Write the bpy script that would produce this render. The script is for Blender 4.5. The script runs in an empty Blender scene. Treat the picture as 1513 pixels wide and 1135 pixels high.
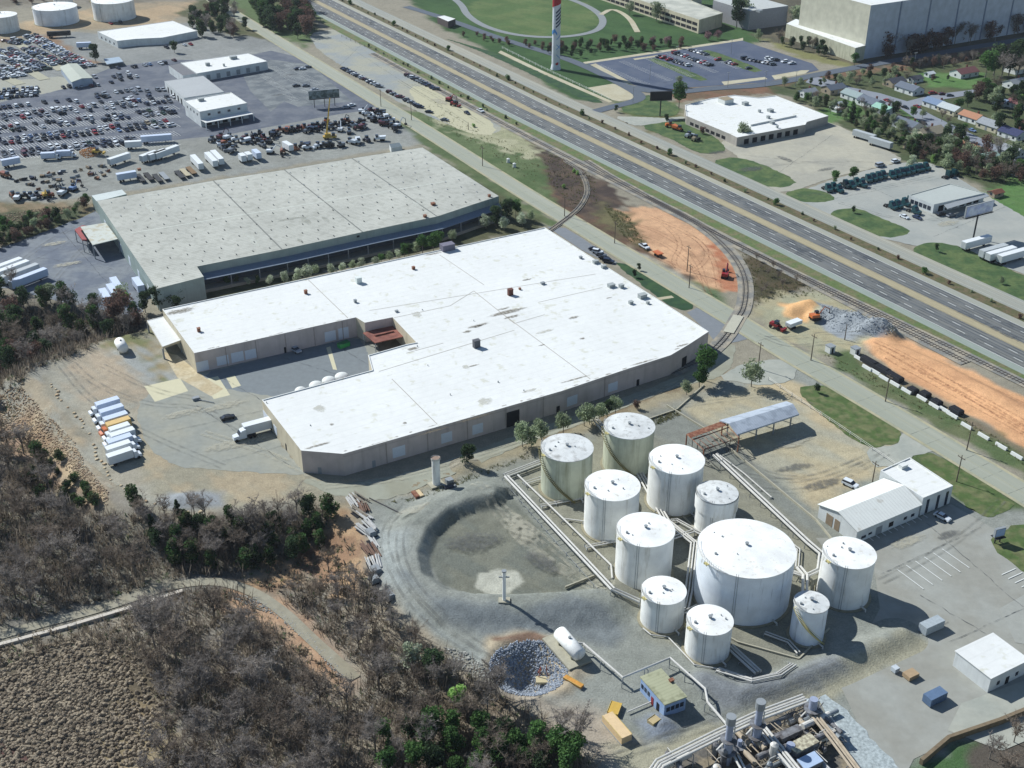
import bpy, bmesh, math, random
EXPO = 0.34
import numpy as np
from mathutils import Vector, Matrix
R = math.radians
random.seed(7)
scene = bpy.context.scene
COL = scene.collection
# ---------------------------------------------------------------- camera model
FPX, PIT, CH = 1750.0, R(29.55), 190.0
CP, SP = math.cos(PIT), math.sin(PIT)
def ray(x, y):
    dx = (x - 756.5) / FPX; dy = -(y - 567.5) / FPX
    return dx, CP + dy * SP, -SP + dy * CP
def P(x, y, z=0.0):
    "point of the place at height z seen at photo position x, y"
    d = ray(x, y); t = (z - CH) / d[2]
    return Vector((d[0] * t, d[1] * t, z))
UA, VA = R(29.3), R(-60.5)          # the two street-grid directions of the district
U = Vector((math.cos(UA), math.sin(UA), 0)); V = Vector((math.cos(VA), math.sin(VA), 0))

# ---------------------------------------------------------------- 2D helpers (numpy)
def sdf(px, py, poly):
    "signed distance to polygon, negative inside"
    n = len(poly); d = np.full(px.shape, 1e9); inside = np.zeros(px.shape, bool)
    for i in range(n):
        ax, ay = poly[i][0], poly[i][1]; bx, by = poly[(i + 1) % n][0], poly[(i + 1) % n][1]
        ex, ey = bx - ax, by - ay; L = ex * ex + ey * ey + 1e-9
        t = np.clip(((px - ax) * ex + (py - ay) * ey) / L, 0, 1)
        d = np.minimum(d, np.hypot(px - ax - t * ex, py - ay - t * ey))
        c = ((ay > py) != (by > py)) & (px < (bx - ax) * (py - ay) / (by - ay + 1e-12) + ax)
        inside ^= c
    return np.where(inside, -d, d)
def dline(px, py, pts):
    d = np.full(px.shape, 1e9)
    for a, b in zip(pts, pts[1:]):
        ex, ey = b[0] - a[0], b[1] - a[1]; L = ex * ex + ey * ey + 1e-9
        t = np.clip(((px - a[0]) * ex + (py - a[1]) * ey) / L, 0, 1)
        d = np.minimum(d, np.hypot(px - a[0] - t * ex, py - a[1] - t * ey))
    return d
def inpoly(p, poly):
    x, y = p[0], p[1]; c = False; n = len(poly)
    for i in range(n):
        ax, ay = poly[i][0], poly[i][1]; bx, by = poly[(i + 1) % n][0], poly[(i + 1) % n][1]
        if (ay > y) != (by > y) and x < (bx - ax) * (y - ay) / (by - ay) + ax: c = not c
    return c
def sstep(a, b, x):
    t = np.clip((x - a) / (b - a), 0, 1); return t * t * (3 - 2 * t)
def wob(x, y, s, k=0.0):
    return (np.sin(x / s + 1.3 * np.sin(y / s * .7 + k)) + np.sin(y / s * 1.27 + 1.7 * np.sin(x / s * .83 + 2 + k)) + .6 * np.sin((x + y) / s * 2.3 + k)) / 2.6
def W2(pts, z=0.0): return [P(x, y, z) for x, y in pts]

# ---------------------------------------------------------------- terrain relief
WOOD = W2([(-500,380),(-60,418),(20,425),(60,440),(130,452),(170,475),(215,460),(232,470),(222,492),(180,500),(120,515),(40,545),(61,565),(122,655),(127,684),(164,727),(222,753),(317,758),(400,744),(470,734),(505,745),(530,775),(548,845),(600,905),(680,968),(740,1014),(800,1044),(880,1104),(930,1260),(-700,1260)])
BERM = W2([(722,735),(690,742),(655,756),(622,785),(605,825),(612,862),(650,888),(700,896),(760,897),(830,893),(890,888)])
POND = W2([(728,742),(665,762),(637,795),(632,828),(650,860),(700,878),(760,884),(830,876),(850,850),(800,770),(750,735)])
BERMIN = BERM + W2([(905,868),(905,850),(850,775),(790,735),(760,728)])
PIT_C, PIT_R = P(781, 987), 10.5
DIKE = W2([(1040,1010),(1090,1030),(1150,1015),(1230,985),(1330,940)])
MOUNDS = [ # x, y, radius, height
 (1212,462,7,2.6),(1196,452,5,2),(1228,470,6,2.6),(1248,480,7,3.6),(1266,478,6,3.8),(1285,490,7,4.4),(1302,492,6,4.0),(1318,497,5,3),(1270,496,6,2.6),
 (1168,462,6,2.2),(1185,456,6,2.4),(1203,470,4,1.8),(278,740,5,1.3),(262,738,4,1.0),(292,744,4,1),(688,688,5,1.6),(1016,376,3,.8),(1035,374,3,.8),(978,1073,5,1.6),(132,226,8,2.2),(142,228,6,1.8),
 (452,660,0,0)]
MOUNDS = [(P(a, b), r, h) for a, b, r, h in MOUNDS if r]
RIDGE = W2([(1300,513),(1380,548),(1450,585),(1560,645)])
def terr(x, y):
    x = np.asarray(x, float); y = np.asarray(y, float)
    d = -sdf(x, y, WOOD)
    rough = .10 * wob(x, y, 1.1, 2) + .07 * wob(y, x, .6, 5)
    h = -6.5 * sstep(0, 15, d + 1.2 * wob(x, y, 5)) + sstep(6, 30, d) * 0.8 * wob(x, y, 17)
    db = dline(x, y, BERM); pd = sdf(x, y, POND)
    inn = np.clip(1 - (db - 1.8) / 3.4, 0, 1); out = np.clip(1 - (db - 1.8) / 9.0, 0, 1)
    inb = sdf(x, y, BERMIN) < 0
    h = h + np.where(inb, 2.5 * inn - .5 * (1 - inn), 2.5 * out * out * (3 - 2 * out)) * (d < 0) + rough * (db < 16)
    dp = np.hypot((x - PIT_C.x), (y - PIT_C.y) * 1.0); h = h - 6.6 * (1 - sstep(1.0, 9.6, dp)) + .5 * np.exp(-((dp - 10.6) / 1.4) ** 2)
    h = h + 2.0 * np.exp(-(dline(x, y, DIKE) / 3.4) ** 2)
    for c, r, hh in MOUNDS:
        q = np.hypot(x - c.x, y - c.y); h = h + hh * np.clip(1 - q / r, 0, 1) ** 1.15
    h = h + 2.2 * (1 - sstep(2, 8, dline(x, y, RIDGE)))
    return h
def terr1(x, y): return float(terr(np.array([x]), np.array([y]))[0])
FLATY = None
def Pg(x, y, dz=0.0):
    "point on the ground (relief included) seen at photo position x, y"
    z = 0.0
    for _ in range(14):
        p = P(x, y, z); z = .5 * z + .5 * terr1(p.x, p.y)
    p = P(x, y, z); p.z = terr1(p.x, p.y) + dz
    return p

# ---------------------------------------------------------------- materials
def lin(c): return tuple(k * ((v / 255) / 12.92 if v <= 10 else (((v / 255) + .055) / 1.055) ** 2.4) for v, k in zip(c, (.955, .99, 1.005)))
MC = {}
ALB = 0.80      # displayed sunlit value -> albedo
def mat(name, rgb, rough=.85, var=.12, scale=1.0, metal=0.0, rgb2=None, scale2=.12, obrand=0.0, bump=0.0, stretch=None, albedo=None, spec=.3):
    if name in MC: return MC[name]
    m = bpy.data.materials.new(name); m.use_nodes = True; nt = m.node_tree; N = nt.nodes; L = nt.links
    b = N['Principled BSDF']; b.inputs['Roughness'].default_value = rough; b.inputs['Metallic'].default_value = metal
    b.inputs['Specular IOR Level'].default_value = spec
    c = albedo if albedo else tuple(min(.86, v * ALB) for v in lin(rgb))
    if rgb2: c2 = tuple(min(.86, v * ALB) for v in lin(rgb2))
    geo = N.new('ShaderNodeNewGeometry'); src = geo.outputs['Position']
    if stretch:
        mp = N.new('ShaderNodeMapping'); mp.inputs['Rotation'].default_value[2] = stretch[0]; mp.inputs['Scale'].default_value = (stretch[1], 1, 1)
        # rotate first so that local x runs along the given direction
        mp.vector_type = 'TEXTURE'; mp.inputs['Scale'].default_value = (stretch[1], 1, 1)
        L.new(src, mp.inputs['Vector']); src = mp.outputs[0]
    n1 = N.new('ShaderNodeTexNoise'); n1.inputs['Scale'].default_value = scale; n1.inputs['Detail'].default_value = 5; n1.inputs['Roughness'].default_value = .65
    L.new(src, n1.inputs['Vector'])
    mr = N.new('ShaderNodeMapRange'); mr.inputs[1].default_value = .3; mr.inputs[2].default_value = .7; mr.inputs[3].default_value = 1 - var; mr.inputs[4].default_value = 1 + var
    L.new(n1.outputs['Fac'], mr.inputs[0])
    base = N.new('ShaderNodeMix'); base.data_type = 'RGBA'
    base.inputs[6].default_value = (*c, 1); base.inputs[7].default_value = (*(c2 if rgb2 else c), 1)
    if rgb2:
        n2 = N.new('ShaderNodeTexNoise'); n2.inputs['Scale'].default_value = scale2; n2.inputs['Detail'].default_value = 4; L.new(src, n2.inputs['Vector'])
        r2 = N.new('ShaderNodeMapRange'); r2.inputs[1].default_value = .42; r2.inputs[2].default_value = .6; L.new(n2.outputs['Fac'], r2.inputs[0]); L.new(r2.outputs[0], base.inputs[0])
    else: base.inputs[0].default_value = 0
    mul = N.new('ShaderNodeVectorMath'); mul.operation = 'SCALE'
    L.new(base.outputs[2], mul.inputs[0])
    if obrand:
        oi = N.new('ShaderNodeObjectInfo'); ro = N.new('ShaderNodeMapRange'); ro.inputs[3].default_value = 1 - obrand; ro.inputs[4].default_value = 1 + obrand
        L.new(oi.outputs['Random'], ro.inputs[0]); mm = N.new('ShaderNodeMath'); mm.operation = 'MULTIPLY'
        L.new(ro.outputs[0], mm.inputs[0]); L.new(mr.outputs[0], mm.inputs[1]); L.new(mm.outputs[0], mul.inputs['Scale'])
    else: L.new(mr.outputs[0], mul.inputs['Scale'])
    L.new(mul.outputs[0], b.inputs['Base Color'])
    if bump:
        bp = N.new('ShaderNodeBump'); bp.inputs['Strength'].default_value = bump; bp.inputs['Distance'].default_value = .3; L.new(n1.outputs['Fac'], bp.inputs['Height']); L.new(bp.outputs[0], b.inputs['Normal'])
    MC[name] = m; return m

# ---------------------------------------------------------------- mesh helper
class MB:
    def __init__(s): s.v = []; s.f = []; s.m = []
    def add(s, vs, fs, mi=0):
        o = len(s.v); s.v += [tuple(v) for v in vs]; s.f += [tuple(i + o for i in f) for f in fs]; s.m += [mi] * len(fs); return s
    def box(s, x0, x1, y0, y1, z0, z1, mi=0, a=0.0, o=(0, 0, 0)):
        ca, sa = math.cos(a), math.sin(a)
        vs = [(o[0] + x * ca - y * sa, o[1] + x * sa + y * ca, o[2] + z) for z in (z0, z1) for x, y in ((x0, y0), (x1, y0), (x1, y1), (x0, y1))]
        return s.add(vs, [(3, 2, 1, 0), (4, 5, 6, 7), (0, 1, 5, 4), (1, 2, 6, 5), (2, 3, 7, 6), (3, 0, 4, 7)], mi)
    def prism(s, poly, z0, z1, mi=0, top=True, bot=False, topmi=None):
        n = len(poly); area = sum(poly[i][0] * poly[(i + 1) % n][1] - poly[(i + 1) % n][0] * poly[i][1] for i in range(n))
        if area < 0: poly = poly[::-1]
        vs = [(p[0], p[1], z0) for p in poly] + [(p[0], p[1], z1) for p in poly]
        s.add(vs, [(i, (i + 1) % n, n + (i + 1) % n, n + i) for i in range(n)], mi)
        if top: s.add(vs[n:], [tuple(range(n))], mi if topmi is None else topmi)
        if bot: s.add(vs[:n], [tuple(range(n - 1, -1, -1))], mi)
        return s
    def cyl(s, x, y, z0, z1, r0, r1=None, n=24, mi=0, cap=True):
        r1 = r0 if r1 is None else r1
        vs = [(x + r * math.cos(2 * math.pi * i / n), y + r * math.sin(2 * math.pi * i / n), z) for z, r in ((z0, r0), (z1, r1)) for i in range(n)]
        s.add(vs, [(i, (i + 1) % n, n + (i + 1) % n, n + i) for i in range(n)], mi)
        if cap: s.add(vs[n:], [tuple(range(n))], mi)
        return s
    def tube(s, pts, r, n=6, mi=0, r1=None, cap=True):
        pts = [Vector(p) for p in pts]; k = len(pts); base = len(s.v); prev = None
        for i, p in enumerate(pts):
            t = (pts[min(i + 1, k - 1)] - pts[max(i - 1, 0)])
            t = t.normalized() if t.length > 1e-6 else Vector((0, 0, 1))
            ref = Vector((0, 0, 1)) if abs(t.z) < .95 else Vector((1, 0, 0))
            a = t.cross(ref).normalized(); b = t.cross(a)
            rr = r if r1 is None else r + (r1 - r) * i / (k - 1)
            s.v += [tuple(p + (a * math.cos(2 * math.pi * j / n) + b * math.sin(2 * math.pi * j / n)) * rr) for j in range(n)]
        for i in range(k - 1):
            for j in range(n):
                s.f.append((base + i * n + j, base + (i + 1) * n + j, base + (i + 1) * n + (j + 1) % n, base + i * n + (j + 1) % n)); s.m.append(mi)
        if cap:
            s.f.append(tuple(base + j for j in range(n))); s.m.append(mi)
            s.f.append(tuple(base + (k - 1) * n + j for j in range(n - 1, -1, -1))); s.m.append(mi)
        return s
    def mesh(s, name, mats, smooth=False):
        me = bpy.data.meshes.new(name); me.from_pydata(s.v, [], s.f)
        for m in (mats if isinstance(mats, (list, tuple)) else [mats]): me.materials.append(m)
        me.polygons.foreach_set('material_index', s.m)
        if smooth: me.polygons.foreach_set('use_smooth', [True] * len(s.f))
        me.update(); return me
    def build(s, name, mats, parent=None, smooth=False, loc=None, rz=0):
        return link(name, s.mesh(name, mats, smooth), parent, loc, rz)
def link(name, me, parent=None, loc=None, rz=0):
    o = bpy.data.objects.new(name, me); COL.objects.link(o)
    if parent: o.parent = parent
    if loc is not None: o.location = loc
    o.rotation_euler[2] = rz; return o
LABELS = {}
def tag(o, label, cat, group=None):
    o['label'] = label; o['category'] = cat
    if group: o['group'] = group
    LABELS.setdefault(label, []).append(o); return o
def struct(o): o['kind'] = 'structure'; return o
def stuff(o, label, cat): o['kind'] = 'stuff'; o['label'] = label; o['category'] = cat; return o
def root(name, loc, rz, label, cat, group=None):
    o = bpy.data.objects.new(name, None); COL.objects.link(o); o.location = loc; o.rotation_euler[2] = rz; o.empty_display_size = .5
    return tag(o, label, cat, group)
def clone(r, loc, rz, label=None, group=None, scale=None, mats=None):
    c = r.copy(); COL.objects.link(c); c.location = loc; c.rotation_euler[2] = rz
    if scale: c.scale = scale if isinstance(scale, tuple) else (scale,) * 3
    if label: c['label'] = label; LABELS.setdefault(label, []).append(c)
    if group: c['group'] = group
    for ch in list(r.children):
        d = ch.copy(); COL.objects.link(d); d.parent = c
        if mats and ch.name.split('.')[0] in mats:
            d.material_slots[0].link = 'OBJECT'; d.material_slots[0].material = mats[ch.name.split('.')[0]]
        for g in ch.children:
            e = g.copy(); COL.objects.link(e); e.parent = d
    return c
ORD = ['first','second','third','fourth','fifth','sixth','seventh','eighth','ninth','tenth','eleventh','twelfth','thirteenth','fourteenth','fifteenth','sixteenth','seventeenth','eighteenth','nineteenth','twentieth']
TENS = {2:'twenty',3:'thirty',4:'forty',5:'fifty',6:'sixty'}
def nth(i):
    if i < 20: return ORD[i]
    t, u = divmod(i + 1, 10)
    return (TENS[t][:-1] + 'ieth') if u == 0 else TENS[t] + '-' + ORD[u - 1]
SHN = [0]
def sheet(name, pts, z, m, world=False):
    "flat paved or planted area laid on level ground"
    SHN[0] += 1; z = .02 + .0022 * SHN[0]
    w = [Vector((p[0], p[1], 0)) for p in pts] if world else W2(pts)
    if name in ('grass_island', 'lawn', 'gravel_lot', 'gravel_drive', 'yard_paving', 'access_road', 'warehouse_yard', 'truck_yard', 'driveway', 'gravel_bed', 'grass_bank'):
        rj = random.Random(SHN[0]); q = []
        for i in range(len(w)):
            a, b = w[i], w[(i + 1) % len(w)]; q += [a * .8 + b * .2, a * .2 + b * .8]
        w = [p + Vector((rj.uniform(-.4, .4), rj.uniform(-.4, .4), 0)) for p in resample(q + [q[0]], 1.6)[:-1]]
    bm = bmesh.new(); vs = [bm.verts.new((p.x, p.y, z)) for p in w]; f = bm.faces.new(vs)
    if f.normal.z < 0 or sum(w[i].x * w[(i+1)%len(w)].y - w[(i+1)%len(w)].x * w[i].y for i in range(len(w))) < 0: f.normal_flip()
    bmesh.ops.triangulate(bm, faces=[f])
    me = bpy.data.meshes.new(name); bm.to_mesh(me); bm.free(); me.materials.append(m)
    return struct(link(name, me))
def strip_pts(pts, o0, o1):
    "left/right offset polylines of a world polyline"
    L, Rr = [], []
    for i, p in enumerate(pts):
        t = (pts[min(i + 1, len(pts) - 1)] - pts[max(i - 1, 0)]).normalized(); n = Vector((-t.y, t.x, 0))
        L.append(p + n * o0); Rr.append(p + n * o1)
    return L, Rr
def ribbon(mb, pts, o0, o1, z, mi=0, drape=False):
    A, B = strip_pts(pts, o0, o1); n = len(pts)
    vs = [(p.x, p.y, z + (terr1(p.x, p.y) if drape else 0)) for p in A] + [(p.x, p.y, z + (terr1(p.x, p.y) if drape else 0)) for p in B]
    s = 1 if o0 > o1 else -1
    mb.add(vs, [(i, n + i, n + i + 1, i + 1) if s > 0 else (i, i + 1, n + i + 1, n + i) for i in range(n - 1)], mi)
def resample(pts, step):
    out = [pts[0]]; 
    for a, b in zip(pts, pts[1:]):
        n = max(1, int((b - a).length / step))
        out += [a + (b - a) * (k / n) for k in range(1, n + 1)]
    return out
def smooth_line(pts, it=2):
    for _ in range(it):
        q = [pts[0]]
        for a, b in zip(pts, pts[1:]): q += [a * .75 + b * .25, a * .25 + b * .75]
        q.append(pts[-1]); pts = q
    return pts
# ================================================================ GROUND SHEET
def C(r, g, b):
    c = np.array(lin((r, g, b))) * ALB; l = c @ np.array([.21, .72, .07]); return c * .84 + l * .16
ZONES = []
def zone(pts, rgb, feather=2.0, amp=2.0, rgb2=None, s=9.0, w=1.0):
    ZONES.append((W2(pts), C(*rgb), feather, amp, C(*rgb2) if rgb2 else None, s, w))
GREEN, DGREEN, DIRT, TAN, GRAV, CLAY = (82,104,58), (52,86,44), (128,108,84), (176,160,122), (146,148,136), (206,146,100)
# --- wood floor, slopes
zone([(-700,380),(20,425),(130,452),(232,470),(180,500),(40,545),(127,684),(222,753),(400,744),(530,775),(600,905),(740,1014),(880,1104),(930,1300),(-900,1300)], (142,134,120), 3, 3, (164,150,126), 7)
zone([(-300,420),(60,440),(232,470),(215,500),(120,515),(20,560),(-50,640),(-200,600)], (96,92,82), 4, 3, (118,110,92), 8)
zone([(-60,545),(20,560),(60,600),(115,655),(122,690),(160,730),(150,745),(110,735),(70,690),(20,640),(-80,620)], (190,166,128), 3, 3, (150,118,88), 5)
zone([(0,610),(50,625),(95,680),(110,730),(60,720),(0,680)], (170,140,112), 4, 3, (116,112,84), 6)
zone([(-50,720),(60,700),(180,760),(330,775),(430,760),(470,790),(380,840),(200,870),(60,900),(-100,920)], (122,118,108), 5, 4, (150,142,120), 6)
zone([(510,750),(545,790),(560,850),(520,870),(450,830),(400,850),(330,850),(360,820),(430,790),(480,760)], (176,142,104), 3, 3, (138,104,78), 5)
zone([(320,845),(420,860),(500,940),(520,1000),(480,985),(400,900),(330,875)], (168,128,96), 3, 2, (190,154,118), 5)
zone([(-300,950),(0,945),(150,905),(230,960),(225,1040),(170,1135),(150,1250),(-500,1250)], (88,80,66), 4, 4, (108,96,76), 8)
zone([(180,1010),(225,1000),(240,1060),(200,1180),(130,1180)], (168,148,108), 5, 3, (140,120,88), 5)
zone([(-60,1090),(60,1085),(70,1135),(0,1200),(-100,1200)], (106,68,66), 6, 3)
zone([(560,1020),(700,1000),(760,1040),(700,1060),(560,1050)], (140,122,98), 5, 3, (110,98,80), 5)
# --- warehouse yard
zone([(60,540),(120,512),(215,495),(240,480),(270,545),(300,640),(340,700),(470,734),(400,742),(317,754),(222,748),(170,722),(130,682),(124,650),(80,580)], (160,156,140), 3, 3, (170,160,138), 7)
zone([(170,520),(215,498),(255,560),(240,570),(190,560),(150,530)], (156,158,152), 3, 2)
zone([(95,520),(160,510),(215,570),(250,640),(200,600),(120,590)], (176,158,132), 4, 4, (164,152,130), 5)
zone([(-20,560),(40,535),(90,518),(75,540),(60,575),(110,640),(140,690),(125,690),(85,650),(45,590),(0,600)], (150,146,132), 2, 1, (168,150,120), 6)
zone([(160,498),(215,488),(250,545),(240,560),(215,515),(150,512)], (120,122,78), 4, 3, (160,140,104), 4)
zone([(200,640),(300,640),(420,690),(560,715),(540,745),(480,734),(400,742),(317,752),(240,745),(205,700)], (158,150,126), 3, 2, (178,158,124), 6)
zone([(230,745),(250,728),(330,728),(330,748),(260,755)], (150,154,156), 2, 1)
# --- south access road strip beside warehouse and hedge slope
zone([(500,745),(640,712),(800,640),(960,580),(1060,540),(1085,560),(1000,590),(870,640),(740,690),(640,730),(560,760)], (160,148,118), 2, 2, (136,116,86), 5)
# --- terminal pad
zone([(540,745),(640,720),(760,680),(880,640),(990,600),(1180,520),(1300,580),(1513,720),(1600,1000),(1500,1300),(900,1250),(880,1104),(800,1044),(740,1014),(680,968),(600,905),(548,845)], (146,148,138), 3, 2, (134,137,126), 14)
zone([(760,695),(900,630),(1000,600),(1230,800),(1220,960),(1140,1000),(1060,985),(960,940),(905,885),(830,800)], (134,132,116), 3, 2, (148,144,122), 9)
zone([(735,740),(760,735),(870,860),(840,882),(760,886),(700,880),(655,862),(634,830),(640,795),(665,765)], (124,124,108), .8, .5, (112,116,106), 6)
zone([(712,848),(735,838),(768,842),(776,858),(760,870),(735,878),(705,864)], (186,184,166), .5, 1.6)
zone([(545,770),(600,800),(590,860),(640,930),(740,985),(735,1005),(690,965),(600,900),(555,850)], (150,155,150), 3, 2)
zone([(600,860),(650,898),(760,905),(880,895),(930,925),(900,950),(840,945),(740,935),(670,925),(620,890)], (122,128,128), 3, 2)  # darker grey puts the shade of the berm's outer slope into the soil colour
zone([(722,950),(760,935),(830,940),(850,965),(860,990),(840,1020),(790,1035),(740,1010),(715,980)], (172,156,128), 2, 2)
zone([(740,985),(800,1035),(880,1045),(920,1080),(960,1100),(940,1130),(860,1110),(800,1055),(735,1015)], (172,158,138), 3, 2)
zone([(735,945),(790,935),(815,948),(760,948)], (132,104,84), 1, 1)
zone([(900,1100),(1060,1070),(1230,990),(1330,940),(1400,960),(1280,1010),(1100,1090),(940,1150)], (164,158,132), 2, 1.5)
zone([(1030,1000),(1090,1010),(1160,1000),(1230,975),(1240,990),(1140,1035),(1060,1060)], (128,132,134), 3, 2)
zone([(935,1065),(975,1055),(1010,1075),(990,1100),(950,1100)], (126,134,144), 2, 1.5)
# --- canopy yard, tans
zone([(990,605),(1050,585),(1160,565),(1330,660),(1350,690),(1230,720),(1205,745),(1130,700),(1060,640)], (170,164,140), 3, 2, (184,168,130), 8)
zone([(1090,560),(1160,560),(1260,620),(1240,640),(1160,590)], (192,172,132), 4, 3)
zone([(1170,700),(1210,690),(1250,700),(1280,695),(1210,750),(1200,760)], (186,168,130), 3, 2)
zone([(905,640),(1000,600),(1060,640),(1150,715),(1225,790),(1190,780),(1060,690),(960,640)], (132,134,124), 2, 1)
# --- street verges
zone([(540,140),(625,195),(740,265),(830,320),(900,300),(805,225),(760,180),(700,185),(600,160)], (98,114,70), 4, 4, (74,98,52), 8)
zone([(640,130),(700,150),(790,200),(810,230),(780,235),(700,205),(640,180)], (172,168,132), 4, 5, (150,150,110), 6)
zone([(400,55),(455,88),(560,155),(640,205),(760,285),(830,335),(815,338),(735,290),(625,215),(540,165),(455,105),(400,70)], (86,104,62), 2, 2, (110,118,76), 6)
zone([(620,215),(735,288),(805,330),(800,336),(730,300)], (84,92,56), 2, 2)
zone([(735,290),(800,332),(805,337),(640,370),(560,385),(480,400),(320,450),(300,432),(400,395),(560,345)], (92,92,62), 2, 2, (64,70,46), 5)
zone([(800,222),(830,235),(865,262),(880,300),(920,310),(985,318),(1050,350),(1045,420),(990,400),(930,370),(850,330),(826,318),(812,280)], (112,86,66), 3, 3, (82,66,54), 5)
zone([(785,205),(802,222),(840,238),(905,275),(930,305),(905,312),(870,325),(838,305),(815,270)], (78,66,60), 2, 3, (104,86,70), 4)
zone([(912,312),(950,304),(990,312),(1045,340),(1078,380),(1096,400),(1096,430),(1050,428),(985,390),(938,358)], (216,166,120), 2, 3, (192,144,104), 6)
zone([(1045,352),(1070,372),(1092,415),(1090,430),(1065,430),(1058,385)], (176,104,66), 2, 2, (196,130,90), 4)
zone([(890,300),(930,320),(950,365),(920,350),(880,325)], (96,92,62), 4, 4, (120,112,72), 5)
zone([(930,365),(985,392),(1045,440),(1085,465),(1080,475),(1040,450),(960,405),(900,370)], (168,166,150), 3, 2, (180,164,130), 6)
zone([(1030,418),(1065,428),(1070,448),(1040,442)], (92,112,70), 3, 2)
zone([(1095,365),(1120,375),(1200,420),(1150,440),(1108,460),(1112,420)], (92,80,58), 3, 3, (74,72,50), 5)
zone([(1108,455),(1150,435),(1200,430),(1240,440),(1300,470),(1330,500),(1290,510),(1230,530),(1170,505),(1130,490)], (164,160,128), 3, 3, (178,164,124), 6)
zone([(1155,452),(1200,446),(1215,460),(1190,475),(1160,468)], (232,176,110), 1.5, 2)
zone([(1200,445),(1240,458),(1300,472),(1332,498),(1300,506),(1240,498),(1210,480)], (150,156,160), 1.5, 2)
zone([(1275,508),(1340,500),(1420,540),(1600,630),(1600,720),(1513,660),(1400,595),(1310,545)], (228,168,112), 1.5, 1.5, (208,150,100), 8)
zone([(1218,520),(1260,520),(1400,600),(1600,715),(1600,760),(1513,705),(1400,640),(1240,545)], (88,106,62), 2, 2, (112,116,78), 6)
zone([(1262,520),(1300,540),(1400,598),(1600,712),(1600,722),(1400,610),(1270,535)], (130,116,92), 2, 1.5)
# --- auto yard gravel
zone([(-300,60),(0,75),(60,45),(150,50),(300,30),(420,60),(560,150),(620,210),(400,250),(140,290),(-300,330)], (146,147,142), 3, 2, (134,136,132), 10)
zone([(-300,20),(0,40),(200,0),(300,0),(240,40),(100,45),(0,62),(-300,80)], (178,152,116), 4, 3, (156,140,112), 12)
zone([(-300,-60),(300,-60),(300,0),(150,8),(-300,22)], (120,112,96), 6, 4, (146,138,122), 12)
zone([(-100,240),(120,222),(300,205),(390,200),(600,200),(620,212),(400,248),(140,288),(-100,310)], (150,151,143), 3, 2, (140,140,132), 9)
zone([(-200,300),(60,300),(140,302),(140,330),(60,350),(-200,420)], (142,122,92), 3, 3, (96,96,66), 5)
zone([(-200,320),(60,312),(120,308),(120,325),(40,355),(-200,400)], (74,84,56), 3, 3, (96,92,66), 5)
zone([(55,60),(80,46),(110,80),(150,95),(120,98),(80,75)], (148,118,90), 4, 3)
zone([(260,20),(330,-20),(460,-20),(470,50),(400,60),(330,50)], (104,100,72), 4, 3, (80,88,52), 8)
zone([(300,-30),(360,-30),(470,50),(450,70),(400,50)], (92,112,66), 4, 3)
# --- campus
zone([(560,-60),(600,0),(660,45),(760,95),(850,148),(905,150),(930,125),(1000,100),(1140,58),(1200,40),(1100,-60)], (66,98,50), 3, 3, (54,86,44), 14)
zone([(690,10),(760,-20),(860,0),(890,30),(860,50),(800,56),(740,50),(700,30)], (84,110,56), 4, 4, (104,120,66), 8)
zone([(1120,55),(1200,60),(1280,95),(1250,100),(1180,85)], (130,128,76), 3, 3)
zone([(1050,-40),(1513,-60),(1700,-60),(1700,60),(1513,60),(1290,105),(1240,90),(1120,55)], (92,88,72), 4, 4, (110,100,78), 10)
zone([(900,150),(1000,150),(1010,180),(1060,205),(1040,215),(960,195)], (92,108,58), 3, 3, (120,112,72), 6)
zone([(980,132),(1100,125),(1300,100),(1513,60),(1513,85),(1400,110),(1250,125),(1130,140),(1000,150)], (132,98,74), 2, 3, (112,96,72), 5)
zone([(1130,128),(1300,108),(1513,75),(1700,60),(1700,330),(1513,300),(1420,262),(1330,235),(1224,172)], (78,90,56), 3, 4, (96,98,66), 9)
for q in ([(1360,108),(1450,108),(1450,132),(1370,128)], [(1500,262),(1560,280),(1560,345),(1513,335),(1450,288),(1470,275)], [(1335,165),(1380,180),(1420,190),(1420,200),(1380,198),(1340,178)],[(1480,215),(1530,230),(1530,250),(1500,240),(1470,222)],[(1190,175),(1260,140),(1280,170),(1240,180),(1215,190)]):
    zone(q, (84,124,58), 3, 3, (96,128,66), 6)
# right foreground
zone([(1340,680),(1360,668),(1420,690),(1513,740),(1600,790),(1513,750),(1450,760)], (82,100,56), 2, 2)
zone([(1320,1150),(1370,1118),(1440,1085),(1480,1075),(1500,1120),(1450,1200),(1250,1240)], (70,104,56), 2, 2)
zone([(1440,1095),(1600,1060),(1600,1250),(1440,1200)], (92,84,74), 3, 3)

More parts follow.
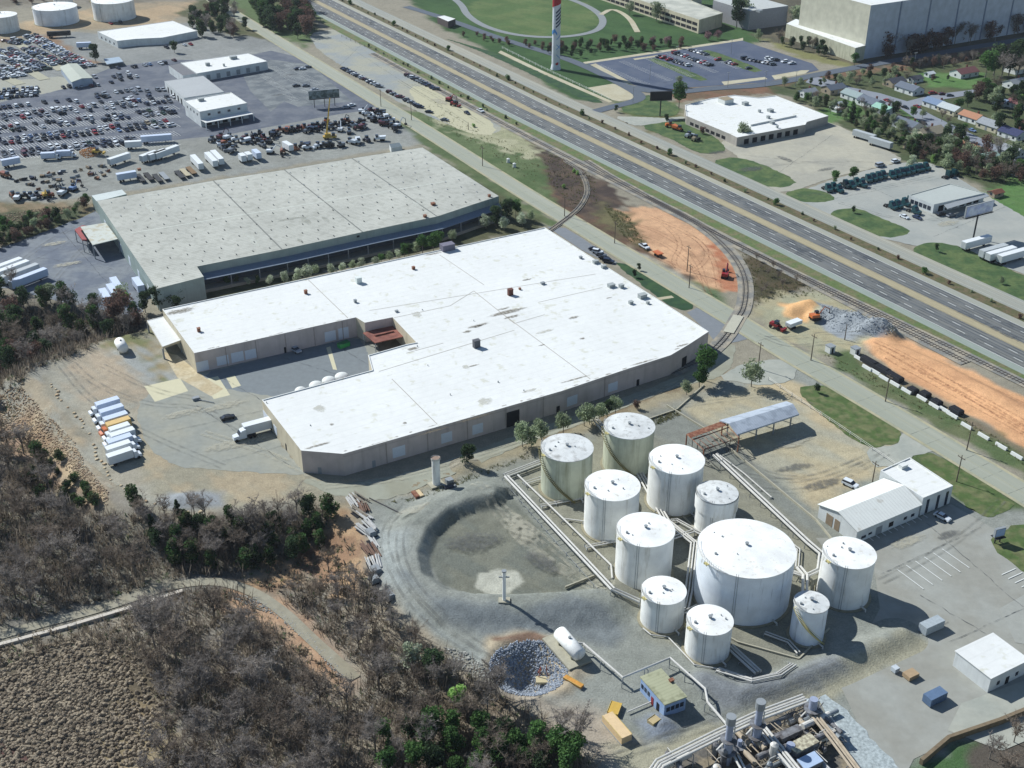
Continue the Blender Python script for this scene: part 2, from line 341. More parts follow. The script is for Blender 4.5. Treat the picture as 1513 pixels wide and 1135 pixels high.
def build_ground():
    # polar grid: cell size grows with distance from the middle of the district's south side
    nr, na = 640, 760
    r = np.concatenate([np.geomspace(120, 1080, nr - 5), np.geomspace(1150, 1950, 5)])
    a = np.concatenate([np.linspace(-58, -36, 30, endpoint=False), np.linspace(-36, 36, na - 60), np.linspace(36, 58, 31)[1:]]); na = len(a)
    RR, AA = np.meshgrid(r, np.radians(a), indexing='ij')
    X = RR * np.sin(AA); Y = RR * np.cos(AA)
    Z = terr(X, Y)
    n = X.size; co = np.stack([X.ravel(), Y.ravel(), Z.ravel()], 1)
    col = np.tile(C(150,142,122), (n, 1)); x = X.ravel(); y = Y.ravel()
    far = np.hypot(x, y) > 1000
    for pts, c, fe, amp, c2, s, w in ZONES:
        xs = [p.x for p in pts]; ys = [p.y for p in pts]
        m = (x > min(xs) - 8) & (x < max(xs) + 8) & (y > min(ys) - 8) & (y < max(ys) + 8)
        i = np.nonzero(m)[0]
        if not len(i): continue
        d = sdf(x[i], y[i], pts) + amp * wob(x[i], y[i], s * .45) + amp * .5 * wob(x[i], y[i], 1.9, 3)
        k = (1 - sstep(-fe, fe, d))[:, None] * w
        cc = np.tile(c, (len(i), 1))
        if c2 is not None:
            q = sstep(-.35, .5, wob(x[i] * 1.0, y[i], s, 1.0) + .5 * wob(x[i], y[i], s * .31, 4))[:, None] * .75
            cc = cc * (1 - q) + c2 * q
        col[i] = col[i] * (1 - k) + cc * k
    me = bpy.data.meshes.new('ground')
    me.vertices.add(n); me.vertices.foreach_set('co', co.ravel())
    ii = np.arange((nr - 1) * na).reshape(nr - 1, na)[:, :-1].ravel()
    q = np.stack([ii, ii + na, ii + na + 1, ii + 1], 1)[:, ::-1]
    # orientation: make normals point up
    me.loops.add(q.size); me.polygons.add(len(q))
    A = co[q[0]]; nz = np.cross(A[1] - A[0], A[2] - A[0])[2]
    if nz < 0: q = q[:, ::-1]
    me.loops.foreach_set('vertex_index', np.ascontiguousarray(q).ravel().astype(np.int32))
    me.polygons.foreach_set('loop_start', (np.arange(len(q)) * 4).astype(np.int32))
    me.polygons.foreach_set('use_smooth', np.ones(len(q), bool))
    me.update(calc_edges=True); me.validate()
    ca = me.color_attributes.new('soil', 'FLOAT_COLOR', 'POINT')
    ca.data.foreach_set('color', np.concatenate([col, np.ones((n, 1))], 1).ravel())
    m = bpy.data.materials.new('soil'); m.use_nodes = True; nt = m.node_tree; N = nt.nodes; L = nt.links; b = N['Principled BSDF']
    b.inputs['Roughness'].default_value = .95; b.inputs['Specular IOR Level'].default_value = .1
    at = N.new('ShaderNodeVertexColor'); at.layer_name = 'soil'; geo = N.new('ShaderNodeNewGeometry')
    prev = at.outputs['Color']; hb = None
    for sc, am, de in ((.05, .10, 4), (.35, .16, 5), (2.2, .2, 3)):
        nz = N.new('ShaderNodeTexNoise'); nz.inputs['Scale'].default_value = sc; nz.inputs['Detail'].default_value = de; nz.inputs['Roughness'].default_value = .7; L.new(geo.outputs['Position'], nz.inputs['Vector'])
        mr = N.new('ShaderNodeMapRange'); mr.inputs[1].default_value = .3; mr.inputs[2].default_value = .7; mr.inputs[3].default_value = 1 - am; mr.inputs[4].default_value = 1 + am; L.new(nz.outputs['Fac'], mr.inputs[0])
        vm = N.new('ShaderNodeVectorMath'); vm.operation = 'SCALE'; L.new(prev, vm.inputs[0]); L.new(mr.outputs[0], vm.inputs['Scale']); prev = vm.outputs[0]; hb = nz
    L.new(prev, b.inputs['Base Color'])
    bp = N.new('ShaderNodeBump'); bp.inputs['Strength'].default_value = .5; bp.inputs['Distance'].default_value = .35; L.new(hb.outputs['Fac'], bp.inputs['Height']); L.new(bp.outputs[0], b.inputs['Normal'])
    me.materials.append(m)
    struct(link('ground', me))
build_ground()

# ================================================================ ROADS
M_hwy = mat('highway_asphalt', (110,112,112), .8, .10, .9, rgb2=(122,122,118), scale2=.5, stretch=(VA, 40))
M_shoulder = mat('shoulder_concrete', (170,166,148), .9, .08, 1.2, rgb2=(158,158,146), scale2=.1, stretch=(VA, 8))
M_shl = mat('shoulder_chipseal', (148,156,146), .9, .08, 1.2, stretch=(VA, 8))
M_median = mat('median_tan', (170,158,128), .9, .12, 1.5, stretch=(VA, 6))
M_front = mat('frontage_surface', (152,153,144), .9, .07, .8, rgb2=(166,162,146), scale2=.08, stretch=(VA, 12))
M_street = mat('street_chipseal', (158,160,144), .9, .05, .6, rgb2=(166,166,150), scale2=.15, stretch=(VA, 25))
M_verge = mat('verge_scrub', (108,96,72), .95, .3, 1.1, rgb2=(88,90,58), scale2=.3)
M_grass = mat('lawn_grass', (66,90,52), .95, .26, .7, rgb2=(92,108,64), scale2=.16)
M_grassd = mat('deep_lawn_grass', (42,72,46), .95, .16, .5, rgb2=(56,84,48), scale2=.2)
M_ballast = mat('track_ballast', (132,130,124), .95, .2, 2.5, rgb2=(166,156,138), scale2=.2)
M_asph = mat('yard_asphalt', (88,94,106), .9, .14, .4, rgb2=(106,110,118), scale2=.09)
M_asph2 = mat('worn_asphalt', (148,149,140), .9, .10, .5, rgb2=(158,156,142), scale2=.07)
M_asphb = mat('fresh_asphalt', (78,88,108), .85, .08, .5, rgb2=(90,98,114), scale2=.08)
M_conc = mat('pale_concrete', (190,182,156), .9, .08, .6, rgb2=(182,172,144), scale2=.1)
M_concg = mat('grey_concrete', (172,172,160), .9, .08, .5, rgb2=(160,162,152), scale2=.08)
M_white = mat('white_paint', (226,226,220), .6, .05, 2)
M_yel = mat('faded_yellow_paint', (200,176,110), .7, .1, 2)
M_black = mat('black_rubber', (38,38,42), .8, .1, 2)
M_steel = mat('galvanised_steel', (150,156,160), .5, .1, 1, metal=.4)
M_rust = mat('rusty_steel', (128,78,58), .8, .25, 2, rgb2=(150,108,84), scale2=1)

HW = [P(*p) for p in [(462,0),(518,29),(571,57),(634,91),(700,124),(740,143),(809,175),(888,214),(965,251),(1052,293),(1113,321),(1300,412),(1513,514)]]
# straightened: the highway runs dead straight along V with a slight bend
HA, HB, HM = HW[0], HW[-1], (HW[5] + HW[6]) / 2
dA = (HA - HM).normalized(); dB = (HB - HM).normalized()
HWY = resample([HM + dA * 420, HM, HM + dB * 420], 15)
# note: positive offset = left of travel (towards +U side is right of V) ; V x up
def hw(name, o0, o1, z, m):
    mb = MB(); ribbon(mb, HWY, max(o0, o1), min(o0, o1), z, 0); return struct(mb.build(name, m))
# HWY runs along V (away->near, left->right); left normal of V points to +U side
hw('highway', -12.6, 12.6, .18, M_hwy)
hw('road_shoulder', 12.6, 16.2, .174, M_shoulder); hw('road_shoulder', -16.2, -12.6, .174, M_shl)
hw('verge', 16.2, 21.8, .16, M_verge); hw('verge', -22.4, -16.2, .165, mat('verge_grass', (96,112,66), .95, .25, .9, rgb2=(116,112,80), scale2=.2))
hw('median', -1.9, 1.9, .188, M_median)
mb = MB(); ribbon(mb, HWY, 29.4, 29.2, .205); ribbon(mb, HWY, 23.6, 23.4, .205); ribbon(mb, HWY, 26.5, 26.38, .205); struct(mb.build('edge_lines', mat('worn_white', (186,186,174), .8, .15, 1)))
hw('frontage_road', 21.8, 31.0, .17, M_front)
mb = MB()
for s in (-1, 1):
    ribbon(mb, HWY, s * 12.4 + .1, s * 12.4 - .1, .196); ribbon(mb, HWY, s * 2.2 + .08, s * 2.2 - .08, .196, 1)
for s in (-1, 1):
    for k, o in enumerate((5.6, 9.1)):
        for i in range(70):
            t = -400 + i * 12.2 + (5 if k else 0)
            c = (HM + dA * -t if t < 0 else HM + dB * t) if False else (HM + (dB * t if t > 0 else dA * (-t)))
            n = Vector((-V.y, V.x, 0)); c = c + n * (s * o); h = V * 1.9; w = n * .11
            mb.add([c - h - w, c + h - w, c + h + w, c - h + w], [(0, 1, 2, 3)]); 
            for j in range(-4, 0): mb.v[j] = (mb.v[j][0], mb.v[j][1], .2)
struct(mb.build('lane_markings', [M_white, M_yel]))
# street
ST = smooth_line([P(*p) for p in [(300,-12),(322,6),(400,54),(470,96),(555,148),(640,200),(770,283),(840,325),(960,398),(1084,472),(1160,520),(1240,566),(1351,632),(1440,686),(1513,730),(1600,784),(1760,880)]], 2)
mb = MB(); ribbon(mb, ST, 4.3, -4.3, .17); struct(mb.build('street', M_street))
mb = MB(); ribbon(mb, ST, 5.4, 4.3, .16); ribbon(mb, ST, -4.3, -5.4, .16); struct(mb.build('street_shoulder', mat('sandy_shoulder', (176,168,138), .95, .12, .8, rgb2=(160,158,132), scale2=.15)))
mb = MB(); ribbon(mb, ST, .12, -.12, .18); struct(mb.build('centre_line', mat('worn_line', (166,164,140), .8, .1, 1)))

# lots and pads ---------------------------------------------------
sheet('parking_lot', [(-60,158),(0,152),(40,140),(110,122),(165,100),(245,88),(330,90),(400,75),(455,88),(470,100),(560,152),(545,163),(505,168),(330,200),(275,205),(210,214),(120,222),(0,238),(-60,246)], .02, M_asph)
sheet('gravel_drive', [(-60,118),(45,118),(95,112),(110,128),(60,140),(-60,158)], .026, mat('pale_gravel', (162,160,146), .95, .1, .6))
for a, b in (((0,78),(66,118)), ((18,60),(92,104)), ((45,55),(118,92)), ((-40,92),(30,125))):
    A, B = P(*a), P(*b); mb = MB(); ribbon(mb, [A, B], 3.2, -3.2, .2); struct(mb.build('yard_lane', mat('pale_lane', (172,168,146), .95, .08, .6)))
sheet('parking_lot', [(355,103),(400,88),(460,96),(520,150),(440,158),(420,150),(400,165),(370,135)], .028, mat('dark_lot', (98,104,108), .9, .15, .5, rgb2=(126,130,130), scale2=.12))
sheet('gravel_lot', [(455,50),(500,42),(560,75),(640,118),(740,172),(740,198),(690,195),(600,158),(540,120),(470,75)], .02, mat('grey_lot', (164,162,146), .95, .08, .5, rgb2=(148,152,150), scale2=.06))
sheet('gravel_lot', [(600,128),(650,128),(720,165),(735,200),(690,198),(620,160)], .028, mat('sand_lot', (188,182,152), .95, .06, .5))
sheet('truck_yard', [(-120,390),(0,368),(60,345),(130,318),(143,310),(160,340),(230,425),(205,470),(150,458),(60,440),(20,425),(-120,420)], .02, mat('yard_blue_asphalt', (104,111,122), .9, .12, .4, rgb2=(124,129,134), scale2=.1))
sheet('warehouse_yard', [(230,575),(262,560),(290,548),(330,540),(520,495),(560,500),(560,560),(440,600),(387,610),(430,680),(460,702),(400,700),(330,695),(260,690),(215,660),(200,600)], .02, M_asph2)
sheet('warehouse_yard', [(285,556),(420,522),(530,495),(545,525),(552,560),(436,590),(330,575)], .026, mat('dock_asphalt', (124,130,132), .9, .1, .5))
for q in ([(213,571),(266,559),(278,578),(229,594)], [(296,562),(322,556),(340,584),(316,590)], [(334,558),(347,555),(356,570),(343,574)], [(482,514),(488,512),(498,547),(492,546)]):
    sheet('concrete_pad', q, .034, mat('cream_concrete', (208,200,168), .9, .05, .6))
sheet('concrete_pad', [(240,520),(262,525),(300,556),(330,575),(312,586),(270,562),(262,558)], .03, mat('tan_apron', (190,172,138), .95, .15, .8, rgb2=(200,186,156), scale2=.2))
sheet('access_road', [(440,706),(510,716),(600,700),(760,645),(930,585),(1030,545),(1060,505),(1090,510),(1075,555),(1000,572),(900,612),(760,662),(620,722),(560,742),(480,730)], .02, mat('access_chip', (158,158,142), .95, .07, .5, rgb2=(150,148,130), scale2=.1))
sheet('parking_lot', [(1046,492),(1060,510),(1090,505),(1108,500),(1060,470),(1030,455),(1015,462)], .022, mat('side_lot', (128,132,136), .9, .08, .5))
sheet('parking_lot', [(808,335),(835,337),(860,352),(912,388),(905,392),(860,370)], .022, mat('side_lot', (0,0,0)))
sheet('lawn', [(906,388),(925,390),(1022,443),(1026,456),(1010,460),(985,450)], .02, M_grassd)
sheet('footpath', [(965,441),(992,437),(996,440),(972,444)], .03, M_conc)
sheet('parking_lot', [(1205,795),(1290,795),(1405,745),(1500,800),(1520,850),(1600,900),(1600,1012),(1513,1050),(1440,1078),(1350,1122),(1320,1180),(1240,1010),(1300,900),(1290,830),(1235,830)], .02, mat('office_lot', (152,150,140), .95, .08, .4, rgb2=(160,160,152), scale2=.07))
for i, q in enumerate(([(1172,574),(1218,568),(1290,600),(1334,638),(1328,656),(1280,662),(1240,635)], [(1350,676),(1372,668),(1400,680),(1500,742),(1490,756),(1450,768)], [(1512,770),(1462,795),(1470,815),(1520,852),(1600,880),(1600,800)], [(1130,536),(1160,532),(1178,548),(1160,560),(1128,556)])):
    sheet('grass_island', q, .026, mat('rough_grass', (78,98,52), .95, .25, .5, rgb2=(108,112,74), scale2=.3))
sheet('driveway', [(1180,540),(1150,530),(1090,540),(1060,560),(1120,570),(1170,565)], .022, M_concg)
sheet('driveway', [(1332,642),(1345,640),(1385,665),(1350,674),(1325,690),(1290,690),(1278,664),(1325,658)], .03, M_concg)
# campus side
sheet('parking_lot', [(862,92),(1090,58),(1200,94),(1210,104),(1130,122),(1010,130),(965,135),(925,122)], .04, M_asphb)
for k, (q, wd) in enumerate((([(600,10),(660,28),(740,58),(820,81),(870,100),(925,128),(948,142),(940,150),(905,158),(880,165)], 3.4), ([(925,128),(965,136),(1000,137),(1060,130),(1130,127),(1240,104),(1420,73),(1600,44)], 4.0))):
    mb = MB(); ribbon(mb, smooth_line([P(*p) for p in q]), wd, -wd, .20 + .004 * k); struct(mb.build('campus_road', mat('campus_asphalt', (92,100,110), .9, .08, .5)))
sheet('footpath', [(740,75),(800,104),(905,150),(900,152),(798,108),(736,78)], .03, M_conc)
sheet('plaza', [(868,130),(905,124),(930,128),(943,138),(940,146),(915,150),(905,148)], .035, M_conc)
sheet('lawn', [(648,54),(735,79),(800,108),(898,153),(868,151),(760,98),(700,72)], .022, M_grassd)
for q in ([(862,92),(1090,58),(1098,56),(1098,60),(862,95)], [(880,94),(925,118),(935,124),(925,124),(872,96)], [(1066,121),(1130,114),(1134,117),(1070,126)], [(1140,112),(1185,104),(1196,104),(1190,109),(1145,118)],[(935,87),(970,82),(972,84),(938,89)]):
    sheet('pavement', q, .05, M_conc)
for q in ([(955,88),(970,86),(1050,118),(1030,120)], [(1032,76),(1050,74),(1130,104),(1112,108)]):
    sheet('grass_island', q, .052, M_grass)
# path round the oval lawn
OV = [P(*p) for p in [(600,-12),(660,-8),(682,6),(690,24),(720,42),(770,54),(830,56),(880,48),(893,34),(886,20),(860,5),(820,-8),(780,-14)]]
mb = MB(); ribbon(mb, smooth_line(OV), 2.6, -2.6, .19); struct(mb.build('footpath', mat('loop_path', (138,142,142), .9, .08, .5)))
OV2 = [P(*p) for p in [(888,22),(905,12),(930,26),(942,48),(935,48),(920,30)]]
mb = MB(); ribbon(mb, smooth_line(OV2[:4]), 2.0, -2.0, .195); struct(mb.build('footpath', M_conc))
# right-hand businesses
sheet('yard_paving', [(1062,212),(1080,204),(1190,184),(1224,178),(1330,232),(1332,240),(1230,262),(1160,288),(1120,270),(1095,235)], .022, mat('warm_paving', (180,174,156), .95, .08, .35, rgb2=(166,162,148), scale2=.05))
sheet('yard_paving', [(1165,290),(1240,262),(1330,240),(1380,240),(1450,285),(1620,380),(1620,440),(1513,405),(1440,380),(1345,362),(1300,352),(1228,318)], .024, mat('cool_paving', (168,168,160), .95, .05, .35, rgb2=(158,160,154), scale2=.06))
for q in ([(1052,238),(1085,232),(1120,240),(1180,268),(1160,278),(1120,275),(1075,258)], [(1158,286),(1185,278),(1215,282),(1238,294),(1215,300),(1175,298)],
          [(1226,316),(1240,309),(1270,308),(1300,322),(1346,340),(1340,348),(1310,352),(1260,342),(1232,328)], [(1346,370),(1360,360),(1385,358),(1420,365),(1513,408),(1640,470),(1640,500),(1513,450),(1440,418),(1380,394)],
          [(932,145),(965,140),(1005,158),(1000,172),(950,172),(915,165)], [(945,188),(985,176),(1015,178),(1060,205),(1075,222),(1050,228),(1030,226),(980,200)]):
    sheet('grass_island', q, .034, M_grass)
sheet('driveway', [(905,172),(945,173),(985,175),(1010,172),(1012,176),(950,186),(935,186)], .036, M_concg)
sheet('residential_street', [(1200,112),(1232,120),(1260,130),(1300,138),(1340,150),(1380,172),(1450,205),(1513,232),(1600,270),(1600,282),(1500,240),(1440,218),(1370,188),(1330,160),(1290,152),(1240,136),(1190,122)], .03, mat('home_street', (138,142,150), .9, .07, .5))
sheet('residential_street', [(1340,150),(1380,140),(1445,132),(1448,138),(1395,147),(1352,158)], .034, mat('home_street', (0,0,0)))
sheet('highway_billboard_pad', [(1430,340),(1462,334),(1475,345),(1440,352)], .03, M_conc) if False else None

# parking stripes
mb = MB()
def stripes(a, b, n, length, ang, w=.12, z=.21, mi=0):
    A, B = P(*a), P(*b); d = Vector((math.cos(ang), math.sin(ang), 0)); nn = Vector((-d.y, d.x, 0))
    for i in range(n):
        c = A + (B - A) * (i / (n - 1)); q = [c - nn * w, c + d * length - nn * w, c + d * length + nn * w, c + nn * w]
        mb.add([(v.x, v.y, z) for v in q], [(0, 1, 2, 3)], mi)
stripes((1252,793),(1350,752), 12, 5, VA); stripes((1325,842),(1392,812), 6, 9, VA); stripes((1480,850),(1560,900), 9, 5, UA)
for y0 in (158, 172, 184, 197, 210, 224):
    stripes((-20, y0 + 8), (255, y0 - 16), 60, 10, R(-52), .1)
for k in range(5):
    stripes((880 + 34 * k, 98 - 6 * k), (950 + 34 * k, 126 - 6 * k), 22, 5, UA, .12)
for a, b in (((378,108),(430,150)), ((398,100),(455,140)), ((420,96),(480,138))): stripes(a, b, 24, 5, UA, .1)
struct(mb.build('parking_markings', [M_white, M_yel]))

# rails -----------------------------------------------------------
M_tie = mat('weathered_ties', (92,84,78), .95, .2, 1); M_rail = mat('rail_steel', (96,90,88), .5, .1, 1, metal=.5)
TRK = [0]
def track(pts, w=2.6, tie=True, z=.05):
    TRK[0] += 1; z = .2 + .012 * TRK[0]
    pts = resample(pts, 4)
    mb = MB(); ribbon(mb, pts, w, -w, z); struct(mb.build('track_bed', M_ballast))
    if not tie: return
    r = MB()
    for s in (.72, -.72):
        A, B = strip_pts(pts, s + .07, s - .07); n = len(A)
        vs = [(p.x, p.y, z + .02) for p in A] + [(p.x, p.y, z + .2) for p in A] + [(p.x, p.y, z + .2) for p in B] + [(p.x, p.y, z + .02) for p in B]
        for i in range(n - 1):
            for k in range(3): r.add([vs[k * n + i], vs[k * n + i + 1], vs[(k + 1) * n + i + 1], vs[(k + 1) * n + i]], [(0, 1, 2, 3)], 1)
    q = resample(pts, 1.1); L_, R_ = strip_pts(q, 1.3, -1.3)
    for a, b, p, p2 in zip(L_, R_, q, q[1:] + q[-1:]):
        t = (p2 - p); 
        if t.length < .1: continue
        t = t.normalized() * .14
        r.add([(b.x - t.x, b.y - t.y, z + .06), (b.x + t.x, b.y + t.y, z + .06), (a.x + t.x, a.y + t.y, z + .06), (a.x - t.x, a.y - t.y, z + .06)], [(0, 1, 2, 3)], 0)
    struct(r.build('railway_track', [M_tie, M_rail]))
def hoff(pts_t, off):
    n = Vector((-V.y, V.x, 0)); return [(HM + (dB * t if t > 0 else dA * (-t))) + n * off for t in pts_t]
track(hoff([-150, -40, 60, 160, 330], -25.6), 3.2)
track([P(*p) for p in [(865,238),(900,260),(960,293),(1010,318),(1070,352),(1150,392),(1260,445),(1400,512),(1560,590)]], 2.4, True, .045)
SPUR = smooth_line([P(*p) for p in [(955,291),(985,307),(1020,325),(1057,351),(1089,384),(1103,417),(1100,455),(1089,472),(1078,492),(1058,515),(1030,535),(990,552)]], 2)
track(SPUR, 3.0, True, .06)
track(smooth_line([P(*p) for p in [(835,238),(858,252),(870,280),(862,300),(850,314),(826,332),(800,350)]], 2), 1.35, True, .06)
if 0: track(smooth_line([P(*p) for p in [(789,212),(803,228),(808,250),(802,274),(790,290)]], 2), 1.5, False, .05)
mb = MB(); ribbon(mb, [P(1091,468), P(1076,493)], 1.9, -1.9, .5); struct(mb.build('level_crossing', mat('crossing_panel', (186,182,164), .9, .08, 1)))
# track along wood: lower road
LR = smooth_line([Pg(*p) for p in [(-140,975),(0,940),(90,915),(180,890),(255,865),(320,858),(370,872),(420,905),(460,945),(500,980),(524,1004)]], 2)
mb = MB(); ribbon(mb, LR, 1.6, -1.6, .18, 0, True); struct(mb.build('dirt_track', mat('pale_track', (158,152,134), .95, .12, .6, rgb2=(150,142,122), scale2=.2)))

# tyre wear, ruts and cracks: thin see-through ribbons of darker or paler surface
def wear_mat(name, rgb, a, sc=(1.2)):
    m = bpy.data.materials.new(name); m.use_nodes = True; nt = m.node_tree; N = nt.nodes; L = nt.links; b = N['Principled BSDF']
    b.inputs['Base Color'].default_value = (*[v * ALB for v in lin(rgb)], 1); b.inputs['Roughness'].default_value = .9
    g = N.new('ShaderNodeNewGeometry'); n = N.new('ShaderNodeTexNoise'); n.inputs['Scale'].default_value = sc; n.inputs['Detail'].default_value = 5; L.new(g.outputs['Position'], n.inputs['Vector'])
    r = N.new('ShaderNodeMapRange'); r.inputs[1].default_value = .35; r.inputs[2].default_value = .68; r.inputs[4].default_value = a; L.new(n.outputs['Fac'], r.inputs[0]); L.new(r.outputs[0], b.inputs['Alpha']); return m
WEAR_D = wear_mat('tyre_wear', (84,88,92), .55, .12); RUT_B = wear_mat('rut_brown', (160,110,78), .36, .9); RUT_G = wear_mat('rut_grey', (118,118,112), .34, .3); RUT_P = wear_mat('rut_pale', (196,190,170), .5, .4); CRK = wear_mat('crack_tar', (70,74,80), .8, .6)
mb = MB()
for s in (-1, 1):
    for c_ in (3.9, 7.4, 10.8):
        for k in (-.8, .8): ribbon(mb, HWY, s * c_ + k + .35, s * c_ + k - .35, .191)
struct(mb.build('tyre_wear', WEAR_D))
mb = MB(); rr = random.Random(12)
for i in range(60):
    t = rr.uniform(-380, 330); c0 = (HM + (dB * t if t > 0 else dA * (-t))); n = Vector((-V.y, V.x, 0)); s = rr.choice((-1, 1)); w_ = rr.choice((3.5, 7, 10.4)); L_ = rr.uniform(3, 26)
    q = [c0 + n * s * (w_ - 1.7), c0 + n * s * (w_ + 1.7), c0 + n * s * (w_ + 1.7) + V * L_, c0 + n * s * (w_ - 1.7) + V * L_]; mb.add([(p.x, p.y, .1925 + .0001 * i) for p in q], [(0, 3, 2, 1)])
struct(mb.build('asphalt_patch', wear_mat('patch_wear', (96,102,108), .5, .3)))
def ruts(paths, m, z=.1, w=.28, gap=.95):
    mb = MB()
    for i, px in enumerate(paths):
        pts = resample(smooth_line([P(*p) for p in px], 2), 3)
        for k in (-gap, gap): ribbon(mb, pts, k + w, k - w, z + .002 * i, 0, True)
    struct(mb.build('wheel_ruts', m))
ruts([[(935,330),(980,345),(1030,380),(1045,430)], [(925,340),(985,360),(1030,400),(1050,440)], [(960,320),(1020,345),(1055,380),(1062,425)], [(980,330),(1010,360),(990,390),(1020,405),(1050,380),(1030,350),(990,345)], [(1300,520),(1400,570),(1513,632),(1580,670)], [(1310,530),(1400,578),(1513,640),(1580,680)], [(1330,515),(1420,555),(1560,620)], [(1290,512),(1330,530),(1450,600),(1560,665)], [(940,345),(960,375),(1000,395)]], RUT_B, .08)
ruts([[(1130,500),(1180,500),(1230,490),(1290,505)], [(1120,495),(1170,515),(1230,505),(1270,510)], [(590,120),(640,150),(700,190)], [(610,125),(660,150),(715,185)], [(100,530),(140,570),(220,600),(300,600),(380,650)], [(90,540),(130,590),(210,640),(330,690)], [(150,540),(230,580),(300,590)], [(600,745),(560,790),(590,880),(660,940),(735,985),(800,1045),(880,1060)], [(640,740),(585,790),(600,870),(670,930),(740,975)], [(900,1110),(1060,1055),(1230,985)], [(905,1120),(1080,1062),(1240,1000)], [(1010,600),(1080,590),(1160,580),(1200,600)], [(1100,720),(1180,730),(1260,700),(1310,670)], [(1090,700),(1170,715),(1250,690),(1300,665)], [(1060,650),(1120,700),(1200,710),(1270,680)], [(0,258),(120,240),(300,215)], [(0,252),(140,236),(290,212)], [(-20,288),(100,272),(200,262)], [(20,395),(80,350),(140,325)], [(60,440),(110,380),(160,330)], [(1100,250),(1180,240),(1290,240)], [(1180,290),(1290,280),(1380,260)], [(1240,300),(1340,330),(1420,320)], [(1300,860),(1380,820),(1440,780),(1480,740)]], RUT_G, .19, .35)
ruts([[(480,720),(620,705),(800,645),(960,585),(1050,545)], [(300,640),(400,670),(480,715)], [(760,780),(800,820),(850,850)], [(700,720),(800,790),(900,880)], [(720,740),(790,820),(880,870)], [(70,600),(100,660),(170,720)]], RUT_P, .2, .5)
mb = MB()
def crack(a, b, w=.1, z=.22):
    A, B = P(*a), P(*b); n = max(2, int((B - A).length / 2)); r = random.Random(int(A.x * 3 + B.y)); pts = [A + (B - A) * (i / n) + Vector((r.uniform(-.25, .25), r.uniform(-.25, .25), 0)) for i in range(n + 1)]; ribbon(mb, pts, w, -w, z)
for i in range(16):
    t = i / 16; a = (236 + 300 * t, 590 - 60 * t); 
for a, b in [((290,600),(430,690)),((330,560),(400,600)),((420,530),(520,560)),((245,640),(420,600)),((300,690),(450,650)),((480,500),(545,540)),((1330,740),(1513,900)),((1300,850),(1450,780)),((1400,950),(1560,880)),((1360,880),(1560,1000)),((1250,1000),(1400,920)),((50,380),(180,400)),((90,340),(160,420)),((20,400),(120,350)),((1100,230),(1290,250)),((1130,270),(1230,200)),((1200,300),(1400,262)),((1250,260),(1420,340)),((1380,350),(1500,300)),((390,110),(470,160)),((370,130),(450,95)),((0,190),(250,165)),((0,215),(230,195)),((60,160),(150,235)),((150,130),(230,205)),((500,60),(640,150)),((540,60),(500,100))]: crack(a, b)
for i in range(46):
    c0 = ST[min(len(ST) - 2, 2 + int(i * len(ST) / 48))]; d_ = (ST[min(len(ST) - 1, 3 + int(i * len(ST) / 48))] - c0); 
    if d_.length > .5: d_ = d_.normalized(); n = Vector((-d_.y, d_.x, 0)); ribbon(mb, [c0 - n * 4, c0 + n * 4], .06, -.06, .19)
struct(mb.build('cracks', CRK))
# ================================================================ BUILDINGS
def part(mb, name, m, rt, smooth=False, parent=None):
    "mesh part given in world coordinates, stored relative to its thing's base (roots carry no rotation here)"
    o = rt.location; mb.v = [(a - o.x, b - o.y, c - o.z) for a, b, c in mb.v]
    ob = link(name, mb.mesh(name, m, smooth), parent or rt); return ob
def broot(name, pts, label, cat, group=None):
    c = sum((Vector((p.x, p.y, 0)) for p in pts), Vector()) / len(pts)
    return root(name, c, 0, label, cat, group)
def streak_mat(name, rgb, rgb2, amt=.5, metal=0.0, rough=.55, zs=.06, s=1.3, lo=.5, hi=.72):
    m = bpy.data.materials.new(name); m.use_nodes = True; nt = m.node_tree; N = nt.nodes; L = nt.links; b = N['Principled BSDF']
    b.inputs['Roughness'].default_value = rough; b.inputs['Specular IOR Level'].default_value = .3
    g = N.new('ShaderNodeNewGeometry'); mp = N.new('ShaderNodeMapping'); mp.inputs['Scale'].default_value = (s, s, zs); L.new(g.outputs['Position'], mp.inputs[0])
    n = N.new('ShaderNodeTexNoise'); n.inputs['Scale'].default_value = 1; n.inputs['Detail'].default_value = 6; n.inputs['Roughness'].default_value = .7; L.new(mp.outputs[0], n.inputs['Vector'])
    r = N.new('ShaderNodeMapRange'); r.inputs[1].default_value = lo; r.inputs[2].default_value = hi; r.inputs[4].default_value = amt; L.new(n.outputs['Fac'], r.inputs[0])
    n3 = N.new('ShaderNodeTexNoise'); n3.inputs['Scale'].default_value = .25; n3.inputs['Detail'].default_value = 5; L.new(g.outputs['Position'], n3.inputs['Vector'])
    r3 = N.new('ShaderNodeMapRange'); r3.inputs[1].default_value = .3; r3.inputs[2].default_value = .7; r3.inputs[3].default_value = .86; r3.inputs[4].default_value = 1.08; L.new(n3.outputs['Fac'], r3.inputs[0])
    mx = N.new('ShaderNodeMix'); mx.data_type = 'RGBA'; mx.inputs[6].default_value = (*[min(.84, v * ALB) for v in lin(rgb)], 1); mx.inputs[7].default_value = (*[v * ALB for v in lin(rgb2)], 1); L.new(r.outputs[0], mx.inputs[0])
    vm = N.new('ShaderNodeVectorMath'); vm.operation = 'SCALE'; L.new(mx.outputs[2], vm.inputs[0]); L.new(r3.outputs[0], vm.inputs['Scale']); L.new(vm.outputs[0], b.inputs['Base Color'])
    MC[name] = m; return m
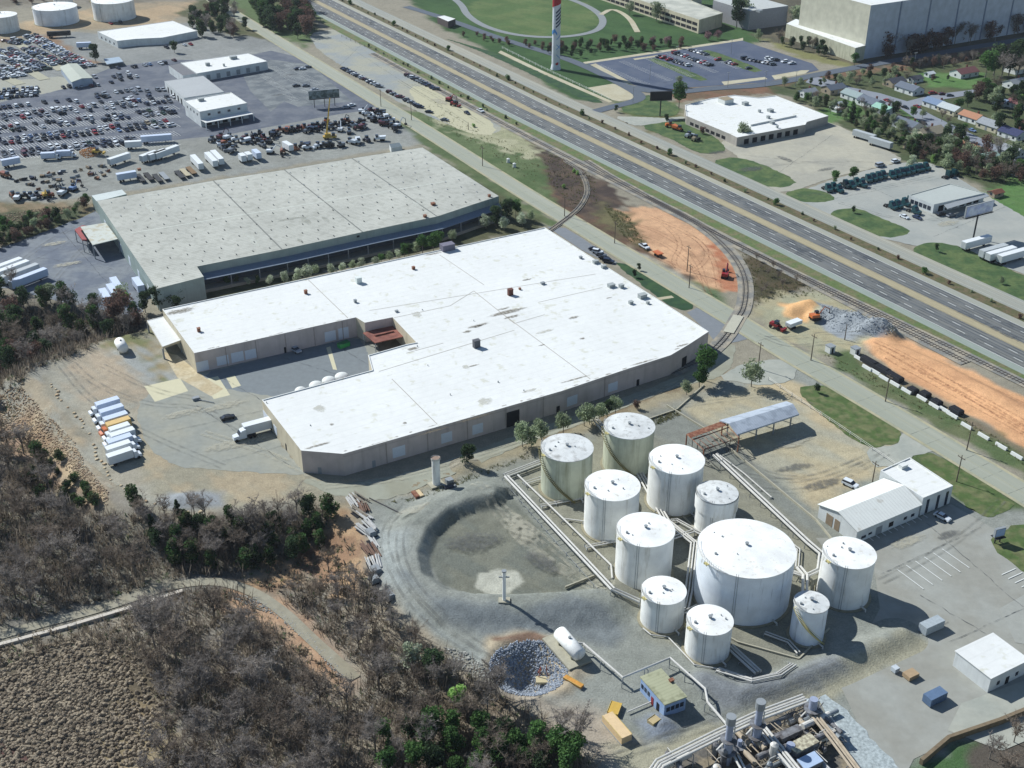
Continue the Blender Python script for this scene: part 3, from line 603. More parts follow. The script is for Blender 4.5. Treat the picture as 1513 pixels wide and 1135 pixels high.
def roof_mat(name, rgb, dirt, lines, sp=1.0, amt=.06, ang=0.0, blot=.66, metal=0.0):
    "membrane or ribbed roofing: seams every sp metres along one direction, blotchy wear"
    m = mat(name, rgb, .8, .04, .5, rgb2=dirt, scale2=.35); nt = m.node_tree; N = nt.nodes; L = nt.links; b = N['Principled BSDF']
    for n in N:
        if n.type == 'MAP_RANGE' and abs(n.inputs[1].default_value - .42) < .01: n.inputs[1].default_value = blot; n.inputs[2].default_value = blot + .1
    src = b.inputs['Base Color'].links[0].from_socket
    g = N.new('ShaderNodeNewGeometry'); mp = N.new('ShaderNodeMapping'); mp.inputs['Rotation'].default_value[2] = -ang; L.new(g.outputs['Position'], mp.inputs[0])
    wv = N.new('ShaderNodeTexWave'); wv.inputs['Scale'].default_value = .314 / sp; wv.inputs['Distortion'].default_value = .3; L.new(mp.outputs[0], wv.inputs['Vector'])
    r = N.new('ShaderNodeMapRange'); r.inputs[1].default_value = lines; r.inputs[2].default_value = 1; r.inputs[3].default_value = 1; r.inputs[4].default_value = 1 - amt; L.new(wv.outputs['Fac'], r.inputs[0])
    n3 = N.new('ShaderNodeTexNoise'); n3.inputs['Scale'].default_value = .04; n3.inputs['Detail'].default_value = 6; L.new(g.outputs['Position'], n3.inputs['Vector'])
    r3 = N.new('ShaderNodeMapRange'); r3.inputs[1].default_value = .3; r3.inputs[2].default_value = .7; r3.inputs[3].default_value = 1 - amt; r3.inputs[4].default_value = 1 + amt * .6; L.new(n3.outputs['Fac'], r3.inputs[0])
    mm = N.new('ShaderNodeMath'); mm.operation = 'MULTIPLY'; L.new(r.outputs[0], mm.inputs[0]); L.new(r3.outputs[0], mm.inputs[1])
    vm = N.new('ShaderNodeVectorMath'); vm.operation = 'SCALE'; L.new(src, vm.inputs[0]); L.new(mm.outputs[0], vm.inputs['Scale']); L.new(vm.outputs[0], b.inputs['Base Color'])
    return m
M_wroof = roof_mat('white_membrane', (232,231,226), (216,214,200), .9, 3.0, .05, VA, .6)
M_groof = roof_mat('grey_metal_roofing', (190,189,178), (178,177,166), .5, 1.6, .15, VA, .5)
M_conwall = streak_mat('pale_block_wall', (206,192,186), (150,136,126), .45, s=.5, zs=.05)
M_creamwall = streak_mat('cream_block_wall', (214,202,176), (160,146,120), .45, s=.5, zs=.05)
M_greenwall = streak_mat('pale_green_siding', (158,172,166), (120,130,126), .4, s=2.0, zs=.05)
M_whitewall = streak_mat('white_siding', (226,228,226), (180,182,178), .35, s=1.5, zs=.05)
M_door = mat('white_dock_door', (216,222,230), .6, .05, 2)
M_dark = mat('dark_opening', (30,32,38), .9, .1, 1)
M_glass = mat('dark_window_glass', (48,56,70), .15, .1, 1, spec=.6)
M_trim = mat('grey_metal_trim', (150,154,156), .5, .08, 1)
def onwall(rt, A, B, c, w, z0, z1, m, name, proud=.06, th=.12, label=None):
    "a door, window or panel set on wall A-B, centred at the wall point nearest c"
    d = (B - A); L_ = d.length; d = d / L_; t = (Vector((c.x, c.y, 0)) - A).dot(d); q = A + d * max(w / 2, min(L_ - w / 2, t))
    n = Vector((d.y, -d.x, 0)); mb = MB(); a = math.atan2(d.y, d.x)
    mb.box(-w / 2, w / 2, -proud, th - proud, z0, z1, 0, a, (q.x, q.y, 0)); o = part(mb, name, m, rt)
    if label: o['label'] = label
    return o
def flat2(p): return Vector((p.x, p.y, 0))
def poly_building(name, px, h, label, cat, wallm, roofm, parapet=.35, rim=.35, group=None, z0=-.3, wallms=None):
    w = [flat2(P(x, y, h)) for x, y in px]
    rt = broot(name, w, label, cat, group); n = len(w)
    area = sum(w[i].x * w[(i + 1) % n].y - w[(i + 1) % n].x * w[i].y for i in range(n))
    if area < 0: w = w[::-1]
    mb = MB()
    for i in range(n):
        a, b = w[i], w[(i + 1) % n]; mi = wallms(i, a, b) if wallms else 0
        mb.add([(a.x, a.y, z0), (b.x, b.y, z0), (b.x, b.y, h + parapet), (a.x, a.y, h + parapet)], [(0, 1, 2, 3)], mi)
    part(mb, 'wall', wallm, rt)
    # roof slab a little below the parapet
    bm = bmesh.new(); vs = [bm.verts.new((p.x - rt.location.x, p.y - rt.location.y, h)) for p in w]; f = bm.faces.new(vs); bmesh.ops.triangulate(bm, faces=[f])
    me = bpy.data.meshes.new('roof'); bm.to_mesh(me); bm.free(); me.materials.append(roofm); link('roof', me, rt)
    if rim:
        mb = MB()
        inn = []
        for i in range(n):
            p0, p1, p2 = w[i - 1], w[i], w[(i + 1) % n]; d1 = (p1 - p0).normalized(); d2 = (p2 - p1).normalized()
            n1 = Vector((-d1.y, d1.x, 0)); n2 = Vector((-d2.y, d2.x, 0)); k = (n1 + n2); k = k / max(.3, k.dot(n1)); inn.append(p1 + k * rim)
        for i in range(n):
            a, b, c, d = w[i], w[(i + 1) % n], inn[(i + 1) % n], inn[i]; z = h + parapet
            mb.add([(a.x, a.y, z), (b.x, b.y, z), (c.x, c.y, z), (d.x, d.y, z), (c.x, c.y, h - .01), (d.x, d.y, h - .01)], [(0, 1, 2, 3), (3, 2, 4, 5)])
        part(mb, 'parapet', roofm, rt)
    return rt, w
def at_roof(x, y, z): return P(x, y, z)
def seam(rt, h, pts, m, w=.12):
    mb = MB(); q = [P(x, y, h) for x, y in pts]
    for a, b in zip(q, q[1:]):
        d = (b - a).normalized(); n = Vector((-d.y, d.x, 0)) * w
        mb.add([a - n + Vector((0,0,.02)), b - n + Vector((0,0,.02)), b + n + Vector((0,0,.02)), a + n + Vector((0,0,.02)), a + Vector((0,0,.05)), b + Vector((0,0,.05))], [(0, 1, 5, 4), (4, 5, 2, 3)])
    return part(mb, 'roof_seam', m, rt)
def patch_mat(name, rgb, dens=.5, scale=2.0):
    "ragged stain: the edge attribute fades it out through noise"
    m = bpy.data.materials.new(name); m.use_nodes = True; nt = m.node_tree; N = nt.nodes; L = nt.links; b = N['Principled BSDF']
    b.inputs['Base Color'].default_value = (*[v * ALB for v in lin(rgb)], 1); b.inputs['Roughness'].default_value = .9
    at = N.new('ShaderNodeVertexColor'); at.layer_name = 'edge'; g = N.new('ShaderNodeNewGeometry')
    n = N.new('ShaderNodeTexNoise'); n.inputs['Scale'].default_value = scale; n.inputs['Detail'].default_value = 4; L.new(g.outputs['Position'], n.inputs['Vector'])
    mu = N.new('ShaderNodeMath'); mu.operation = 'MULTIPLY'; L.new(at.outputs['Color'], mu.inputs[0]); L.new(n.outputs['Fac'], mu.inputs[1])
    r = N.new('ShaderNodeMapRange'); r.inputs[1].default_value = .22; r.inputs[2].default_value = .5; r.inputs[4].default_value = dens; L.new(mu.outputs[0], r.inputs[0]); L.new(r.outputs[0], b.inputs['Alpha'])
    MC[name] = m; return m
def stain(name, c, a, b, ang, m, rt=None, z=None, parent_struct=True):
    "ragged oval stain centred at world point c with half axes a, b"
    n = 14; vs = [(c.x, c.y, c.z)]; ca, sa = math.cos(ang), math.sin(ang); rng = random.Random(int(c.x * 7 + c.y * 13))
    for k in (0.5, 1.0):
        for i in range(n):
            t = 2 * math.pi * i / n; q = k * rng.uniform(.8, 1.15); x, y = a * q * math.cos(t), b * q * math.sin(t)
            vs.append((c.x + x * ca - y * sa, c.y + x * sa + y * ca, c.z))
    fs = [(0, 1 + i, 1 + (i + 1) % n) for i in range(n)] + [(1 + i, 1 + n + i, 1 + n + (i + 1) % n, 1 + (i + 1) % n) for i in range(n)]
    o = rt.location if rt else Vector()
    me = bpy.data.meshes.new(name); me.from_pydata([(v[0] - o.x, v[1] - o.y, v[2] - o.z) for v in vs], [], fs); me.materials.append(m)
    ca_ = me.color_attributes.new('edge', 'FLOAT_COLOR', 'POINT')
    for i in range(len(vs)): e = 1 if i == 0 else (.85 if i <= n else 0); ca_.data[i].color = (e, e, e, 1)
    ob = link(name, me, rt)
    if not rt: struct(ob)
    return ob
M_stain_gap = patch_mat('roof_grime_and_gaps', (120,108,86), .62, 1.1); M_oil = patch_mat('oil_stain', (90,92,92), .5, .8); M_pale = patch_mat('pale_dust', (190,184,164), .6, .7)

# ---- big white warehouse -------------------------------------------------
HWH = 7.2
WPX = [(240,458),(805,337),(1047,491),(1018,510),(991,526),(925,547),(830,579),(507,672),(445,667),(387,592),(550,548),(544,526),(600,510),(615,507),(580,470),(539,478),(526,470),(287,523)]
def wh_wall(i, a, b):
    d = (b - a).normalized(); return 1 if abs(d.dot(U)) < .5 else 0
wh, WW = poly_building('warehouse', WPX, HWH, 'huge white flat-roofed warehouse with notched truck court in the middle of the photo', 'warehouse', [M_conwall, M_creamwall], M_wroof, .3, .3, wallms=wh_wall)
def WP(i): return flat2(P(*WPX[i], HWH))
SWA, SWB = WP(7), WP(6)      # long near wall
for (x, y, w, z0, z1, m, nm) in [(587,668,4.0,1.1,4.6,M_door,'dock_door'),(657,647,3.6,1.2,4.6,M_door,'dock_door'),(704,635,3.6,1.1,4.4,M_door,'dock_door'),(755,619,4.6,.1,5.4,M_dark,'loading_opening'),(826,603,1.2,0,2.4,M_dark,'doorway'),(554,684,1.1,0,2.3,M_trim,'doorway')]:
    d_ = onwall(wh, SWA, SWB, P(x, y, 2), w, z0, z1, m, nm)
for (i, j, lst) in [(6, 5, [(844,594,4,1.1,4.4,M_door,'dock_door'),(905,574,3.8,1.1,4.2,M_door,'dock_door')]), (5, 4, [(940,560,1.1,0,2.3,M_dark,'doorway')]), (4, 3, [(1004,531,2.6,.2,3.6,M_dark,'loading_opening')]),
                    (17, 16, [(299,541,4,.4,3.9,M_door,'dock_door'),(329,534,4,.9,4.2,M_door,'dock_door'),(350,528,4.2,.8,4.4,M_door,'dock_door'),(369,523,3.8,.8,4.2,M_door,'dock_door'),(486,496,4,.6,4.4,M_door,'dock_door'),(504,490,3.8,.4,4.6,M_door,'dock_door'),(420,512,.9,0,2.2,M_dark,'doorway')]),
                    (9, 8, [(393,612,3,.9,4,M_door,'dock_door'),(399,622,3,.9,4,M_door,'dock_door'),(410,636,2.6,.9,3.8,M_door,'dock_door'),(428,655,1,0,2.2,M_dark,'doorway')]), (8, 7, [(473,690,1.1,0,2.2,M_trim,'doorway')])]:
    for (x, y, w, z0, z1, m, nm) in lst: onwall(wh, WP(i), WP(j), P(x, y, 2), w, z0, z1, m, nm)
M_pil = mat('wall_joint', (172,160,152), .9, .1, 1)
for (i, j, stp) in ((7, 6, 14.5), (6, 5, 13), (17, 16, 11)):
    A, B = WP(i), WP(j); n = int((B - A).length / stp)
    for k in range(1, n + 1): onwall(wh, A, B, A + (B - A) * (k / (n + .5)), .28, 0, HWH - .1, M_pil, 'downpipe', .14, .2)
mb = MB()
for (i, j) in ((7, 6), (6, 5), (5, 4)):
    A, B = WP(i), WP(j); d = (B - A).normalized(); nn = Vector((d.y, -d.x, 0)); 
    mb.add([(A + nn * .08).to_tuple()[:2] + (HWH - .75,), (B + nn * .08).to_tuple()[:2] + (HWH - .75,), (B + nn * .08).to_tuple()[:2] + (HWH - .62,), (A + nn * .08).to_tuple()[:2] + (HWH - .62,)], [(0, 1, 2, 3)])
part(mb, 'eave_band', M_pil, wh)
M_seam = mat('roof_seam', (176,170,158), .8, .05, 1)
for q in ([(454,412),(514,470)], [(579,560),(646,627)], [(546,459),(880,405)], [(580,470),(665,452),(700,430),(760,478)], [(560,549),(760,488)], [(740,462),(872,560)], [(795,447),(890,425)], [(650,377),(715,421)], [(700,488),(870,560)][:0] or [(600,522),(655,507)], [(760,478),(805,465)]):
    seam(wh, HWH, q, M_seam, .14)
for x, y, a, b in [(706,481,6,1.4),(706,482,3,1.0),(750,461,11,2.0),(744,456,4,1.0),(756,468,5,1.4),(848,469,3.2,1.2),(779,413,3.2,1.0),(265,460,8,3),(500,402,6,1.0),(1008,510,4,.8),(560,655,7,.7),(640,637,8,.7),(700,618,10,.6),(610,515,3,1.5),(850,560,9,.6),(950,535,8,.6),(640,375,6,1),(900,440,2,.6),(700,540,3,.6),(800,510,2,.5),(490,627,1,1),(598,625,1,1),(470,658,6,.8),(860,500,1.5,1),(690,490,2.4,1.4)]:  # patches at the roof height steps paint their dark gaps; the rest are stains
    stain('roof_stain_and_gap', P(x, y, HWH + .085), a, b, UA, M_stain_gap, wh)
M_wind = mat('unit_grey', (170,174,172), .6, .1, 2); M_brick = mat('dark_brick', (110,72,62), .9, .15, 3)
def roofbox(rt, x, y, h, w, d, hh, m, nm='roof_unit', cap=None):
    p = P(x, y, h); mb = MB(); mb.box(-w / 2, w / 2, -d / 2, d / 2, h - .02, h + hh, 0, UA, (p.x, p.y, 0))
    mb.box(-w / 2 - .1, w / 2 + .1, -d / 2 - .1, d / 2 + .1, h + hh, h + hh + .12, 1 if cap else 0, UA, (p.x, p.y, 0)); o = part(mb, nm, [m, cap or m], rt); return o
for (x, y, w, d, hh, m, nm) in [(661,369,5.2,3.2,2.4,mat('penthouse', (120,116,130), .8,.1,1),'penthouse'),(530,418,2.0,1.8,2.2,mat('fan_white',(226,230,224),.6,.05,1),'roof_fan'),(452,434,1,1,1.3,M_rust,'roof_vent'),(611,398,1,1,1,M_rust,'roof_vent'),(525,447,.9,.9,1,M_trim,'roof_vent'),(586,461,1,.8,.5,M_trim,'roof_vent'),(294,490,1,1,1.3,M_rust,'roof_vent'),(754,436,1.8,1.3,2.3,M_brick,'chimney'),(704,513,2.2,1.5,2.6,mat('louvre_grey',(96,96,100),.7,.1,2),'ventilator'),(903,424,2.4,1.8,1.1,M_wind,'roof_unit'),(918,425,1.6,1.4,1.2,M_wind,'roof_unit'),(949,440,2.8,2,1.4,M_wind,'roof_unit'),(932,449,1.4,1.2,1,M_wind,'roof_unit'),(957,449,1,.9,.8,M_wind,'roof_unit'),(802,420,1.4,1,.7,M_trim,'roof_unit'),(858,382,1,1,.8,M_trim,'roof_vent'),(880,389,2,1.4,1.1,M_wind,'roof_unit'),(892,396,1.8,1.2,1.0,M_wind,'roof_unit'),(768,428,.7,.7,.6,M_rust,'roof_vent')]:
    roofbox(wh, x, y, HWH, w, d, hh, m, nm)
for i in range(24):
    rr = random.Random(i); x = rr.uniform(300, 1000); y = rr.uniform(350, 640)
    p = P(x, y, HWH)
    if not inpoly(p, [WP(k) for k in range(len(WPX))]): continue
    mb = MB(); mb.cyl(p.x, p.y, HWH - .01, HWH + rr.uniform(.3, .6), rr.uniform(.1, .2), n=8); part(mb, 'vent_pipe', M_trim, wh)
M_soft = patch_mat('soft_roof_dirt', (206,202,188), .6, .5)
rr_s = random.Random(9)
for i in range(14):
    x, y = rr_s.uniform(250, 1040), rr_s.uniform(345, 665); p = P(x, y, HWH)
    if sdf(np.array([p.x]), np.array([p.y]), [WP(k) for k in range(len(WPX))])[0] > -2.5: continue
    stain('roof_stain_and_gap', P(x, y, HWH + .035 + .0006 * i), rr_s.uniform(1.5, 7), rr_s.uniform(1, 4), UA, M_soft, wh)
for (i, j) in ((7, 6), (6, 5), (5, 4), (4, 3), (17, 16)):
    A, B = WP(i), WP(j); n = int((B - A).length / 4); dd = (B - A).normalized(); nn = Vector((-dd.y, dd.x, 0))
    for k in range(n):
        if rr_s.random() < .55:
            q = A + dd * (k * 4 + rr_s.uniform(0, 3)) + nn * rr_s.uniform(.8, 1.6)
            if sdf(np.array([q.x]), np.array([q.y]), [WP(t) for t in range(len(WPX))])[0] < -.6: stain('roof_stain_and_gap', Vector((q.x, q.y, HWH + .08 + .0006 * k)), rr_s.uniform(.8, 2.2), rr_s.uniform(.2, .5), UA, M_stain_gap, wh)
# covered side dock, west end
rt, dw = poly_building('dock_shelter', [(217,474),(241,468),(267,503),(240,513)], 4.6, 'low white-roofed open shed against the west end of the white warehouse', 'shed', M_creamwall, M_wroof, .12, .2, z0=3.9)
mb = MB()
for p in dw: mb.box(-.25, .25, -.25, .25, -.3, 3.9, 0, UA, (p.x * .98 + rt.location.x * .02, p.y * .98 + rt.location.y * .02, 0))
part(mb, 'post', M_trim, rt)
# low red roof in the court
q = [P(*p, 4.2) for p in [(536,492),(582,479),(598,497),(554,507)]]; rt = broot('court_canopy', q, 'rusty red metal canopy roof inside the notch of the white warehouse', 'canopy')
mb = MB(); mb.prism([(p.x, p.y) for p in q], 4.0, 4.25, bot=True); c0 = (q[0] + q[1] + q[2] + q[3]) / 4
mb.box(-3.5, 3.5, -.4, .4, 4.25, 4.7, 0, UA, (c0.x, c0.y, 0)); part(mb, 'roof', mat('red_oxide_metal', (146,92,78), .8, .2, 1, rgb2=(120,72,62), scale2=.5), rt)
mb = MB()
for p in q: mb.box(-.12, .12, -.12, .12, 0, 4.0, 0, UA, (p.x * .96 + c0.x * .04, p.y * .96 + c0.y * .04, 0))
part(mb, 'post', M_trim, rt)
# white domed tanks behind the south wing
for k, (x, y) in enumerate([(444,577),(467,569),(486,562),(505,556)]):
    p = P(x, y, 4.2); rt = root('domed_tank', (p.x, p.y, 0), 0, ['smallest, westernmost', 'second from the west', 'third from the west', 'easternmost'][k] + ' of the white domed tanks behind the south wing of the warehouse', 'tank', 'white domed tanks in the truck court')
    mb = MB(); rr_ = 2.3 if k else 1.9; mb.cyl(0, 0, 0, 4.0, rr_, n=20, cap=False); mb.build('shell', M_white, rt)
    mb = MB(); prev = 4.0
    for j in range(5): t0, t1 = j * math.pi / 10, (j + 1) * math.pi / 10; mb.cyl(0, 0, 4 + 1.3 * math.sin(t0), 4 + 1.3 * math.sin(t1), rr_ * math.cos(t0), max(.05, rr_ * math.cos(t1)), 20, cap=(j == 4))
    mb.build('dome', M_white, rt, True)

# ---- long grey warehouse -------------------------------------------------
HG = 9.0
GPX = [(143,297),(315,267),(420,251),(520,234),(624,218),(737,290),(700,302),(646,320),(536,343),(417,369),(291,394),(301,409),(231,427)]
gw, GW = poly_building('warehouse', GPX, HG, 'long grey metal-roofed warehouse with dark loading porch, beyond the white one', 'warehouse', M_greenwall, M_groof, .05, 0)
def GP(i): return flat2(P(*GPX[i], HG))
for q in ([(315,267),(417,369)], [(420,251),(536,343)], [(520,234),(646,320)]): seam(gw, HG, q, mat('dark_seam', (120,122,116), .8, .05, 1), .28)
seam(gw, HG, [(190,345),(660,268)], mat('pale_seam', (206,208,196), .8, .05, 1), .3)
# roof vents in rows
nv = 0; few = MB(); O = GP(0); gx = GP(4) - GP(0); gxl = gx.length; gu = gx / gxl; gvv = (GP(12) - GP(0)).normalized()
spots = []
for r_ in range(11):
    for k in range(23):
        p = O + gu * (5 + k * 6.6 + (3.3 if r_ % 2 else 0)) + gvv * (5 + r_ * 8.8)
        if sdf(np.array([p.x]), np.array([p.y]), GW)[0] < -2.2: spots.append(p)
spots.sort(key=lambda p: p.length)
for i, p in enumerate(spots):
    mb = MB() if i < 100 else few
    mb.box(-.13, .13, -.42, .42, HG - .01, HG + .3, 0, VA + math.pi / 2, (p.x, p.y, 0)); mb.box(-.16, .16, -.46, .46, HG + .3, HG + .34, 0, VA + math.pi / 2, (p.x, p.y, 0))
    if i < 100: part(mb, 'roof_vent', mat('vent_dark', (104,106,104), .7, .1, 1), gw)
few_o = part(few, 'roof_vent', M_trim, gw); few_o['kind'] = 'stuff'
for x, y, w in ((640,303,1.6),(628,321,1.2),(206,252,1.4),(723,291,1)): roofbox(gw, x, y, HG, w, w, .9, M_rust, 'roof_unit')
# porch along near side
n_ = (GP(9) - GP(10)).normalized(); nn = Vector((n_.y, -n_.x, 0))
if nn.y > 0: nn = -nn
line = [GP(i) for i in (10, 9, 8, 7, 6, 5)]
mb = MB(); mb2 = MB(); mb3 = MB(); mb4 = MB()
for a, b in zip(line, line[1:]):
    ax, bx = a + nn * 4.6, b + nn * 4.6
    mb.add([(a.x, a.y, 5.9), (b.x, b.y, 5.9), (bx.x, bx.y, 5.2), (ax.x, ax.y, 5.2), (a.x, a.y, 5.75), (b.x, b.y, 5.75), (bx.x, bx.y, 5.0), (ax.x, ax.y, 5.0)], [(0, 3, 2, 1), (4, 5, 6, 7), (3, 7, 6, 2)])
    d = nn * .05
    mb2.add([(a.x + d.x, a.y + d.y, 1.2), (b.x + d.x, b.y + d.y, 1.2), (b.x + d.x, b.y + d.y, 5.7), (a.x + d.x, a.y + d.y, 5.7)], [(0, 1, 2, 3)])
    p0, p1 = a + nn * 4.9, b + nn * 4.9
    mb3.add([(a.x, a.y, 1.2), (b.x, b.y, 1.2), (p1.x, p1.y, 1.2), (p0.x, p0.y, 1.2), (p1.x, p1.y, 0), (p0.x, p0.y, 0)], [(0, 3, 2, 1), (3, 5, 4, 2)])
    n = max(1, int((b - a).length / 8.5))
    for k in range(n): q = ax + (bx - ax) * (k / n); m_ = MB(); m_.box(-.15, .15, -.15, .15, 1.2, 5.02, 0, UA, (q.x, q.y, 0)); part(m_, 'post', M_trim, gw)
part(mb, 'awning', mat('awning_metal', (122,134,148), .6, .1, 1), gw); part(mb2, 'loading_wall_shade', mat('shadowed_dock_wall', (72,80,92), .9, .2, .4), gw); part(mb3, 'dock', mat('dock_concrete', (150,148,138), .9, .1, 1), gw)  # dark wall colour stands in for the shade under the awning
for x, y in ((440,350),(515,338),(335,382)): onwall(gw, GP(10), GP(8), P(x, y, 7.5), 1.2, 7.2, 8, M_dark, 'wall_vent', .07)
for t in (.12, .25, .4, .55, .7, .85): onwall(gw, GP(0), GP(12), GP(0) + (GP(12) - GP(0)) * t, 3.2, .8, 4.4, M_door, 'dock_door', .07)
# red and grey dock canopy at its west end
q = [P(*p, 6) for p in [(119,335),(156,329),(174,353),(137,362)]]; rt = broot('dock_canopy', q, 'cream and grey dock canopy projecting from the west wall of the grey warehouse', 'canopy')
mb = MB(); mb.prism([(p.x, p.y) for p in q], 5.7, 6.0, bot=True); part(mb, 'roof', roof_mat('canopy_roof', (200,202,192), (186,178,156), .7, 1, .06, VA, .5), rt)
mb = MB(); mb.add([(q[0].x, q[0].y, 0), (q[1].x, q[1].y, 0), (q[1].x, q[1].y, 5.7), (q[0].x, q[0].y, 5.7)], [(0, 1, 2, 3)]); part(mb, 'back_wall', M_greenwall, rt)
mb = MB()
for p in q: mb.box(-.2, .2, -.2, .2, 0, 5.7, 0, UA, (p.x, p.y, 0))
part(mb, 'post', M_trim, rt)
q = [P(*p, 6.2) for p in [(110,337),(121,331),(132,332),(119,339),(128,352),(121,352)]]; rt = broot('red_canopy', q, 'small red L-shaped canopy at the tip of the dock canopy', 'canopy')
mb = MB(); mb.prism([(p.x, p.y) for p in q], 5.0, 5.6, bot=True); part(mb, 'roof', mat('red_panel', (158,70,66), .6, .1, 1), rt)
mb = MB(); [mb.box(-.15, .15, -.15, .15, 0, 5.0, 0, UA, (p.x, p.y, 0)) for p in (q[0], q[1], q[4], q[5])]; part(mb, 'post', M_trim, rt)
rt, _ = poly_building('lean_to', [(135,289),(180,280),(187,287),(143,298)], 6, 'pale lean-to roof at the north-west corner of the grey warehouse', 'lean-to', M_greenwall, roof_mat('pale_metal', (206,212,208), (190,196,190), .7, 1, .08, VA, .6), .05, 0)
rt, _ = poly_building('small_shed', [(575,213),(590,211),(594,216),(578,219)], 2.8, 'tiny grey shed at the north edge of the grey warehouse', 'shed', M_whitewall, mat('slate_roof', (96,108,114), .7, .1, 1), .05, 0)

# ---- salvage yard offices ------------------------------------------------
def windows(rt, A, B, n, w, z0, z1, m=None, t0=.08, t1=.92, nm='window'):
    for k in range(n):
        c = A + (B - A) * (t0 + (t1 - t0) * (k + .5) / n); onwall(rt, A, B, c, w, z0, z1, m or M_glass, nm, .07)
def rp(px, i, h): return flat2(P(*px[i], h))
A1 = [(144,47),(255,31),(291,46),(240,56),(200,58),(173,61)]
rt, _ = poly_building('office', A1, 4.4, 'low white-roofed building with two porches at the far side of the salvage yard', 'office', M_whitewall, M_wroof, .2, .3)
windows(rt, rp(A1,5,4.4), rp(A1,2,4.4), 6, 3, .8, 2.8, M_dark); windows(rt, rp(A1,0,4.4), rp(A1,5,4.4), 4, 2, 1, 2.4)
A2 = [(267,93),(366,79),(395,91),(291,109)]
rt, _ = poly_building('office', A2, 5.0, 'long white-roofed building behind the parking bays of the salvage yard', 'office', M_whitewall, M_wroof, .2, .3)
windows(rt, rp(A2,3,5), rp(A2,2,5), 6, 2.4, .3, 3.2, M_trim); roofbox(rt, 345, 87, 5, 4, 3, 1.6, M_wind); roofbox(rt, 307, 97, 5, 2.4, 2, 1.6, M_wind); roofbox(rt, 331, 98, 5, 1, 1, 1.4, M_wind)
rt, _ = poly_building('office_wing', [(249,97),(267,93),(291,109),(270,112)], 4.6, 'small dark-roofed wing joined to the long white-roofed building', 'building', M_whitewall, mat('dark_roof', (112,112,116), .8, .1, 1), .1, .2)
A3 = [(243,120),(300,112),(331,136),(272,145)]
rt, _ = poly_building('shop_building', A3, 5.2, 'grey flat-roofed workshop between the two white office blocks of the salvage yard', 'workshop', M_whitewall, roof_mat('grey_roof', (176,178,178), (166,168,168), .7, 1, .06, VA), .1, .2)
windows(rt, rp(A3,0,5.2), rp(A3,3,5.2), 5, 2.6, .1, 3.2, M_dark)
A4 = [(272,149),(341,137),(365,153),(295,166)]
rt, _ = poly_building('office', A4, 8.0, 'two-storey white office with front porch roof beside the grey workshop', 'office', M_whitewall, M_wroof, .3, .3)
A_, B_ = rp(A4,3,8), rp(A4,2,8)
windows(rt, A_, B_, 4, 1.6, 5.4, 6.6); windows(rt, rp(A4,0,8), A_, 4, 1.4, 5.2, 6.4); roofbox(rt, 297, 149, 8, 3, 2.5, 1.4, M_wind)
d_ = (B_ - A_).normalized(); nn = Vector((d_.y, -d_.x, 0)); nn = -nn if nn.y > 0 else nn
q = [A_, B_, B_ + nn * 6.5, A_ + nn * 6.5]; mb = MB(); mb.prism([(p.x, p.y) for p in q], 3.7, 4.0, bot=True); part(mb, 'porch_roof', M_wroof, rt)
for k in range(5): m_ = MB(); p = q[3] + (q[2] - q[3]) * (k / 4); m_.box(-.2, .2, -.2, .2, 0, 3.7, 0, UA, (p.x, p.y, 0)); part(m_, 'porch_post', M_whitewall, rt)
windows(rt, A_, B_, 5, 2.8, .2, 3, M_dark, nm='shopfront')
A5 = [(89,98),(113,93),(136,114),(106,120)]
q = [flat2(P(*p, 4.6)) for p in A5]
def gable(name, q, h, rise, label, cat, wallm, roofm, over=.4, group=None, ridge_long=True, z0=-.2, slabth=.15):
    "q: four corners in order; the ridge joins the middles of sides 0-1 and 2-3"
    rt = broot(name, q, label, cat, group); ar = sum(q[i].x * q[(i+1)%4].y - q[(i+1)%4].x * q[i].y for i in range(4))
    m0, m1 = (q[0] + q[1]) / 2, (q[2] + q[3]) / 2; ax = (m1 - m0).normalized(); mb = MB()
    for i in range(4):
        a, b = q[i], q[(i + 1) % 4]; mb.add([(a.x, a.y, z0), (b.x, b.y, z0), (b.x, b.y, h), (a.x, a.y, h)], [(0, 1, 2, 3)])
    mb.add([(q[0].x, q[0].y, h), (q[1].x, q[1].y, h), (m0.x, m0.y, h + rise)], [(0, 1, 2)]); mb.add([(q[2].x, q[2].y, h), (q[3].x, q[3].y, h), (m1.x, m1.y, h + rise)], [(0, 1, 2)])
    part(mb, 'wall', wallm, rt)
    mb = MB(); R0, R1 = m0 - ax * over, m1 + ax * over; hw_ = ((q[1] - q[0]).length) / 2; sl = rise / hw_
    for a, b, mm in ((q[0], q[3], 1), (q[1], q[2], -1)):
        o = (a - m0).normalized() * over; a2, b2 = a + o - ax * over, b + o + ax * over; ze = h - over * sl + .03
        mb.add([(R0.x, R0.y, h + rise + .06), (R1.x, R1.y, h + rise + .06), (b2.x, b2.y, ze), (a2.x, a2.y, ze), (R0.x, R0.y, h + rise + .06 - slabth), (R1.x, R1.y, h + rise + .06 - slabth), (b2.x, b2.y, ze - slabth), (a2.x, a2.y, ze - slabth)], [(0, 1, 2, 3), (7, 6, 5, 4), (3, 2, 6, 7), (0, 3, 7, 4), (2, 1, 5, 6)])
    part(mb, 'roof', roofm, rt); return rt
rt = gable('shed', [q[0], q[1], q[2], q[3]], 4.2, .9, 'grey metal shed standing among the cars of the salvage yard', 'shed', streak_mat('blue_grey_siding', (176,188,204), (150,158,170), .3), roof_mat('shed_roof', (186,190,176), (172,172,158), .7, 1, .08, VA))
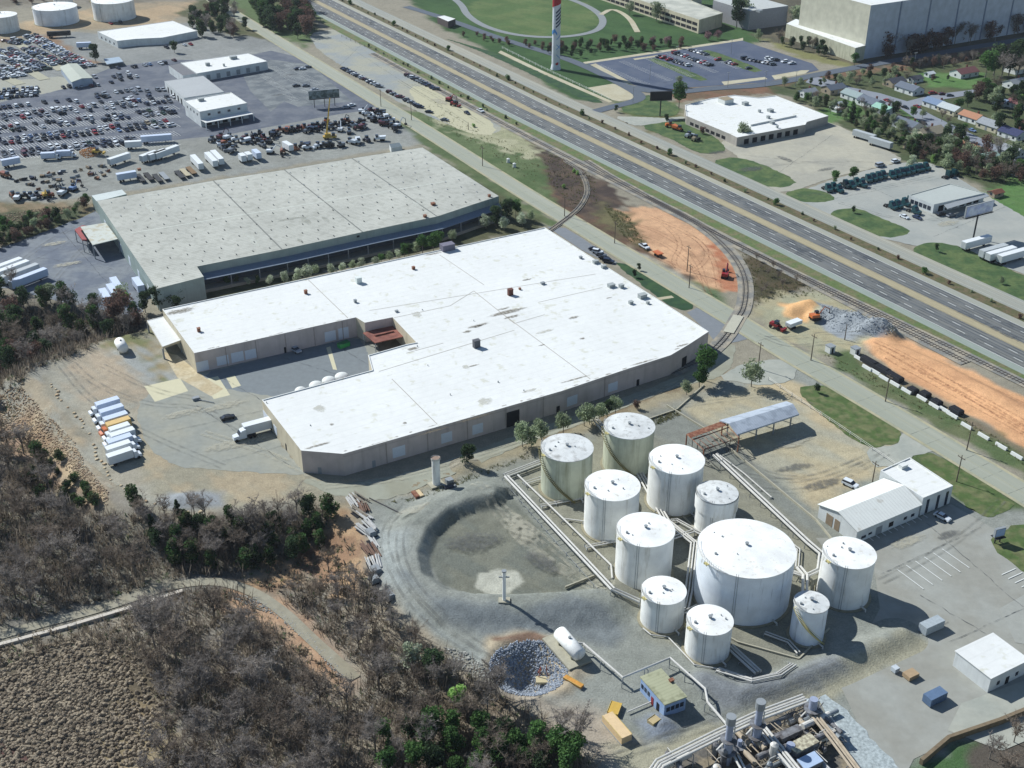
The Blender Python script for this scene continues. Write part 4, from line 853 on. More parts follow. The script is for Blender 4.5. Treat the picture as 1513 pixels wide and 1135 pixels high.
for i_, (q_, h_, lb) in enumerate([([(153,87),(176,84),(182,91),(158,95)], 2.6, 'low blue-grey carport by the conifer in the salvage yard')]):
    rt, _ = poly_building('carport', q_, h_, lb, 'carport', M_whitewall, mat('carport_roof', (160,176,190), .6, .08, 1), .05, 0, z0=2.2)

# ---- terminal office and sheds -------------------------------------------
O1 = [(1301,696),(1344,677),(1408,719),(1364,737)]
rt, _ = poly_building('office', O1, 5.6, 'white flat-roofed office block joined to the ribbed-roof shop right of the canopy', 'office', M_whitewall, M_wroof, .3, .3)
A_, B_ = rp(O1,3,5.6), rp(O1,2,5.6)
for t in (.2, .55, .85): onwall(rt, A_, B_, A_ + (B_ - A_) * t, 1.0, .1, 4.6, M_glass, 'window', .07)
roofbox(rt, 1334, 691, 5.6, 2.2, 1.4, 1.0, M_white)
O2 = [(1211,745),(1306,708),(1360,745),(1267,784)]
q = [flat2(P(*p, 4.4)) for p in O2]; rt = gable('workshop', [q[3], q[0], q[1], q[2]], 4.4, 1.9, 'white workshop with ribbed low-pitched gable roof beside the flat office block', 'workshop', M_whitewall, roof_mat('pale_ribbed_roof', (236,236,228), (214,210,198), .6, 1.0, .10, UA, .62))
for a, b in ((q[3], q[2]),):
    for t, w, z0, z1, m in ((.12,1.6,.9,1.7,M_glass),(.22,1.2,1.2,1.9,M_glass),(.36,2.2,.1,2.6,M_trim),(.55,1.6,.9,2.4,M_dark),(.78,1.2,1.2,2.1,M_glass),(.9,1.2,1.2,2.1,M_glass)): onwall(rt, a, b, a + (b - a) * t, w, z0, z1, m, 'window', .07)
for t, w, z1 in ((.3,2.4,3.4),(.5,1.8,3.4)): onwall(rt, q[0], q[3], q[0] + (q[3] - q[0]) * t, w, .1, z1, mat('tan_door', (150,132,110), .7, .1, 1), 'door', .07)
# loading canopy (gabled, open) + rusty bare frame
q = [flat2(P(*p, 5.6)) for p in [(1063,620),(1162,592),(1181,611),(1090,641)]]
rt = broot('loading_canopy', q, 'open gabled metal canopy over the tanker loading bays', 'canopy'); m0, m1 = (q[0] + q[3]) / 2, (q[1] + q[2]) / 2
mb = MB()
for a, b in ((q[0], q[1]), (q[3], q[2])):
    mb.add([(a.x, a.y, 5.4), (b.x, b.y, 5.4), (m1.x, m1.y, 6.7), (m0.x, m0.y, 6.7), (a.x, a.y, 4.9), (b.x, b.y, 4.9), (m1.x, m1.y, 6.5), (m0.x, m0.y, 6.5)], [(0, 1, 2, 3), (4, 7, 6, 5), (0, 4, 5, 1), (0, 3, 7, 4), (1, 5, 6, 2)])
part(mb, 'roof', roof_mat('canopy_metal', (178,186,196), (160,168,178), .6, .8, .1, UA, .5), rt)
for k in range(4):
    for s in (0, 1):
        c = (q[0] + (q[1] - q[0]) * ((k + .3) / 3.6)) * .82 + (q[3] + (q[2] - q[3]) * ((k + .3) / 3.6)) * .18 if s == 0 else (q[0] + (q[1] - q[0]) * ((k + .3) / 3.6)) * .18 + (q[3] + (q[2] - q[3]) * ((k + .3) / 3.6)) * .82
        m_ = MB(); m_.box(-.16, .16, -.16, .16, 0, 5.2, 0, UA, (c.x, c.y, 0)); part(m_, 'column', M_trim, rt)
mb = MB()
for k in range(4):
    c = q[3] + (q[2] - q[3]) * ((k + .4) / 4); mb.box(-1.6, 1.6, -6, -.6, 0, .18, 0, UA, (c.x, c.y, .2)) if False else None
q = [flat2(P(*p, 5.2)) for p in [(1015,641),(1068,622),(1092,646),(1040,664)]]
rt = broot('roofless_bay', q, 'rusty open steel frame of the roofless loading bay beside the metal canopy', 'steel frame')
mb = MB()
for i in range(4): a, b = q[i], q[(i + 1) % 4]; mb.tube([(a.x, a.y, 5), (b.x, b.y, 5)], .16, 4)
for k in range(1, 7): a, b = q[0] + (q[1] - q[0]) * k / 7, q[3] + (q[2] - q[3]) * k / 7; mb.tube([(a.x, a.y, 5), (b.x, b.y, 5)], .09, 4)
for k in (.2, .38): a, b = q[0] + (q[3] - q[0]) * k, q[1] + (q[2] - q[1]) * k; mb.tube([(a.x, a.y, 5.1), (b.x, b.y, 5.1)], .2, 4)
part(mb, 'beams', M_rust, rt)
mb = MB(); a, b, c, d = q[0], q[1], q[1] + (q[2] - q[1]) * .26, q[0] + (q[3] - q[0]) * .26
mb.prism([(p.x, p.y) for p in (a, b, c, d)], 5.16, 5.26, bot=True); part(mb, 'roof_sheet', M_rust, rt)
for i in range(4): m_ = MB(); m_.box(-.15, .15, -.15, .15, 0, 5.0, 0, UA, (q[i].x, q[i].y, 0)); part(m_, 'column', M_rust, rt)
mb = MB(); rr = random.Random(3)
for k in range(38):
    s, t = rr.random(), rr.random(); p = q[0] + (q[1] - q[0]) * s + (q[3] - q[0]) * t; z = rr.uniform(.3, 3.2)
    dd = U if rr.random() < .5 else V; L_ = rr.uniform(1, 5); mb.tube([p + Vector((0,0,z)), p + dd * L_ + Vector((0,0,z))], rr.uniform(.06, .15), 4)
    if rr.random() < .5: mb.tube([(p.x, p.y, 0), (p.x, p.y, z)], .1, 4)
part(mb, 'pipework', mat('grimy_pipework', (96,92,86), .8, .3, 1), rt)
# pump house
q = [flat2(P(*p, 4)) for p in [(947,1001),(977,989),(1014,1029),(982,1041)]]
rt = broot('pump_house', q, 'small blue-walled pump house with pale tiled roof by the wood edge', 'pump house')
mb = MB(); mb.prism([(p.x, p.y) for p in q], -.2, 3.85, top=False); part(mb, 'wall', mat('pale_blue_wall', (150,176,214), .8, .08, 1, rgb2=(166,186,214), scale2=.6), rt)
mb = MB(); c0 = sum(q, Vector()) / 4; mb.prism([((p.x - c0.x) * 1.05 + c0.x, (p.y - c0.y) * 1.05 + c0.y) for p in q], 3.85, 4.1, bot=True)
part(mb, 'roof', roof_mat('mossy_roof', (178,178,146), (150,150,120), .5, .9, .1, VA, .5), rt)
windows(rt, q[3], q[2], 4, .9, 1.5, 2.7); windows(rt, q[0], q[3], 3, .8, 1.4, 2.6, t0=.02, t1=.42); onwall(rt, q[0], q[3], q[0] + (q[3] - q[0]) * .52, .9, 0, 2.2, mat('red_door', (150,50,54), .6, .1, 1), 'door', .07)
onwall(rt, q[0], q[3], q[0] + (q[3] - q[0]) * .75, 1.0, .1, 2.4, M_dark, 'door', .07)
roofbox(rt, 992, 1007, 4, 1.0, .7, .5, M_rust, 'roof_vent')

# ---- right side businesses -----------------------------------------------
B6 = [(1012,156),(1050,146),(1085,141),(1120,145),(1146,142),(1224,172),(1192,181),(1190,185),(1089,204),(1079,199),(1014,172)]
rt, _ = poly_building('commercial_building', B6, 4.4, 'white-roofed commercial building with dark south wall beyond the frontage road', 'building', streak_mat('grey_stucco', (186,178,168), (130,122,112), .4), M_wroof, .3, .4)
roofbox(rt, 1072, 152, 4.4, 6, 6, 2.4, M_white, 'penthouse', mat('tan_gravel_roof', (156,142,118), .9, .1, 1)); roofbox(rt, 1101, 155, 4.4, 3, 2.4, 1.5, M_wind)
for x, y, w in ((1138,165,2.6),(1122,166,1.2),(1141,183,2),(1135,175,1.5),(1148,189,1)): roofbox(rt, x, y, 4.4, w, w, 1.3, M_wind)
mb = MB(); a, b = P(1108, 186, 4.4), P(1175, 172, 4.4); mb.prism([(a.x, a.y), (b.x, b.y), (b.x + V.x * .8, b.y + V.y * .8), (a.x + V.x * .8, a.y + V.y * .8)], 4.4, 5.3); part(mb, 'roof_curb', M_wroof, rt)
windows(rt, rp(B6,9,4.4), rp(B6,10,4.4), 7, 3, .8, 2.4, M_dark); windows(rt, rp(B6,8,4.4), rp(B6,7,4.4), 7, 3, .3, 3.0, M_dark)
B7 = [(1343,289),(1403,272),(1455,286),(1380,303)]
rt, _ = poly_building('showroom', B7, 4.0, 'grey-roofed truck showroom with white front in the concrete yard at right', 'showroom', M_whitewall, roof_mat('ribbed_grey', (184,188,182), (170,174,168), .6, 1, .08, UA), .25, .3)
A_, B_ = rp(B7,0,4.0), rp(B7,3,4.0); windows(rt, A_, B_, 5, 1.8, 1, 2.8); windows(rt, rp(B7,3,4.0), rp(B7,2,4.0), 6, 3, .4, 3.0, M_dark)
q = [P(*p, 3.6) for p in [(1395,303),(1456,285),(1462,290),(1400,309)]]; mb = MB(); mb.prism([(p.x, p.y) for p in q], 3.5, 3.7, bot=True); part(mb, 'awning', M_trim, rt)

# ---- campus giants --------------------------------------------------------
def tall(name, px, h, label, wallm, roofm, **k): return poly_building(name, px, h, label, k.get('cat', 'building'), wallm, roofm, .5, .5)
M_cream_lit = streak_mat('cream_lit_panel', (206,202,182), (180,174,154), .3, s=.3, zs=.1); M_shaded = streak_mat('shaded_side_panel', (196,204,216), (170,178,192), .35, s=.25, zs=.03)  # block cladding: sunlit side coloured cream, shaded side coloured blue-white
c = P(1279, 84, 0); hB = 33.0
top = P(1287, 8, hB); c = Vector((top.x, top.y, 0))
q = [c, c + U * 190, c + U * 190 - V * 90, c - V * 62]
rt = broot('cold_store', q, 'enormous windowless block at the upper right, sunlit side coloured cream, shaded side blue-white', 'building')
mb = MB(); mb.prism([(p.x, p.y) for p in q], -1, hB, top=True, topmi=1); mb.m = [2 if k == 3 and mb.m[k] == 0 else mb.m[k] for k in range(len(mb.m))]; part(mb, 'wall', [M_shaded, M_wroof, M_cream_lit], rt)
for k in range(1, 7): p = c + U * (k * 26); m_ = MB(); m_.box(-.5, .5, -.35, .1, 0, hB - .3, 0, UA, (p.x, p.y, 0)); part(m_, 'panel_joint', mat('joint_grey', (134,146,166), .8, .1, 1), rt)
pod = [c - V * 12 - U * 1, c - V * 12 - U * 24 , c - V * 66 - U * 50, c - V * 66]
pod = [flat2(P(*p, 9)) for p in [(1279,67),(1264,71),(1162,35),(1176,28),(1238,50)]]
rt = broot('annex', pod, 'low cream annex with stained wall at the foot of the enormous block', 'annex')
mb = MB(); mb.prism([(p.x, p.y) for p in pod], -1, 9, topmi=1); part(mb, 'wall', [streak_mat('stained_cream', (196,194,170), (120,120,96), .7, s=.5, zs=.05), M_wroof], rt)
G1 = [(885,-22),(985,-14),(1068,20),(1032,30),(960,8)]
PG = [(868,-24),(930,-33),(1068,21),(1033,31)]
rt, _ = poly_building('parking_garage', PG, 8.5, 'long two-level concrete parking garage at the top edge near the oval lawn', 'parking garage', M_creamwall, mat('garage_deck', (200,198,184), .9, .1, .4, rgb2=(176,176,164), scale2=.1), .8, .4)
A_, B_ = rp(PG,0,8.5), rp(PG,3,8.5)
for z0 in (1.2, 4.8): windows(rt, A_, B_, 22, 5.6, z0, z0 + 2.0, M_dark, .01, .99, 'bay_opening')
t0 = P(1050, 20, 0)
for nm, base, w, d, h, lb in (('tower_block', P(1049,18,0) - V * 22, 9, 12, 26, 'pale narrow tower block behind the end of the parking garage'), ('hall', P(1105,45,0), 34, 40, 13, 'grey ribbed hall right of the narrow tower block')):
    b = flat2(base); q = [b, b + U * w, b + U * w - V * d, b - V * d]; rt = broot(nm, q, lb, 'building'); mb = MB(); mb.prism([(p.x, p.y) for p in q], -1, h, topmi=1); part(mb, 'wall', [M_cream_lit if nm == 'tower_block' else mat('ribbed_hall_wall', (150,150,152), .9, .1, 1), mat('hall_roof', (190,192,188), .9, .08, .5)], rt)
    mb = MB(); mb.box(2, 5, -8, -4, h - .02, h + 1.5, 0, UA, (b.x, b.y, 0)); part(mb, 'roof_unit', M_trim, rt)
# gate house by the oval lawn
rt, _ = poly_building('gate_house', [(646,25),(656,23),(673,28),(662,32)], 4.5, 'small white-roofed gate house on the campus drive, left of the oval lawn', 'gate house', mat('dark_wall', (90,80,78), .8, .1, 1), M_wroof, .1, .2)
# painted tower
b = P(821, 102, 0); rt = root('painted_tower', (b.x, b.y, 0), 0, 'tall candy-striped landmark tower with red top and blue zigzags on the campus lawn', 'tower')
mb = MB(); mb.cyl(0, 0, 0, 3, 3.2, 2.6, 20); mb.cyl(0, 0, 3, 70, 2.5, 2.3, 20); mb.build('shaft', streak_mat('tower_white', (224,226,230), (176,186,206), .4, s=.6, zs=.3), rt)
def decal(name, z0, z1, a0, a1, m, slant=0, r=2.62, n=8):
    mb = MB(); vs = []
    for i in range(n + 1):
        t = a0 + (a1 - a0) * i / n; k = slant * i / n
        for z in (z0 + k, z1 + k): vs.append((r * math.cos(t), r * math.sin(t), z))
    mb.add(vs, [(2 * i, 2 * i + 2, 2 * i + 3, 2 * i + 1) for i in range(n)]); mb.build(name, m, rt)
M_red = mat('tower_red', (170,36,44), .6, .08, 1); M_blue = mat('tower_blue', (88,150,214), .6, .1, 1); M_ink = mat('tower_ink', (52,58,88), .6, .1, 1)
decal('red_band', 37, 70, R(-170), R(-10), M_red, 2.5); 
for k in range(5): decal('dark_stripe', 25 + k * 2.1, 26.1 + k * 2.1, R(-100), R(-10), M_ink, 3.4)
decal('blue_zigzag', 21, 23.2, R(-165), R(-110), M_blue, 1.5); decal('blue_zigzag', 22.5, 24.3, R(-110), R(-80), M_blue, -2)
for k in range(4): decal('blue_line', 9 + k * 3, 9.5 + k * 3, R(-88), R(-15), M_blue, 3 if k % 2 else -3); 
decal('red_mark', 2.6, 4.2, R(-95), R(-55), M_red, .6)

M_gdirt = patch_mat('grey_roof_dirt', (172,172,160), .5, .35); M_glight = patch_mat('grey_roof_pale', (226,226,214), .55, .35); rr_s = random.Random(19)
for i in range(34):
    x, y = rr_s.uniform(150, 730), rr_s.uniform(222, 425); p = P(x, y, HG)
    if sdf(np.array([p.x]), np.array([p.y]), GW)[0] > -4: continue
    stain('roof_stain_and_gap', P(x, y, HG + .03 + .0008 * i), rr_s.uniform(4, 14), rr_s.uniform(.6, 2.4), VA if rr_s.random() < .6 else UA, rr_s.choice((M_gdirt, M_glight)), gw)
# ================================================================ TANK FARM
M_tank = streak_mat('tank_white', (252,250,244), (150,134,100), .7, s=.7, zs=.07, lo=.52, hi=.8)
M_tanky = streak_mat('tank_yellowed', (214,216,192), (120,118,84), .75, s=.55, zs=.05, lo=.45, hi=.75)
M_tankb = streak_mat('tank_streaked', (246,250,255), (70,74,82), .8, s=.45, zs=.03, lo=.58, hi=.72)
M_troof = streak_mat('tank_top', (252,250,244), (184,168,136), .65, s=.7, zs=.7, lo=.56, hi=.74)
M_troofd = streak_mat('tank_top_worn', (226,226,222), (120,112,100), .6, s=.6, zs=.6, lo=.5, hi=.72)
M_pipe = mat('pale_pipe', (212,208,200), .5, .12, 1); M_stair = mat('rusty_stair', (136,126,84), .7, .15, 1); M_ystair = mat('yellow_stair', (204,190,130), .6, .1, 1)
def kk(y): d = ray(756, y); return -d[1] / d[2]
def tank(x, xl, xr, ytf, ybf, label, shell, roof, stair=None, group=None, collar=False, a0=-170, rise=.7, plan=True, name='storage_tank'):
    h = CH * (1 - kk(ybf) / kk(ytf)); yc = ytf
    for _ in range(4):
        c = P(x, yc, h); r = abs(P(xr, yc, h).x - P(xl, yc, h).x) / 2; f = P(x, ytf, h); tgt = Vector((f.x, f.y + r, h)); 
        # photo row of the roof centre
        lo, hi = 0.0, ytf
        for _ in range(30):
            m = (lo + hi) / 2 if ytf > 0 else ytf
            if P(x, m, h).y > tgt.y: lo = m
            else: hi = m
        yc = (lo + hi) / 2
    c = P(x, yc, h); n = 48
    rt = root(name, (c.x, c.y, 0), 0, label, 'storage tank', group)
    mb = MB(); mb.cyl(0, 0, -.3, h - .1, r, n=n, cap=False); mb.build('shell', shell, rt, True)
    mb = MB(); mb.cyl(0, 0, h - .1, h + .12, r + .18, n=n, cap=False); vs = [((r + .18) * math.cos(2 * math.pi * i / n), (r + .18) * math.sin(2 * math.pi * i / n), h + .12) for i in range(n)] + [(0, 0, h + rise)]
    mb.add(vs, [(i, (i + 1) % n, n) for i in range(n)]); mb.build('roof', roof, rt)
    if collar:
        mb = MB(); mb.cyl(0, 0, h - 4.4, h - .2, r * 1.06, n=n, cap=False); vs = mb.v[:n]; mb.add(vs, [tuple(range(n))]); mb.build('collar', shell, rt, True)
    for k in range(1, 6):
        mb = MB(); mb.cyl(0, 0, h * k / 6.2, h * k / 6.2 + .09, r + .04, n=n, cap=False); mb.build('weld_band', shell, rt) if k in (1, 3, 5) else None
    mb = MB(); mb.cyl(0, 0, h + rise - .05, h + rise + .5, .35, n=10); mb.cyl(0, 0, h + rise + .5, h + rise + .62, .5, n=10); mb.build('roof_vent', M_trim, rt)
    mb = MB(); mb.cyl(r * .72 * math.cos(R(200)), r * .72 * math.sin(R(200)), h + .2, h + .75, .32, n=10); mb.build('roof_hatch', M_trim, rt)
    mb = MB()
    for i in range(20): a = R(a0 - 25 + i * 3.4); b = R(a0 - 25 + (i + 1) * 3.4); mb.tube([((r + .1) * math.cos(a), (r + .1) * math.sin(a), h + 1.1), ((r + .1) * math.cos(b), (r + .1) * math.sin(b), h + 1.1)], .05, 4, cap=False); mb.tube([((r + .1) * math.cos(a), (r + .1) * math.sin(a), h), ((r + .1) * math.cos(a), (r + .1) * math.sin(a), h + 1.1)], .04, 4, cap=False)
    mb.build('handrail', M_pipe, rt)
    if stair:
        mb = MB(); sw, m = stair; q = 40
        for i in range(q):
            a, b = R(a0 + sw * i / q), R(a0 + sw * (i + 1) / q); z, z2 = h * (1 - i / q), h * (1 - (i + 1) / q); r1 = r + .85
            mb.add([(r * math.cos(a), r * math.sin(a), z), (r1 * math.cos(a), r1 * math.sin(a), z), (r1 * math.cos(b), r1 * math.sin(b), z), (r * math.cos(b), r * math.sin(b), z), (r1 * math.cos(a), r1 * math.sin(a), z - .3), (r1 * math.cos(b), r1 * math.sin(b), z2 - .3), (r1 * math.cos(a), r1 * math.sin(a), z + 1.0), (r1 * math.cos(b), r1 * math.sin(b), z2 + 1.0), (r1 * math.cos(a), r1 * math.sin(a), z + .9), (r1 * math.cos(b), r1 * math.sin(b), z2 + .9)], [(0, 1, 2, 3), (1, 4, 5, 2), (8, 9, 7, 6)])
        mb.build('stair', m, rt)
    else:
        a = R(a0 + 60); mb = MB()
        for s in (-.25, .25): mb.tube([((r + .15) * math.cos(a) - s * math.sin(a), (r + .15) * math.sin(a) + s * math.cos(a), 0), ((r + .15) * math.cos(a) - s * math.sin(a), (r + .15) * math.sin(a) + s * math.cos(a), h + .8)], .05, 4)
        mb.build('ladder', M_trim, rt)
    if not collar and r > 4.5:
        for k_, (aa, mm_) in enumerate(((R(-150), M_ystair),)):
            mb = MB(); mb.box(r - .4, r + 1.0, -.6, .6, h - .1, h + .08, 0, aa); [mb.tube([((r + 1.2) * math.cos(aa) - s_ * math.sin(aa), (r + 1.2) * math.sin(aa) + s_ * math.cos(aa), h), ((r + 1.2) * math.cos(aa) - s_ * math.sin(aa), (r + 1.2) * math.sin(aa) + s_ * math.cos(aa), h + 1.1)], .06, 4) for s_ in (-.9, 0, .9)]; mb.build('platform', mm_, rt)
    rq = random.Random(int(x)); 
    for k_ in range(3):
        aa, q_ = rq.uniform(0, 6.28), rq.uniform(.25, .9); zz = h + .12 + rise * (1 - q_); mb = MB(); mb.cyl(r * q_ * math.cos(aa), r * q_ * math.sin(aa), zz - .1, zz + rq.uniform(.12, .3), rq.uniform(.1, .24), n=8); mb.build('roof_nozzle', M_trim, rt)
    a = R(-60); mb = MB(); mb.tube([(r * math.cos(a), r * math.sin(a), .8), ((r + 1.6) * math.cos(a), (r + 1.6) * math.sin(a), .8), ((r + 1.6) * math.cos(a), (r + 1.6) * math.sin(a), .2)], .22, 6); mb.build('outlet_pipe', M_pipe, rt)
    mb = MB(); mb.cyl(0, 0, -.2, .22, r + .7, n=n); mb.build('foundation', mat('tank_base', (150,142,118), .9, .15, 1), rt)
    return rt
TG = 'storage tanks of the terminal'
tank(838, 800, 876.5, 682.5, 742.5, 'yellowed white tank with diagonal brown stair, nearest the warehouse at left of the tank group', M_tanky, M_troofd, (105, M_stair), TG, a0=-178)
tank(930, 893.5, 968, 649.4, 706.8, 'yellow-stained tank with diagonal brown stair at the back of the tank group', M_tanky, M_troofd, (105, M_stair), TG, a0=-178)
tank(905, 864, 945, 740.7, 803, 'clean white tank in front of the left yellowed tank', M_tank, M_troof, None, TG)
tank(1000, 960, 1041, 701.5, 763.7, 'white tank with yellow platform, standing left of the small collared tank', M_tank, M_troof, None, TG)
tank(1060, 1029.7, 1089.7, 745, 797, 'slim white tank with wide grubby collar, behind the biggest tank', M_tank, M_troofd, None, TG, collar=True)
tank(954, 912, 996.6, 808.7, 873, 'white tank with dark vertical streak, front left of the biggest tank', M_tank, M_troof, None, TG)
tank(1103, 1032, 1174.6, 855, 926, 'biggest white tank with black streaks down its shaded side', M_tankb, M_troof, None, TG, rise=1.0)
tank(981, 949, 1013.8, 893.7, 937, 'small clean white tank, left of the two lowest tanks', M_tank, M_troof, None, TG)
tank(1049, 1015.6, 1083, 939, 983, 'small clean white tank nearest the gravel dike', M_tank, M_troof, None, TG)
tank(1199, 1174, 1224, 906.5, 956, 'smallest tank with speckled top and yellow diagonal stair, right of the biggest tank', M_tankb, M_troofd, (120, M_ystair), TG, a0=-160)
tank(1255, 1217, 1293.6, 841, 903, 'white tank beside the office car park, rightmost of the terminal', M_tank, M_troof, None, TG)
FG = 'storage tanks beyond the salvage yard'
tank(80.5, 49, 112, 16.5, 40, 'wide white tank with rust streaks under its rim, middle of the far tank row', M_tankb, M_troof, None, FG, rise=1.2)
tank(1, -22, 23, 27, 51, 'white tank cut off by the left edge of the photo', M_tank, M_troof, None, FG, rise=1.2)
tank(166, 136, 196.5, 1.5, 28, 'tall white tank at the top edge beside the sandy ground', M_tank, M_troof, None, FG, rise=1.2)
tank(92, 79, 106, -12, 3.5, 'farthest tank, only its base showing at the top edge', M_tank, M_troof, None, FG, rise=1.0)
# yellow platforms
for x, y, z in ((972,705,13.5),(930,820,13.5),(1010,868,13.5)): pass

# ---- pipe racks ----------------------------------------------------------
def piperun(label, px, z=1.0, r=.28, n=1, gap=.9, legs=5.0, m=None, sup=True, cat='pipeline', group=None):
    pts = [P(x, y, z) for x, y in px]; c = sum(pts, Vector()) / len(pts); rt = root('pipeline', (c.x, c.y, 0), 0, label, cat, group)
    for k in range(n):
        A, _ = strip_pts(pts, (k - (n - 1) / 2) * gap, 0); mb = MB(); mb.tube([(p.x, p.y, z + .15 * (k % 2) + terr1(p.x, p.y)) for p in A], r * (1 - .2 * (k % 2)), 7)
        part(mb, 'pipe', m or M_pipe, rt)
    if sup:
        q = resample(pts, legs); w = max(.5, gap * n / 2 + .2)
        for i, p in enumerate(q):
            t = (q[min(i + 1, len(q) - 1)] - q[max(i - 1, 0)]).normalized(); nn = Vector((-t.y, t.x, 0)); g = terr1(p.x, p.y)
            mb = MB()
            for s in (-w, w): e = p + nn * s; mb.tube([(e.x, e.y, g - .2), (e.x, e.y, g + z - r - .02)], .1, 4)
            a, b = p - nn * w, p + nn * w; mb.tube([(a.x, a.y, g + z - r - .06), (b.x, b.y, g + z - r - .06)], .1, 4); part(mb, 'support', M_trim, rt)
    return rt
piperun('double pale pipeline along the outer west side of the tank group', [(748,704),(905,882),(945,889)], 1.2, .32, 2)
piperun('thin pale pipeline running just inside the western pipe rack', [(765,702),(800,735),(903,835),(905,852)], 1.0, .26, 1)
piperun('short pipe rack closing the north-west corner of the tank group', [(748,702),(800,682)], 1.0, .25, 3)
piperun('long pipeline from the loading frame to the eastern tanks', [(1056,672),(1195,802),(1214,818),(1211,842),(1190,852),(1172,846)], 1.6, .36, 2, 1.0)
piperun('pipe bundle between the middle rows of tanks', [(880,620),(940,690),(985,770),(1026,802),(1018,872),(1012,900)], 1.2, .28, 3, .8)
piperun('cross pipes feeding the small collared tank', [(985,798),(1026,784),(1060,800)], 1.2, .25, 2)
piperun('pale pipeline zigzagging from the horizontal tank to the process plant', [(848,950),(862,951),(920,1001),(990,972),(1042,1020),(1046,1038),(1075,1072)], 2.6, .3, 1)
piperun('low pipe skirting the two small white tanks on the gravel', [(950,928),(962,938),(987,941),(1026,983),(1062,989)], .5, .16, 1, sup=False)
piperun('pipes on the dark ground behind the dike', [(1078,955),(1120,995)], .8, .3, 3, .8)
piperun('short bright pipes beside the slim tank', [(1180,838),(1190,850),(1188,905)], 2.4, .4, 2, 1.0)
piperun('small branch pipe to the left yellowed tank', [(775,714),(800,706)], .8, .18, 2)
piperun('small branch pipe to the clean white tank', [(833,764),(862,770)], .8, .18, 1)
piperun('pipe from the blue pump house to the orange skid', [(927,1052),(962,1037)], .6, .16, 1, sup=False)
for q_, z_, n_, lb_ in [([(800,745),(862,735),(890,712)], .8, 2, 'pipes between the two yellowed tanks'), ([(866,806),(905,800),(940,770)], .8, 2, 'pipes behind the front left tank'), ([(960,775),(1000,768),(1040,790)], .8, 2, 'pipes at the foot of the tank with the yellow platform'), ([(910,700),(950,705),(968,730)], .7, 2, 'pipes at the foot of the back yellow-stained tank'), ([(1130,935),(1165,948),(1180,965)], .6, 2, 'pipes in the shadow of the biggest tank'), ([(1060,990),(1110,1012),(1150,1004),(1172,985)], .6, 3, 'pipe bundle along the inner foot of the dike'), ([(1010,905),(1030,895),(1040,905)], 1.4, 2, 'short pipes between the two lowest tanks and the biggest one'), ([(1060,670),(1100,700),(1140,735)], .5, 1, 'thin pipe beside the long eastern pipeline'), ([(1150,790),(1180,812),(1178,838)], .8, 2, 'pipes right of the biggest tank rim')]:
    piperun(lb_, q_, z_, .2, n_, .7, 4.0)
# ---- concrete containment walls ------------------------------------------
M_cwall = mat('low_concrete_wall', (176,170,150), .9, .12, .8)
def lowwall(label, px, h=.9, w=.18, m=None):
    pts = [P(x, y, 0) for x, y in px]; c = sum(pts, Vector()) / len(pts); rt = root('low_wall', (c.x, c.y, 0), 0, label, 'wall')
    for k, (a, b) in enumerate(zip(pts, pts[1:])):
        mb = MB(); d = (b - a).normalized(); L_ = (b - a).length; mb.box(0, L_, -w, w, -.3, h + .003 * k, 0, math.atan2(d.y, d.x), (a.x, a.y, 0)); part(mb, 'wall_panel', m or M_cwall, rt)
lowwall('low concrete wall along the access lane north of the tanks', [(1040,570),(1000,606),(930,630)], .5)
lowwall('low grey wall east of the tank group', [(985,600),(1050,640),(1206,770),(1255,830)], .6)
lowwall('low wall closing the south end of the tank ground', [(835,868),(880,850)], .3)
lowwall('low concrete wall between the two middle rows of tanks', [(885,640),(960,715),(1035,790)], .5)
lowwall('low concrete wall south of the biggest tank', [(1010,905),(1090,950),(1180,975),(1225,930)], .5)
# ---- stack, standpipe, horizontal tanks ----------------------------------
def solve_h(yt, yb): return CH * (1 - kk(yb) / kk(yt))
h = solve_h(680, 721); b = P(645, 717, 0); rt = root('stack', (b.x, b.y, 0), 0, 'free-standing white cylindrical stack with rust-rimmed open top beside the pond', 'stack')
mb = MB(); mb.cyl(0, 0, 0, h, 1.15, n=24, cap=False); mb.build('shaft', M_tank, rt, True)
mb = MB(); mb.cyl(0, 0, h - .5, h, 1.35, n=24, cap=False); vs = [(1.35 * math.cos(i * math.pi / 12), 1.35 * math.sin(i * math.pi / 12), h - .15) for i in range(24)]; mb.add(vs, [tuple(range(24))], 1); mb.build('rim', [M_pipe, mat('rim_brown', (150,128,112), .8, .2, 2)], rt)
mb = MB(); mb.box(-2.2, 2.0, -1.6, 1.6, -.1, .6, 0, UA); mb.build('plinth', M_cwall, rt)
mb = MB(); mb.tube([(1.2, -.4, .4), (3.2, -.8, .4), (3.2, -.8, 2.2)], .3, 6); mb.box(2.6, 4.6, -1.8, 0, .3, 1.5, 0, UA); mb.build('burner', M_trim, rt)
b = P(664, 725, 0); rt = root('air_duct', (b.x, b.y, 0), R(20), 'dark round duct lying on the gravel at the foot of the stack', 'duct'); mb = MB(); mb.tube([(-1.4, 0, .9), (1.2, 0, .9)], .9, 12); mb.build('barrel', mat('dark_duct', (62,64,72), .7, .2, 1), rt); mb = MB(); mb.tube([(1.2, 0, .9), (2.0, 0, 1.4)], .4, 8); mb.build('elbow', M_trim, rt)
b = Pg(745, 888); hs = 11.0; rt = root('standpipe', b, 0, 'tall pale standpipe on a concrete foot at the edge of the pond', 'standpipe')
